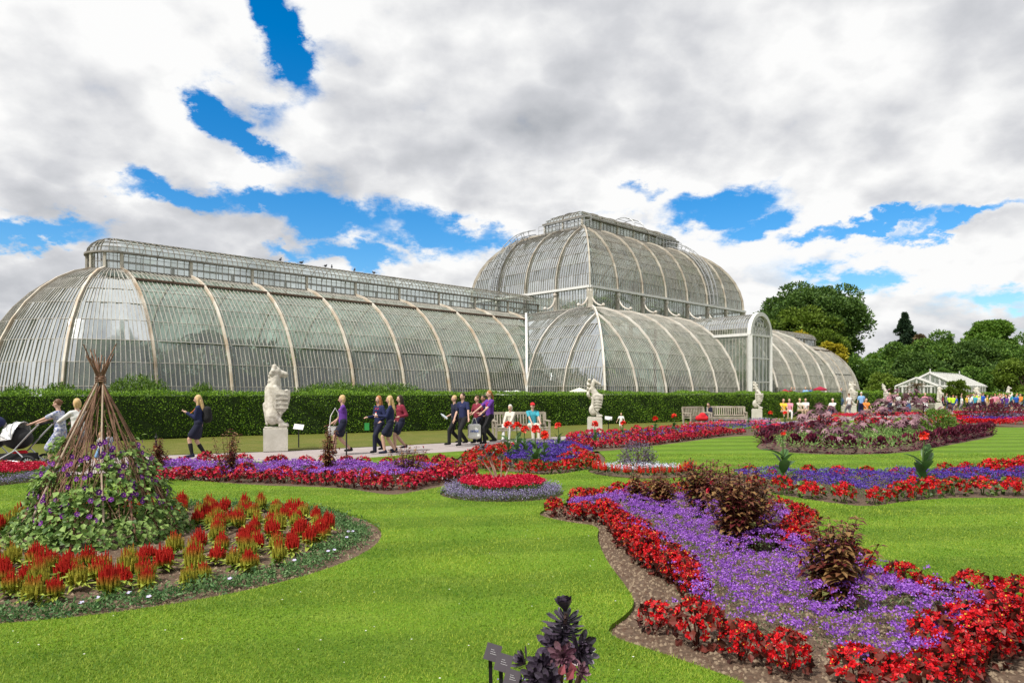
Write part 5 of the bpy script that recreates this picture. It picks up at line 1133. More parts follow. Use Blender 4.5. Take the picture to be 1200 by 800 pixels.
def castor(p, H, R, n, label):
    root = empty('castor_oil_plant', (p.x, p.y, SOILZ), random.uniform(0, 6), label, 'plant'); s = MB(); l = MB(); s.tube([(0, 0, 0), (0, .02, H*.85)], [.03, .015], 6)
    for k in range(n):
        z = H*random.uniform(.15, 1); a = random.uniform(0, 6.28); r = R*random.uniform(.25, 1)*(1.1-.5*z/H); q = Vector((r*math.cos(a), r*math.sin(a), z+.05)); s.tube([(0, 0, z*.8), q], [.008, .005], 4, caps=False); star_leaf(l, q, (math.cos(a)*.8, math.sin(a)*.8, .9), random.uniform(.12, .22))
    s.obj('stems', M_DSTEM, root); l.obj('foliage', M_CAST, root)
for x, y, H, R, n, lb in ((962, 516, 1.35, .75, 44, 'tall purple castor oil plant left of centre in the island bed'), (942, 511, .9, .6, 26, 'purple castor oil plant behind the left part of the island bed'), (985, 523, .9, .6, 26, 'low purple castor oil plant near the front of the island bed'), (1012, 509, 1.0, .7, 28, 'purple castor oil plant between the two tall ones of the island bed'),
    (1058, 510, 1.75, 1.05, 90, 'largest purple castor oil plant right of centre in the island bed'), (1082, 505, 1.45, .9, 50, 'purple castor oil plant right behind the largest one'), (1034, 505, 1.35, .8, 44, 'purple castor oil plant left behind the largest one'), (1112, 506, 1.1, .7, 30, 'purple castor oil plant at the right end of the island bed'), (1000, 519, .6, .5, 16, 'short purple castor oil plant at the island bed front')): castor(G(x, y), H, R, n, lb)
fine_bush(G(1098, 507), .7, 1.0, 1500, LM['fresh'], 'light green feathery bush right of the purple castor oil plants', 'green_bush', .12)
for x, y, r in ((1070, 498, 5), (1045, 498, 5), (1100, 499, 4), (1010, 497, 4), (985, 497, 3)):
    P_ = G(x, y)
    for k in range(r): plant('begonia', 'far', P_+Vector((random.uniform(-1, 1), random.uniform(-.7, .7), 0)), 'red begonia behind the castor oil plants of the island bed', 'begonia', 'begonias behind the castor oil plants', 1.6)
# far beds
def strip(pix, w_, n, m, label, name, size=.09, h=(.15, .3)):
    P_ = []
    for p in walk([G(*q) for q in pix], .02): P_.append(p)
    P_ = np.array([tuple(p) for p in P_]); idx = RNG.integers(0, len(P_), n); Q = P_[idx]+np.stack([RNG.normal(0, .3, n), RNG.normal(0, w_, n), RNG.uniform(h[0], h[1], n)], 1)
    v, f = leaf_quads(Q, unit(RNG.normal(size=(n, 3))+[0, 0, .4]), RNG.uniform(.7, 1.3, n)*size, RNG.uniform(.6, 1, n)*size*.8); tag(link(name, np_mesh(name, v, f, m)), label, 'flowers', kind='stuff')
strip([(1112, 487), (1250, 487)], 1.0, 5000, M_RED2, 'far band of red flowers in front of the crowd', 'red_flowers')
strip([(1112, 493), (1135, 493.5)], .4, 1500, M_RED, 'short far band of red flowers left of the lavender', 'red_flowers')
strip([(1150, 489.5), (1250, 490)], .7, 3000, M_LAV, 'far band of lilac flowers at the right edge', 'lavender_flowers')
strip([(1133, 498), (1175, 498.5)], .4, 2400, M_RED, 'far band of orange red flowers behind the island bed tip', 'red_flowers')
strip([(1180, 496), (1250, 496)], .6, 2200, M_RED2, 'far red band at the right edge beyond the lawn', 'red_flowers')
strip([(1145, 495), (1190, 495)], .5, 1400, M_BLUE, 'far blue band behind the island bed tip', 'blue_flowers')
strip([(985, 490), (1105, 488)], .8, 3500, M_RED2, 'far band of red flowers along the path behind the island bed', 'red_flowers')
strip([(820, 499), (905, 496)], .3, 1200, M_LAV, 'lilac flowers in front of the empty benches', 'lavender_flowers', .06)
for x, y in ((1155, 491), (1182, 492)): fine_bush(G(x, y), 1.3, 1.0, 900, M_BURG, 'dark bushy plant in the far beds %s' % ('nearer the island bed' if x < 1170 else 'nearer the right edge'), 'dark_bush', .16)
# ------------------------------------------------------------ foreground: black aeonium, labels, small blue flowers
M_AEO = mat('black_rosette_leaf', (.010, .006, .012), .32, .3, 8, col2=(.075, .055, .085), island=.8, spec=.6); M_AEO2 = mat('plum_rosette_leaf', (.06, .02, .035), .35, .3, 8, col2=(.20, .10, .13), island=.8, spec=.5)
def rosette(mb, c, ax, R, n, m_el=(.15, 1.2), wf=.30):
    ax = Vector(ax).normalized(); a = ax.cross(Vector((.31, .2, .5))).normalized(); b = ax.cross(a)
    for k in range(n):
        f = k/n; t = k*2.39996; el_ = m_el[0]+(m_el[1]-m_el[0])*f; L = R*(1.05-.72*f)*random.uniform(.88, 1.1); W = L*wf*random.uniform(.9, 1.15)
        d = (a*math.cos(t)+b*math.sin(t))*math.cos(el_)+ax*math.sin(el_); s = d.cross(ax).normalized(); nn = s.cross(d); p0 = Vector(c)+ax*R*.25*f
        P_ = []; Fs = []
        for j, (u, w_, lift) in enumerate(((0, .25, 0), (.35, .55, -.02), (.7, 1, .02), (.9, .72, .08), (1, .12, .13))): q = p0+d*L*u+nn*L*lift; P_ += [q-s*W*w_*.5+nn*W*.14*w_, q, q+s*W*w_*.5+nn*W*.14*w_]
        for j in range(4): g_ = 3*j; Fs += [(g_, g_+1, g_+4, g_+3), (g_+1, g_+2, g_+5, g_+4)]
        mb.add(P_, Fs)
ax0 = Vector((.215, 3.25, 0)); ae = empty('aeonium', (ax0.x, ax0.y, SOILZ), 0, 'tall black purple aeonium with stacked rosettes at the bottom of the view', 'succulent')
def atp(x, y, d): return Vector(((x-600)/F*d, d, CAMH-(y-460)/F*d))-Vector((ax0.x, ax0.y, SOILZ))
st = MB()
RS = [(663, 716, 3.25, .075, 34, (-.15, -.1, 1), .55, .80, 1.35), (662, 731, 3.26, .105, 44, (.0, -.25, 1), .20, .05, .75), (660, 745, 3.24, .115, 48, (-.1, -.35, 1), .22, -.2, .6), (650, 757, 3.22, .088, 34, (-.2, -.8, .7), .34, .0, 1.2), (678, 762, 3.2, .10, 38, (.45, -.8, .45), .33, .0, 1.2), (660, 770, 3.15, .08, 32, (0, -1, .4), .34, .0, 1.2),
      (616, 778, 3.2, .075, 34, (-.8, -.2, .7), .30, .45, 1.3), (637, 782, 3.15, .085, 40, (-.2, -.8, .6), .34, .1, 1.3), (627, 795, 3.05, .07, 30, (-.1, -.9, .5), .34, .1, 1.3), (645, 800, 3.0, .075, 30, (0, -.9, .5), .34, .1, 1.3), (680, 788, 3.1, .05, 26, (.4, -.6, .6), .36, .2, 1.3), (612, 800, 3.1, .05, 22, (-.5, -.4, .8), .3, .2, 1.3), (688, 775, 3.3, .045, 20, (.8, -.2, .5), .3, .2, 1.2)]
for i, (x, y, d, R, n, ax, wf, e0, e1) in enumerate(RS):
    c = atp(x, y, d); m_ = MB(); rosette(m_, c, ax, R, n, (e0, e1), wf); m_.obj('rosette', M_AEO2 if i in (10, 5) else M_AEO, ae, False)
    st.tube([(random.uniform(-.04, .04), random.uniform(-.03, .05), 0), (c.x*.4, c.y*.4+.02, c.z*.5), c-Vector(ax).normalized()*R*.1], [.012, .010, .009], 6)
st.obj('stems', mat('succulent_stem', (.10, .06, .05), .7, .3, 20), ae)
pl_ = MB()
for q, (x, y) in enumerate(((672, 790), (664, 797), (655, 792))):
    c = atp(x, y, 3.08); pl_.leaf(c, (random.uniform(-.5, .5), -.4, .9), (0, -1, .2), .07, .04, .1)
pl_.obj('plum_leaves', mat('plum_leaf', (.28, .05, .08), .4, .3, 9, col2=(.42, .12, .15), island=.7), ae)
M_LABEL = mat('black_label_plate', (.085, .072, .085), .5, .1, 10); M_PRINT = mat('label_print', (.60, .58, .60), .6, .05)
for i, (x, y, d, w_, h_, tl, lb) in enumerate(((577.5, 764, 3.25, 22, 20, .30, 'dark plant label with faint white print, rearmost of the three labels'), (590, 776, 3.15, 23, 21, .30, 'dark plant label with white print, middle one of the three labels'), (600, 794, 3.05, 22, 20, .30, 'dark plant label with white print, nearest of the three labels at the bottom edge'))):
    c = Vector(((x-600)/F*d, d, CAMH-(y-460)/F*d)); root = empty('plant_label', (c.x, c.y, SOILZ), 0, lb, 'plant label', 'plant labels by the aeonium'); zc_ = c.z-SOILZ
    R_m = Matrix.Rotation(-.30, 3, 'Y') @ Matrix.Rotation(-.35, 3, 'X') @ Matrix.Identity(3); R_m = Matrix.Rotation(tl, 3, 'Y') @ Matrix.Rotation(-.35, 3, 'X'); W = w_/F*d*.82; H = h_/F*d*.95
    p = MB(); p.box((0, 0, zc_), (W, .004, H), R_m); p.obj('plate', M_LABEL, root)
    s = MB(); s.bar((-.012+.0, .012, zc_-H*.3), (-.005, .03, .0), .018, .006); s.obj('stake', mat('black_stake', (.012, .012, .013), .5, .1), root)
    t = MB(); lines = [[(-.10, .05), (.09, .05)], [(-.11, .07)], [(-.12, .16)]]
    for r_, segs in enumerate(lines):
        x0 = -.14*W
        for (a_, b_) in segs:
            n_ = 4+r_*2
            for j in range(n_):                                   # tiny raised letter strokes too small to read
                xx = -.14*W+j*W*.055; hgt = H*.035*random.uniform(.7, 1.2); t.box(R_m @ Vector((xx, -.0032, H*(.16-.12*r_)))+Vector((0, 0, zc_)), (W*.032, .001, hgt), R_m)
            break
    t.obj('print', M_PRINT, root); root['label'] = lb
fp = BED['front']
carpet([(x, y) for x, y in fp], 620, .04, .13, mat('lobelia_petal', (.20, .14, .46), .5, .2, col2=(.46, .38, .72), island=.8), 'tiny violet blue flowers at the bottom edge round the aeonium', .011, 4, M_SAGE, 8, 'small_blue_flowers', spread=.02)
# small dark aeonium in the round bed
p = G(588, 574); root = empty('aeonium', (p.x-.02, p.y, SOILZ), 0, 'small black aeonium on bare stems standing in the round red bed', 'succulent'); s = MB()
for c, R in (((-.28, 0, .72), .13), ((-.18, .05, .60), .12), ((.02, 0, .55), .10), ((-.32, 0, .55), .10), ((.16, .05, .45), .09)):
    m_ = MB(); rosette(m_, c, (c[0], -.3, .9), R, 18, (.1, 1.2), .32); m_.obj('rosette', M_AEO, root); s.tube([(0, 0, 0), (c[0]*.5, 0, c[2]*.6), c], [.018, .014, .012], 5)
s.obj('stems', mat('pale_stem', (.32, .22, .16), .8, .2), root)

# ------------------------------------------------------------ people
random.seed(77)
SKIN = mat('skin', (.50, .30, .22), .55, .06, 3, col2=(.60, .39, .30)); SKIN2 = mat('skin_tanned', (.36, .19, .12), .55, .06, 3)
def cloth(name, c, v=.12): return mat('cloth_'+name, c, .85, v, 6, bump=.2)
NAVY = cloth('navy', (.016, .022, .075)); NAVY2 = cloth('dark_navy', (.012, .014, .035)); PURP = cloth('purple', (.115, .035, .27)); BLK = cloth('black', (.014, .014, .016)); WHT = cloth('white', (.72, .72, .70), .05)
TURQ = cloth('turquoise', (.05, .33, .42)); CRM = cloth('cream', (.60, .57, .48)); SKYB = cloth('sky_blue', (.22, .40, .68)); MAR = cloth('maroon', (.20, .02, .04)); YELL = cloth('yellow', (.75, .48, .05)); REDC = cloth('red', (.60, .02, .03)); HIVI = cloth('lime', (.45, .75, .03)); JEAN = cloth('denim', (.05, .09, .19)); GRY = cloth('grey', (.20, .20, .22)); PNK = cloth('pink', (.65, .25, .33)); TAN = cloth('tan', (.40, .30, .20)); GRN = cloth('green', (.03, .25, .06)); ORG = cloth('orange', (.70, .22, .04)); BLU = cloth('blue', (.02, .09, .45))
FLOR = mat('cloth_floral', (.05, .09, .30), .85, .2, 22, col2=(.74, .75, .78)); HB = mat('hair_blonde', (.50, .32, .13), .5, .15, 30, col2=(.66, .47, .24)); HG_ = mat('hair_ginger', (.30, .11, .03), .5, .15, 30, col2=(.46, .20, .07)); HD = mat('hair_dark', (.03, .018, .012), .5, .2, 30); HBR = mat('hair_brown', (.11, .055, .025), .5, .2, 30); HW = mat('hair_white', (.66, .63, .57), .6, .1, 30); EYE = mat('eye_dark', (.02, .015, .012), .3, .1); LIP = mat('lips', (.45, .12, .10), .5, .1)
def ik(a, b, l1, l2, pole):
    d = b-a; L = min(d.length, (l1+l2)*.999); t = d.normalized(); x = (l1*l1-l2*l2+L*L)/(2*L); h = math.sqrt(max(0, l1*l1-x*x)); p = Vector(pole); p = (p-t*p.dot(t)); p = p.normalized() if p.length > 1e-4 else Vector((0, 0, 1)); return a+t*x+p*h, a+t*L
def person(pos, yaw, H, label, top, bottom, bm_, hair, hm, feet=(.0, .0), hands=((-.17, .03, .46), (.17, .03, .46)), sleeve='short', socks=None, shoes=BLK, skin=SKIN, seat=None, lean=0.0, lookz=0.0, look=0.0, vox=.011, extras=(), female=False, lanyard=None, face=True, collar=None, cat='person', group=None, z0=0, fem=1.0):
    """seat = height of the seat when sitting. feet = forward offsets of left, right foot as part of H."""
    root = empty('person', (pos[0], pos[1], z0), yaw, label, cat, group); h = H; V_ = Vector
    sw = (.092 if female else .110)*h; hw = .052*h
    if seat: pel = V_((0, -.0, seat+.08)); 
    else: pel = V_((0, sum(feet)*h*.5, .515*h-.02*h*abs(feet[0]-feet[1])*1.6))
    up = V_((0, math.sin(lean), math.cos(lean))); chest = pel+up*.20*h; neck = pel+up*.305*h; hc = neck+up*.053*h+V_((0, .014*h, .038*h)); hips = [pel+V_((s*hw, 0, -.01*h)) for s in (-1, 1)]; sh = [chest+up*.066*h+V_((s*sw, 0, 0)) for s in (-1, 1)]
    ank = []; knee = []
    for i, s in enumerate((-1, 1)):
        if seat: k = hips[i]+V_((s*.02*h, .245*h, .01*h)); a = V_((s*hw*1.1+feet[i]*.05, k.y+.02+feet[i]*h, .045*h-z0*0))
        else:
            a = V_((s*hw*.9, feet[i]*h, .048*h+(.03*h if feet[i] < -.1 else 0))); k, a2 = ik(hips[i], a, .245*h, .245*h, (0, 1, 0)); a = a if (hips[i]-a).length < .49*h else a2
        knee.append(k); ank.append(a)
    elb = []; hnd = []
    for i, s in enumerate((-1, 1)):
        t = V_(hands[i])*1.0; t = V_((t.x*h, t.y*h, t.z*h)); e, q = ik(sh[i], t, .165*h, .155*h, (s*.12, -.8, -.5)); elb.append(e); hnd.append(q)
    b = MB(); c = h/1.7
    b.ell(hc, (.073*c, .088*c, .107*c)); b.ell(hc+V_((0, .018, -.045))*c, (.052*c, .062*c, .062*c)); b.cap(hc+V_((0, .082, -.012))*c, hc+V_((0, .100, -.036))*c, .010*c, .014*c, 6)
    for s in (-1, 1): b.ell(hc+V_((s*.072, -.005, -.01))*c, (.014*c, .022*c, .032*c), nu=6, nv=5)
    b.cap(neck-up*.03*h, hc-V_((0, 0, .05*c)), .052*c, .046*c); b.cap(chest-V_((sw*.35, 0, 0)), chest+V_((sw*.35, 0, 0)), .085*c, .085*c); [b.cap(neck-up*.03*h, s_, .036*c, .042*c) for s_ in sh]; b.cap(chest, pel, .105*c, .105*c); b.cap(hips[0], hips[1], .088*c, .088*c)
    for i, s in enumerate((-1, 1)):
        b.cap(hips[i], knee[i], .082*c, .053*c); b.cap(knee[i], knee[i].lerp(ank[i], .35), .052*c, .053*c); b.cap(knee[i].lerp(ank[i], .35), ank[i], .053*c, .034*c); b.cap(ank[i]-V_((0, .02, .015))*c, ank[i]+V_((s*.01, .13, -.035))*c, .034*c, .024*c)
        b.cap(sh[i], elb[i], .045*c, .034*c); b.cap(elb[i], hnd[i], .034*c, .023*c)
        d = (hnd[i]-elb[i]).normalized(); sd = d.cross(V_((0, 0, 1)) if abs(d.z) < .8 else V_((0, 1, 0))).normalized(); pd = sd.cross(d); pc = hnd[i]+d*.045*c
        b.cap(hnd[i], pc, .024*c, .030*c, 8)
        for q, (o_, L_) in enumerate(((-.026, .062), (-.009, .074), (.009, .070), (.026, .055))):
            f0 = pc+sd*o_*c+d*.02*c; f1 = f0+d*L_*.5*c; f2 = f1+(d*.7-pd*.7*s)*L_*.45*c; b.cap(f0, f1, .0105*c, .0095*c, 6); b.cap(f1, f2, .0095*c, .0085*c, 6)
        b.cap(hnd[i]+d*.01*c-sd*.018*c, hnd[i]+d*.045*c-sd*.052*c, .011*c, .0095*c, 6)
    fine = vox < .02
    link('body', bake(b, min(vox, .009) if fine else vox, skin, 'body', 2, .35 if fine else .5), root)
    def part(name, mb, m, vx=None, sm=3, r=.5): return link(name, bake(mb, vx or vox*1.3, m, name, sm, r), root)
    t = MB()
    [t.cap(neck-up*.022*h, s_, .046*c, .056*c) for s_ in sh]; t.cap(chest+up*.045*h-V_((sw*.66, 0, 0)), chest+up*.045*h+V_((sw*.66, 0, 0)), .070*c, .070*c); t.cap(chest-V_((sw*.38, 0, 0)), chest+V_((sw*.38, 0, 0)), .104*c, .104*c); t.cap(chest-V_((.03*c, 0, 0)), pel+up*.02*h-V_((.035*c, 0, 0)), .112*c, .112*c); t.cap(chest+V_((.03*c, 0, 0)), pel+up*.02*h+V_((.035*c, 0, 0)), .112*c, .112*c)
    if female: t.cap(chest+V_((-.045, .07, .01))*c, chest+V_((.045, .07, .01))*c, .058*c, .058*c)
    for i in (0, 1):
        e = elb[i]; L = {'short': .72, 'long': 1, 'none': 0}[sleeve]
        if L: t.cap(sh[i], sh[i].lerp(e, L), .057*c, .054*c)
        if sleeve == 'long': t.cap(e, e.lerp(hnd[i], .9), .052*c, .038*c)
    part('top', t, top)
    if collar: q = MB(); q.tube([neck+V_((.062*math.cos(a), .06*math.sin(a)+.01, -.03+.012*math.sin(a)))*c if 0 else neck+V_((.06*c*math.cos(a), .055*c*math.sin(a)+.008, -.022*c)) for a in [2*PI*j/12 for j in range(13)]], .012*c, 5); q.obj('collar', collar, root)
    t = MB()
    if bottom == 'skirt' or bottom == 'dress':
        L = .24 if bottom == 'skirt' else .34
        if seat: [t.cap(hips[i], knee[i], .11*c, .085*c) for i in (0, 1)]
        else:
            t.cap(hips[0]+up*.04*h, hips[1]+up*.04*h, .10*c, .10*c); f = L*1.45/.5
            for u in (0, .25, .5, .75, 1): A_ = hips[0].lerp(hips[1], u); K_ = knee[0].lerp(knee[1], u); E_ = A_.lerp(K_, min(1, f*.98)); t.cap(A_, E_, .100*c, .108*c)
    else:
        t.cap(hips[0], hips[1], .106*c, .106*c); t.cap(pel, pel+up*.04*h, .11*c, .105*c)
        for i in (0, 1):
            if bottom == 'shorts': t.cap(hips[i], hips[i].lerp(knee[i], .8), .098*c, .082*c)
            else: t.cap(hips[i], knee[i], .096*c, .070*c); t.cap(knee[i], ank[i], .069*c, .058*c)
    part({'skirt': 'skirt', 'dress': 'dress_skirt', 'shorts': 'shorts'}.get(bottom, 'trousers'), t, bm_)
    for i, s in enumerate((-1, 1)):
        if socks: q = MB(); q.cap(knee[i].lerp(ank[i], .28), knee[i].lerp(ank[i], .4), .056*c, .060*c); q.cap(knee[i].lerp(ank[i], .4), ank[i], .060*c, .042*c); part('sock', q, socks)
        q = MB(); q.cap(ank[i]-V_((0, .028, .022))*c, ank[i]+V_((s*.01, .15, -.036))*c, .044*c, .034*c); q.cap(ank[i]+V_((0, -.01, .02))*c, ank[i]-V_((0, .02, .02))*c, .044*c, .042*c); part('shoe', q, shoes)
    hh = MB()
    hh.ell(hc+V_((0, -.016, .026))*c, (.082*c, .090*c, .100*c))
    if hair == 'long':
        hh.cap(hc+V_((0, -.06, -.02))*c, chest+V_((0, -.10, .06))*c, .062*c, .055*c); hh.cap(chest+V_((0, -.10, .06))*c, chest+V_((.01, -.12, -.06))*c, .055*c, .026*c)
        for s in (-1, 1): hh.cap(hc+V_((s*.062, -.01, -.01))*c, chest+V_((s*.075, .01, .10))*c, .032*c, .026*c); hh.cap(chest+V_((s*.075, .01, .10))*c, chest+V_((s*.07, .05, .0))*c, .026*c, .014*c)
    elif hair == 'pony': hh.cap(hc+V_((0, -.08, .02))*c, hc+V_((0, -.13, -.08))*c, .035*c, .03*c); hh.cap(hc+V_((0, -.13, -.08))*c, chest+V_((0, -.13, .07))*c, .03*c, .012*c)
    elif hair == 'bob': [hh.cap(hc+V_((s*.055, -.03, 0))*c, hc+V_((s*.05, -.035, -.075))*c, .040*c, .034*c) for s in (-1, 1)]; hh.cap(hc+V_((0, -.05, 0))*c, hc+V_((0, -.05, -.085))*c, .055*c, .04*c)
    elif hair == 'bun': hh.ell(hc+V_((0, -.09, .04))*c, (.04*c,)*3)
    part('hair', hh, hm)
    if face:
        for s in (-1, 1): q = MB(); q.ell(hc+V_((s*.027, .073, .004))*c, (.011*c, .008*c, .007*c), nu=6, nv=5); q.obj('eye', EYE, root)
        q = MB(); q.ell(hc+V_((0, .078, -.052))*c, (.021*c, .008*c, .006*c), nu=6, nv=5); q.obj('mouth', LIP, root)
    if lanyard:
        q = MB(); bd = chest+V_((0, .118*c, -.055*c))
        for s in (-1, 1): q.ribbon([neck+V_((s*.05*c, -.01, -.01)), chest+V_((s*.05*c, .105*c, .05*c)), bd], [V_((0, 1, 0))]*3, .02*c, .005)
        q.obj('lanyard', lanyard, root); q = MB(); q.box(bd-V_((0, -.006, .05*c)), (.07*c, .006, .10*c)); q.obj('badge', WHT, root)
    root_info = dict(root=root, hand=hnd, chest=chest, pel=pel, hc=hc, c=c, neck=neck, knee=knee); return root_info
LEFT = PI/2; RIGHT = -PI/2; CAM = PI; AWAY = 0.0     # yaw of a figure that faces that way (local +y is its front)
RW = (.20, -.20)
# woman and woman behind the pram
g = G(72, 549)
person(g, LEFT+.15, 1.56, 'woman in blue and white floral dress pushing a pram at the far left', FLOR, 'dress', FLOR, 'bun', HBR, (.10, -.08), ((-.10, .36, .62), (.10, .36, .62)), female=True, shoes=WHT, lean=.08)
g = G(92, 550)
person(g, LEFT-.45, 1.57, 'blonde woman in white jacket seen from behind with both hands on the pram handle', WHT, 'skirt', GRY, 'bob', HB, (.07, -.06), ((-.10, .40, .60), (.10, .40, .60)), 'long', female=True, shoes=GRY, lean=.06)
# schoolgirl alone
g = G(232, 536); I = person(g, LEFT+.25, 1.64, 'girl with long blonde hair, navy jumper, skirt and knee socks walking alone before the hedge', NAVY, 'skirt', NAVY2, 'long', HB, (.075, -.095), ((-.05, .16, .70), (.05, .17, .70)), 'long', socks=BLK, female=True, shoes=NAVY2)
q = MB(); q.tube([I['neck']+Vector((s, .02, -.03)) if 0 else I['neck']+Vector((.05, .03, -.02)), I['chest']+Vector((.02, .13, .02)), I['chest']+Vector((0, .2, -.04))], .012, 5); q.obj('orange_scarf', ORG, I['root'])
b = MB(); b.cap((0, 0, -.1), (0, 0, .1), .13, .11); o = link('backpack', bake(b, .02, BLK, 'backpack', 3, .6)); yy = LEFT+.25; p = I['chest']+Vector((0, -.20, -.06)); R3 = Matrix.Rotation(yy, 3, 'Z'); o.location = Vector((g.x, g.y, 0))+R3 @ p; o.rotation_euler = (0, 0, yy); tag(o, 'black backpack on the back of the girl walking alone', 'backpack')
# woman with handbag
g = G(401, 532); I = person(g, LEFT+.35, 1.64, 'woman with short blonde hair, purple shirt and navy skirt striding left on the path', PURP, 'skirt', NAVY2, 'bob', HB, (.12, -.14), ((.10, .10, .50), (.14, .13, .52)), 'short', socks=None, female=True, shoes=BLK, lanyard=PNK)
hb = empty('handbag', Vector((g.x, g.y, 0))+Matrix.Rotation(LEFT+.35, 3, 'Z') @ Vector((.22, .16, .62)), LEFT+.35+PI/2, 'white shoulder bag carried by the woman in the purple shirt', 'bag'); b = MB(); b.box((0, 0, 0), (.36, .12, .24)); b.obj('bag', WHT, hb); b = MB(); b.box((0, -.062, .05), (.37, .012, .12)); b.obj('flap', CRM, hb); b = MB(); b.tube([(-.15, 0, .1), (-.12, 0, .4), (.0, .0, .62), (.12, 0, .4), (.15, 0, .1)], .012, 5); b.obj('strap', WHT, hb)
# three schoolgirls
g1 = G(444, 530); I = person(g1, LEFT+.9, 1.62, 'girl with ginger hair and dark tights, leftmost of the three schoolgirls', NAVY, 'trousers', NAVY2, 'long', HG_, (.13, -.14), ((-.18, .12, .54), (.12, .15, .60)), 'long', female=True, lanyard=REDC)
b = MB(); b.box((0, 0, 0), (.13, .08, .20)); o = b.obj('green_bag', GRN); o.location = Vector((g1.x-.30, g1.y-.12, .72)); tag(o, 'small bright green bag held by the leftmost schoolgirl', 'bag')
g = G(458, 531.5); person(g, LEFT+.2, 1.62, 'girl with long blonde hair, navy jumper and bare legs, nearest of the three schoolgirls', NAVY, 'skirt', NAVY2, 'long', HB, (.10, -.08), ((-.06, .22, .64), (.06, .2, .62)), 'long', female=True, shoes=NAVY2)
g = G(468, 528); person(g, LEFT+.6, 1.63, 'dark haired girl in navy and maroon, rightmost of the three schoolgirls', MAR, 'skirt', NAVY2, 'long', HD, (.10, -.14), ((-.16, .08, .6), (.18, .0, .52)), 'long', female=True, shoes=NAVY2)
# group of five by the bench
g = G(534, 521); person(g, LEFT+.5, 1.62, 'fair haired youth mostly hidden behind the boy in the navy polo shirt', NAVY2, 'trousers', BLK, 'short', HB, (.16, -.12), ((-.26, .14, .52), (.18, .1, .55)), 'short')
g = G(542, 522); person(g, LEFT+.9, 1.70, 'boy in navy polo shirt and black trousers walking left with a bottle', NAVY, 'trousers', BLK, 'short', HD, (.13, -.16), ((-.24, .10, .50), (.19, .03, .46)), 'short', shoes=BLK)
b = MB(); b.cap((0, 0, 0), (0, 0, .16), .035, .033, 8); b.cap((0, 0, .16), (0, 0, .22), .018, .014, 8); o = b.obj('water_bottle', mat('clear_plastic', (.55, .62, .66), .15, .1), None, True); o.location = (g.x-.47, g.y-.24, .86); o.rotation_euler = (0, -.9, 0); tag(o, 'plastic water bottle in the hand of the boy in the navy polo shirt', 'bottle')
g = G(559, 519); person(g, LEFT+.7, 1.60, 'brown haired boy in maroon shirt between the other walking youths', MAR, 'trousers', NAVY2, 'short', HBR, (.10, -.12), ((-.22, .12, .62), (.14, .18, .58)), 'short')
g = G(566, 518); person(g, LEFT+.7, 1.62, 'black haired boy in navy shirt just left of the tall youth in purple', NAVY, 'trousers', BLK, 'short', HD, (.10, -.14), ((-.2, .1, .56), (.16, .14, .58)), 'short', skin=SKIN2)
g = G(573, 520); person(g, LEFT+.5, 1.78, 'tall youth with fair ponytail, purple polo shirt and dark trousers', PURP, 'trousers', BLK, 'pony', HG_, (.11, -.14), ((-.14, .22, .56), (.10, .24, .58)), 'short', lanyard=REDC)
g = G(556, 521); sb = empty('shopping_bag', (g.x, g.y-.1, .30), .3, 'white plastic shopping bag with blue writing carried among the youths', 'bag'); b = MB(); b.box((0, 0, .18), (.40, .16, .40)); b.box((0, 0, -.04), (.34, .13, .06)); b2 = MB(); b2.cap((-.13, 0, -.02), (.13, 0, -.02), .09, .09); b2.cap((-.14, 0, .3), (.14, 0, .3), .07, .07); b2.box((0, 0, .15), (.40, .14, .36)); link('bag', bake(b2, .02, WHT, 'bag', 6, .7), sb)
b = MB(); 
for k in range(5): b.tube([(-.12+.055*k+.02*math.cos(a), -.088, .14+.03*math.sin(a)) for a in [2*PI*j/8*.85 for j in range(9)]], .008, 4)
b.obj('writing', BLU, sb); b = MB(); b.tube([(-.1, 0, .34), (-.03, 0, .55), (.03, 0, .55), (.1, 0, .34)], .01, 4); b.obj('handles', WHT, sb)
# ------------------------------------------------------------ benches and seated couple
M_TEAK = mat('weathered_teak', (.27, .23, .18), .8, .2, 5, col2=(.45, .41, .34))
def bench(loc, rz, label, L=1.7):
    root = empty('park_bench', loc, rz, label, 'bench', 'wooden benches along the hedge')
    for s in (-1, 1):
        for y, h in ((-.22, .64), (.24, .95)): b = MB(); b.bar((s*(L/2-.04), y, 0), (s*(L/2-.04), y+(.10 if y > 0 else 0), h), .07, .07); b.obj('leg', M_TEAK, root)
        b = MB(); b.bar((s*(L/2-.04), -.28, .66), (s*(L/2-.04), .30, .67), .08, .04); b.obj('armrest', M_TEAK, root)
    for k in range(5): b = MB(); b.bar((-L/2+.05, -.2+.10*k, .43), (L/2-.05, -.2+.10*k, .43), .08, .03); b.obj('seat_slat', M_TEAK, root)
    b = MB(); b.bar((-L/2+.05, .335, .93), (L/2-.05, .335, .93), .04, .09); b.obj('top_rail', M_TEAK, root); b = MB(); b.bar((-L/2+.05, .28, .52), (L/2-.05, .28, .52), .04, .06); b.obj('lower_rail', M_TEAK, root)
    n = int(L/.11)
    for k in range(n): x = -L/2+.1+(L-.2)*k/(n-1); b = MB(); b.bar((x, .285, .53), (x, .33, .9), .05, .02, up=(0, 1, 0)); b.obj('back_slat', M_TEAK, root)
    b = MB(); b.bar((-L/2+.05, -.22, .36), (L/2-.05, -.22, .36), .04, .07); b.obj('front_rail', M_TEAK, root); return root
g = G(611, 515); bench((g.x, g.y, 0), .25, 'wooden slatted bench against the hedge on which the older couple sits', 2.0)
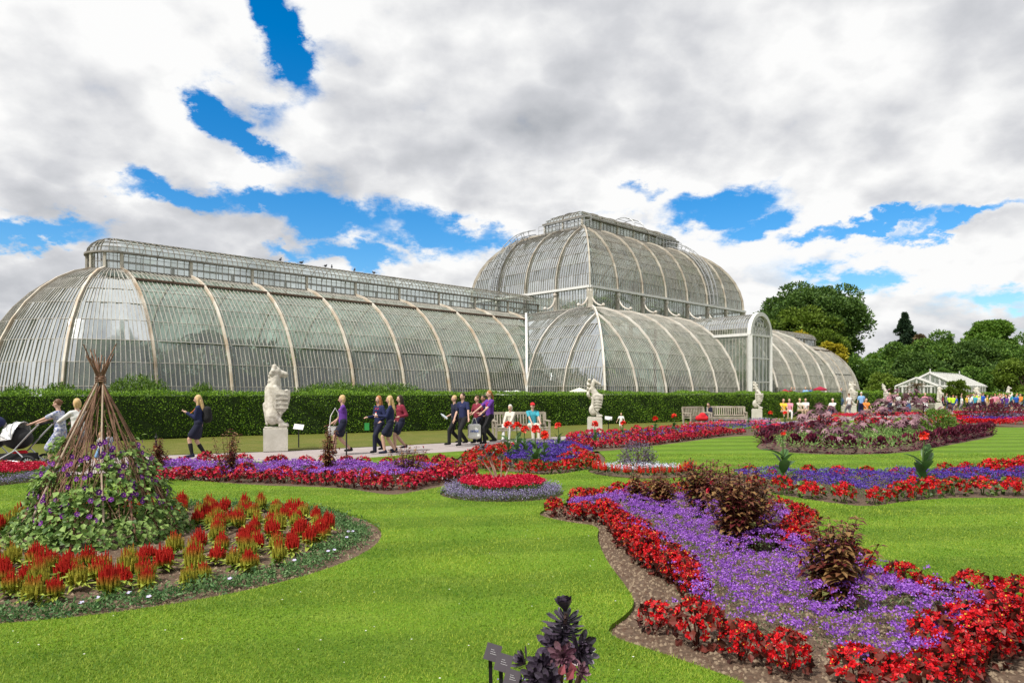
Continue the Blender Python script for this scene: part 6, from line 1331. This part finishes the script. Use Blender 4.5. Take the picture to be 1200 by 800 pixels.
g1 = G(598, 515); person((g1.x, g1.y+.02), CAM-.6+.25, 1.55, 'white haired woman in cream top and pale trousers sitting on the bench', CRM, 'trousers', WHT, 'bob', HW, (.0, .04), ((-.07, .25, .36), (.07, .25, .37)), 'long', seat=.44, female=True, shoes=WHT)
g1 = G(624, 515); I = person((g1.x, g1.y+.02), CAM+.25, 1.68, 'man in turquoise T-shirt, red cap and cream trousers sitting on the bench', TURQ, 'trousers', CRM, 'short', HBR, (.02, .0), ((-.09, .26, .36), (.09, .26, .36)), 'short', seat=.44, shoes=GRY)
b = MB(); b.ell(I['hc']+Vector((0, -.012, .055)), (.088, .098, .075)); b.cap(I['hc']+Vector((-.03, .09, .05)), I['hc']+Vector((.03, .10, .045)), .03, .03); b.obj('cap', REDC, I['root'], True)
g = G(818, 499.5); bench((g.x, g.y, 0), .55, 'wooden bench seen at an angle left of the person in dark blue', 1.5)
g = G(852, 498.5); bench((g.x, g.y, 0), -.12, 'pale wooden bench in front of the hedge left of the third statue', 1.9)
g = G(833, 498); person((g.x, g.y), CAM-1.0, 1.5, 'person in dark blue slumped between the two empty benches', NAVY2, 'trousers', NAVY, 'short', BLK, (.05, .0), ((-.1, .2, .3), (.1, .2, .3)), 'long', seat=.40, lean=.3)
b = MB(); b.cap((-.2, 0, .0), (.2, 0, .0), .16, .15); b.ell((0.03, 0, .14), (.2, .15, .17)); o = link('red_bag', bake(b, .03, REDC, 'red_bag', 3)); g = G(822, 500); o.location = (g.x, g.y-.1, .42); o.scale = (.9, .8, .9); tag(o, 'large soft bright red bag beside the person in dark blue', 'bag')
g = G(728, 505); person((g.x, g.y), CAM-.4, .80, 'small blonde toddler in white with a red strap behind the flower bed', WHT, 'shorts', WHT, 'bob', HB, (.04, -.04), ((-.22, .1, .5), (.22, .12, .5)), 'short', shoes=REDC, cat='child')
g = G(118, 549); person((g.x, g.y), LEFT, .82, 'blonde toddler glimpsed through the wigwam poles', WHT, 'shorts', SKYB, 'bob', HB, (.05, -.05), ((-.2, .1, .5), (.2, .1, .5)), 'short', shoes=WHT, cat='child')
g = G(128, 548); person((g.x, g.y), LEFT, .84, 'toddler in floral clothes glimpsed behind the wigwam poles', FLOR, 'shorts', FLOR, 'bob', HBR, (.05, -.05), ((-.2, .1, .5), (.2, .1, .5)), 'short', shoes=WHT, cat='child')
# ------------------------------------------------------------ pram
g = G(22, 549); pr_ = empty('pram', (g.x, g.y, 0), 0, 'white hooded pushchair with black frame and wheels at the left edge', 'pram')
M_PW = mat('pram_fabric_white', (.70, .70, .68), .6, .06, 5); M_PF = mat('pram_frame', (.55, .56, .58), .35, .1, 5, metal=.5); M_RUB = mat('black_rubber', (.02, .02, .022), .7, .1)
def wheel(x, y, r): 
    t = MB(); t.tube([(x+r*math.cos(a), y, r+.0+r*math.sin(a)) for a in [2*PI*j/20 for j in range(21)]], .028, 6, False); o = t.obj('wheel', M_RUB, pr_); t = MB()
    for k in range(6): a = PI*k/6; t.bar((x-r*math.cos(a), y, r-r*math.sin(a)), (x+r*math.cos(a), y, r+r*math.sin(a)), .014, .014)
    t.ell((x, y, r), (.035, .03, .035)); t.obj('spokes', M_PF, o)
for y in (-.27, .27): wheel(.38, y, .145); wheel(-.42, y, .11)
t = MB()
for y in (-.24, .24): t.tube([(.38, y, .15), (.1, y, .42), (-.42, y, .14)], .016, 6); t.tube([(.05, y, .40), (.40, y, .78), (.60, y, .98)], .015, 6); t.tube([(.38, y, .15), (-.05, y, .20), (-.42, y, .12)], .013, 6)
t.obj('frame', M_PF, pr_)
t = MB(); t.tube([(.60, -.24, .98), (.62, 0, 1.0), (.60, .24, .98)], .02, 6); t.obj('handle', M_RUB, pr_)
t = MB(); t.ell((-.02, 0, .66), (.30, .26, .24), nu=14, nv=8); t.obj('seat_shell', M_RUB, pr_, True)
t = MB(); P_ = []; nn_ = 9
for i in range(6):
    a = -.15+1.9*i/5
    for j in range(nn_): q = PI*j/(nn_-1); P_.append((.04-.40*math.cos(a)*math.sin(q), .29*math.cos(q), .66+.36*math.sin(a)*math.sin(q)))
t.add(P_, [(i*nn_+j, i*nn_+j+1, (i+1)*nn_+j+1, (i+1)*nn_+j) for i in range(5) for j in range(nn_-1)]); t.obj('hood', M_PW, pr_, True)
t = MB()
for i in range(6):
    a = -.15+1.9*i/5; t.tube([(.04-.405*math.cos(a)*math.sin(q), .295*math.cos(q), .66+.365*math.sin(a)*math.sin(q)) for q in [PI*j/10 for j in range(11)]], .012, 5)
t.obj('hood_hoops', M_PF, pr_); t = MB(); t.box((0, 0, .27), (.6, .38, .14)); t.obj('basket', M_RUB, pr_); t = MB(); t.cap((-.05, 0, .32), (.12, 0, .34), .08, .07); t.obj('red_parcel', REDC, pr_, True)
t = MB(); t.ell((-.58, 0, 1.0), (.30, .28, .16), nu=12, nv=7); g = G(5, 551); pr2 = empty('pram', (g.x-.1, g.y+.5, 0), 0, 'second pushchair with navy canopy cut off by the left edge', 'pram'); t.obj('canopy', NAVY, pr2, True); t = MB(); t.ell((-.55, 0, .62), (.3, .25, .22), nu=12, nv=7); t.obj('seat_shell', M_RUB, pr2, True)
t = MB(); [t.tube([(-.9, y, .15), (-.55, y, .5), (-.2, y, .15)], .016, 6) for y in (-.24, .24)]; [t.tube([(-.55, y, .5), (-.4, y, .98)], .016, 6) for y in (-.24, .24)]; t.obj('frame', M_PF, pr2)
for x in (-.9, -.2):
    for y in (-.25, .25): t = MB(); t.tube([(x+.13*math.cos(a), y, .13+.13*math.sin(a)) for a in [2*PI*j/16 for j in range(17)]], .026, 6, False); t.obj('wheel', M_RUB, pr2)
# ------------------------------------------------------------ crowd in the distance: shared figures
def proto_person(key, **kw):
    I = person((0, -500), 0, 1.68, 'x', WHT, kw.pop('bottom', 'trousers'), JEAN, kw.pop('hair', 'short'), HD, vox=.030, face=False, **kw); return I['root']
PP = {'walk': proto_person('walk', feet=(.14, -.15)), 'stand': proto_person('stand', feet=(.02, -.01)), 'back': proto_person('back', feet=(.03, -.03), hair='long', bottom='skirt', female=True), 'sit': proto_person('sit', seat=.45, hands=((-.08, .26, .36), (.08, .26, .36))), 'lean': proto_person('lean', feet=(.05, -.05), hands=((-.12, .2, .62), (.12, .2, .66)), sleeve='long')}
def far_person(kind, p, yaw, label, top, bottom, hair, group=None, sc=1.0, z=0):
    r = PP[kind].copy(); COL.objects.link(r); r.location = (p[0], p[1], z); r.rotation_euler = (0, 0, yaw); r.scale = (sc,)*3; tag(r, label, 'person')
    if group: r['group'] = group
    for ch in PP[kind].children:
        c = ch.copy(); COL.objects.link(c); c.parent = r; b0 = ch.name.split('.')[0]; m = {'top': top, 'trousers': bottom, 'skirt': bottom, 'hair': hair}.get(b0)
        if m: c.material_slots[0].link = 'OBJECT'; c.material_slots[0].material = m
GR = 'visitors on the far path'
def fp_(kind, x, yb, yaw, label, top, bottom=JEAN, hair=HBR, sc=1.0, z=0): far_person(kind, G(x, yb), yaw, label, top, bottom, hair, None, sc, z)
fp_('sit', 918, 492, CAM, 'person in yellow T-shirt sitting beside the third statue', YELL, TAN)
fp_('sit', 925, 492, CAM-.3, 'person in pink sitting right next to the one in yellow', PNK, WHT)
fp_('sit', 937, 490.5, CAM+.3, 'fair haired person in pale olive sitting on the long seat left of the castor plants', CRM, TAN, HB)
fp_('sit', 944, 490, CAM-.3, 'person in white leaning towards a neighbour left of the castor plants', WHT, TAN, HBR)
fp_('sit', 976, 491, CAM-.9, 'man in white shirt and jeans lounging in front of the fourth statue', WHT, JEAN, HW)
fp_('walk', 995, 489, LEFT-1.2, 'person in white shirt with dark bag strap walking beside the fourth statue', WHT, GRY, HBR)
fp_('stand', 1009.5, 488, AWAY, 'man in sky blue shirt seen from behind right of the fourth statue', SKYB, NAVY, HW, 1.05)
fp_('sit', 1015, 490, CAM, 'sunburnt person in orange sitting right of the man in sky blue', ORG, TAN)
fp_('stand', 1064, 486, CAM, 'person in white shirt among the tops of the castor plants', WHT, JEAN, HBR)
fp_('stand', 1052, 485, CAM, 'person in white top left of the white-shirted one above the castor plants', WHT, GRY, HD)
fp_('stand', 1043, 485, AWAY, 'person in pink behind the castor plants near the fifth statue', PNK, JEAN, HB)
fp_('stand', 1084, 485, CAM, 'person in pink and white just left of the sixth statue', PNK, WHT, HG_)
tr_ = MB(); tp = [G(905, 478.3), G(985, 477.0)]; tr_.bar((32, 64, .27), (43.5, 75.5, .27), 5, .5); tr_.obj('terrace', M_STONE)['kind'] = 'structure'
for x, d, kd, t_, hr, lb in ((927, 60, 'stand', MAR, HBR, 'person in maroon whose head and shoulders show behind the hedge nearest the small parasol'), (931, 61, 'stand', GRY, HD, 'person in grey showing above the hedge between maroon and blue shirts'), (944, 61, 'stand', SKYB, HB, 'person in pale blue showing above the hedge left of the wide crimson parasol'), (950, 62, 'stand', BLU, HD, 'person in dark blue showing above the hedge just left of the wide parasol')):
    far_person(kd, ((x-600)/F*d, d), random.uniform(2, 4), lb, t_, JEAN, hr, None, 1.0, .52)
fp_('stand', 985.5, 482, CAM+.5, 'person in dark grey standing in the gap at the end of the long hedge', GRY, JEAN, HD, 1.0, .45)
tr_ = MB(); tr_.box((G(985.5, 482).x, G(985.5, 482).y, .22), (1.2, 1.2, .44)); tr_.obj('step', M_STONE)['kind'] = 'structure'
crowd = [(1113, HIVI, 'lime vest'), (1117, HIVI, 'lime vest'), (1121, BLU, 'blue top'), (1127, WHT, 'pale grey coat'), (1133, YELL, 'yellow top'), (1138, WHT, 'white T-shirt'), (1143, TURQ, 'turquoise top'), (1147, CRM, 'cream top'), (1152, BLU, 'bright blue jacket'), (1157, YELL, 'yellow shirt'), (1162, MAR, 'maroon top'), (1166, PNK, 'pink top'), (1170, PNK, 'pink shirt'), (1174, PURP, 'purple top'), (1180, PURP, 'purple backpack'), (1186, TURQ, 'turquoise shirt'), (1191, BLU, 'blue shirt'), (1196, ORG, 'orange shirt'), (1109, GRY, 'grey top'), (1105, MAR, 'maroon shirt'), (1203, GRN, 'green shirt'), (1210, WHT, 'white shirt')]
for i, (x, m, nm) in enumerate(crowd):
    yb = random.uniform(480.5, 484.5); ref = 'between the sixth and seventh statues' if x < 1145 else ('in front of the last statue' if 1172 < x < 1190 else ('right of the seventh statue' if x < 1173 else 'at the right edge'))
    fp_(random.choice(['stand', 'back', 'lean', 'walk']), x, yb, random.uniform(0, 6.28), 'visitor in %s %s' % (nm, ref)+(' standing nearest the lime vests' if x == 1121 else (' left one' if x == 1113 else (' right one' if x == 1117 else ''))), m, random.choice([JEAN, GRY, TAN, NAVY2, BLK]), random.choice([HBR, HD, HB, HG_, HW]), random.uniform(.86, 1.04))
for k in range(34):
    x = random.uniform(1100, 1215); d = random.uniform(66, 78); far_person(random.choice(['stand', 'back', 'lean', 'walk']), ((x-600)/F*d, d), random.uniform(0, 6.28), 'visitor in the rear of the crowd at the right edge', random.choice([WHT, CRM, PNK, SKYB, NAVY, REDC, HIVI, YELL, GRY, TURQ, MAR]), random.choice([JEAN, GRY, TAN, BLK]), random.choice([HBR, HD, HB, HG_, HW]), 'rear of the crowd at the right edge', random.uniform(.8, 1.02))
for r in PP.values():
    for ch in list(r.children): bpy.data.objects.remove(ch)
    bpy.data.objects.remove(r)
# ------------------------------------------------------------ heraldic beast statues
M_ST = mat('carved_stone', (.40, .37, .31), .85, .15, 7, col2=(.66, .63, .56), bump=.5, bscale=45); M_PD = mat('pedestal_stone', (.47, .45, .39), .85, .12, 3, col2=(.60, .58, .52), bump=.2)
def statue(x, yb, ytop, kind, label, flip=1, pw=.64, ph=.62, rz=0.0):
    p = G(x, yb); rz = math.atan2(-p.x, p.y); H = CAMH-(ytop-460)/F*p.y; root = empty('beast_statue', (p.x, p.y, 0), rz, label, 'statue', 'stone heraldic beasts on pedestals'); b = MB(); b.box((0, 0, ph/2), (pw, pw, ph)); o = b.obj('pedestal', M_PD, root); b = MB(); b.box((0, 0, ph+.025), (pw*.92, pw*.92, .055)); b.obj('base_slab', M_ST, root)
    k = (H-ph-.05)/1.78; V_ = lambda x_, y_, z_: Vector((x_*flip*k*1.12, -y_*k, ph+.05+z_*k)); b = MB(); c = lambda a, q, ra, rb: b.cap(V_(*a), V_(*q), ra*k, rb*k, 12); e = lambda a, r: b.ell(V_(*a), tuple(q*k for q in r), nu=12, nv=8)
    # haunches, hind legs and feet common to all seated beasts
    bx = {'horse': (.0, -.02), 'slim': (.05, .02)}.get(kind, (0, 0))
    for s in (-1, 1): e((-.06, s*.17, .32), (.21, .13, .26)); c((-.02, s*.2, .30), (.15, s*.2, .10), .11, .07); c((.12, s*.2, .06), (.27, s*.2, .05), .07, .06)
    if kind == 'lion':
        c((-.05, 0, .4), (-.06, 0, 1.05), .25, .23); c((-.06, 0, 1.05), (.0, 0, 1.45), .21, .13); e((.02, 0, 1.58), (.14, .13, .14)); c((.08, 0, 1.56), (.26, 0, 1.50), .085, .065); c((.10, 0, 1.48), (.24, 0, 1.43), .05, .04)
        for s in (-1, 1): e((-.02, s*.1, 1.71), (.05, .03, .06)); c((-.02, s*.18, 1.1), (.12, s*.24, .92), .09, .07); c((.12, s*.24, .92), (.27, s*.16, 1.02), .065, .06); e((.09, s*.06, 1.63), (.03, .03, .03))
        for j in range(10): a = j*.7; e((-.08+.05*math.cos(a), .11*math.sin(a), 1.74-.075*j), (.07, .06, .055))
        for j in range(6): e((-.14, .05*(-1)**j, 1.3-.1*j), (.07, .09, .06))
        c((-.2, 0, .1), (-.27, 0, .55), .05, .04); e((-.25, 0, .62), (.07, .06, .09)); sx, sz = .13, .72
    elif kind == 'horse':
        c((.02, 0, .4), (.06, 0, .95), .22, .20); c((.06, 0, .95), (-.10, 0, 1.32), .18, .12); c((-.10, 0, 1.32), (-.06, 0, 1.58), .12, .10); e((-.02, 0, 1.64), (.11, .09, .11)); c((.0, 0, 1.63), (.22, 0, 1.50), .085, .06)
        for s in (-1, 1): c((-.04, s*.05, 1.7), (-.05, s*.06, 1.79), .03, .012); c((.05, s*.16, 1.0), (.28, s*.2, .98), .08, .07); c((.28, s*.2, .98), (.30, s*.16, .80), .07, .05)
        for j in range(12): e((-.22-.05*math.sin(j*.9), .06*math.cos(j*2), 1.70-.075*j), (.085, .075, .065))
        for j in range(7): e((-.28, .05*math.cos(j*2), 1.5-.07*j), (.06, .06, .06))
        sx, sz = .10, .62
    elif kind == 'slim':
        c((.06, 0, .4), (.12, 0, .85), .20, .18); c((.12, 0, .85), (-.02, 0, 1.28), .18, .12); c((-.02, 0, 1.28), (-.12, 0, 1.5), .11, .09); e((-.13, 0, 1.60), (.12, .1, .12)); c((-.12, 0, 1.58), (.04, 0, 1.50), .07, .05)
        for s in (-1, 1): c((.05, s*.15, 1.1), (.22, s*.2, .9), .08, .07); c((.22, s*.2, .9), (.1, s*.2, .75), .07, .06); e((-.16, s*.08, 1.72), (.04, .03, .06))
        for j in range(6): e((-.17, .05*(-1)**j, 1.66-.09*j), (.06, .07, .05))
        sx, sz = .12, .66
    else:
        c((0, 0, .4), (0, 0, 1.0), .26, .25); c((0, 0, 1.0), (0, 0, 1.4), .22, .16); e((.03, 0, 1.54), (.15, .14, .15)); c((.08, 0, 1.52), (.22, 0, 1.46), .09, .07)
        if kind == 'crown': e((.0, 0, 1.70), (.16, .15, .04)); [e((.0+.13*math.cos(a), .12*math.sin(a), 1.75), (.03, .03, .05)) for a in [2*PI*j/6 for j in range(6)]]
        if kind == 'wing': [c((-.1, s*.1, 1.2), (-.30, s*.2, 1.62), .10, .05) for s in (-1, 1)]; [c((-.12, s*.1, 1.0), (-.36, s*.2, 1.35), .09, .05) for s in (-1, 1)]; c((.18, 0, 1.5), (.25, 0, 1.40), .05, .02)
        if kind == 'horn': [c((0, s*.08, 1.66), (-.03, s*.12, 1.80), .035, .012) for s in (-1, 1)]
        for s in (-1, 1): c((.0, s*.2, 1.15), (.18, s*.25, .95), .1, .08); c((.18, s*.25, .95), (.26, s*.12, 1.0), .075, .06)
        for j in range(8): a = j*.8; e((-.12, .1*math.sin(a), 1.6-.08*j), (.08, .07, .06))
        sx, sz = .14, .70
    link('beast', bake(b, .022 if x < 900 else .04, M_ST, 'beast', 1, .7, noise_amp=.022, nscale=.07), root)
    s = MB(); sc_ = []; W, Hh = .25*k, .36*k; O = V_(sx, .27, sz)
    out = [(-1, .95), (-.5, .88), (0, .98), (.5, .88), (1, .95), (.98, .3), (.85, -.2), (.5, -.7), (0, -1), (-.5, -.7), (-.85, -.2), (-.98, .3)]
    n_ = len(out); fr = [O+Vector((flip*u*W, -.05*k*(1-u*u)-.03*k, v_*Hh)) for u, v_ in out]; bk = [q+Vector((0, .07*k, 0)) for q in fr]; s.add([O-Vector((0, .10*k, 0))]+fr+bk, [(0, 1+i, 1+(i+1) % n_) for i in range(n_)]+[(1+i, 1+n_+i, 1+n_+(i+1) % n_, 1+(i+1) % n_) for i in range(n_)]+[tuple(1+n_+i for i in range(n_))])
    s.obj('shield', M_ST, root); s = MB()
    for r_ in range(4): s.bar(O+Vector((-W*.75, -.095*k, Hh*(.62-.36*r_))), O+Vector((W*.75, -.095*k, Hh*(.62-.36*r_))), .025*k, .05*k)
    s.obj('shield_carving', M_ST, root); return root
statue(323, 527.5, 427, 'lion', 'weathered stone beast with curly mane facing right, largest and leftmost statue', pw=.66)
statue(697, 507.5, 443, 'horse', 'stone horse with curled mane behind the flower bed, second statue from the left', pw=.60)
statue(887, 491.5, 446, 'slim', 'slender twisting stone beast just left of the white porch, third statue', pw=.62)
statue(998, 484.5, 446.5, 'crown', 'stone beast wearing a crown at the end of the long hedge, fourth statue', pw=.7)
statue(1037, 481.5, 449, 'slim', 'pale stone beast leaning right between the two short hedges, fifth statue', pw=.7)
statue(1101, 479.5, 452, 'horn', 'small stone beast in front of the white glasshouse palm, sixth statue', pw=.75)
statue(1145, 477.5, 452.3, 'wing', 'small winged stone beast right of the white glasshouse, seventh statue', pw=.8)
statue(1182, 475.5, 452.2, 'lion', 'small upright stone beast nearest the right edge, eighth statue', pw=.8)
def info_sign(x, yb, ytop, label):
    p = G(x, yb); z = CAMH-(ytop-460)/F*p.y; root = empty('information_sign', (p.x, p.y, 0), 0, label, 'sign', 'information signs by the statues'); b = MB(); b.bar((0, 0, 0), (0, 0, z-.06), .03, .03); b.obj('post', M_RUB, root); R_m = Matrix.Rotation(-.5, 3, 'X') @ Matrix.Rotation(.12, 3, 'Y'); b = MB(); b.box((0, 0, z-.05), (.30, .015, .17), R_m); b.obj('panel', M_WHITE, root)
info_sign(350, 524, 498, 'white tilted information panel on a thin post right of the leftmost statue'); info_sign(713, 506, 488.5, 'white tilted information panel on a thin post right of the horse statue')
# ------------------------------------------------------------ iron posts
M_IRON = mat('black_iron', (.02, .02, .02), .5, .1)
p = G(183, 549); root = empty('iron_post', (p.x, p.y, 0), 0, 'black iron post with pointed finial and slanting brace beside the wigwam', 'post'); b = MB(); b.tube([(0, 0, 0), (0, 0, .66)], .022, 8); b.obj('shaft', M_IRON, root); b = MB(); b.ell((0, 0, .68), (.035, .035, .03)); b.tube([(0, 0, .69), (0, 0, .78)], [.02, .004], 6); b.obj('finial', M_IRON, root); b = MB(); b.tube([(0, 0, .55), (.42, -.1, .02)], .012, 5); b.tube([(0, 0, .55), (-.3, .15, .02)], .012, 5); b.obj('brace', M_IRON, root)
p = G(406, 535); root = empty('iron_post', (p.x, p.y, 0), 0, 'plain thin black post in the grass below the white handbag', 'post'); b = MB(); b.tube([(0, 0, 0), (0, 0, .62)], .02, 8); b.obj('shaft', M_IRON, root); b = MB(); b.ell((0, 0, .63), (.026, .026, .02)); b.obj('top', M_IRON, root)
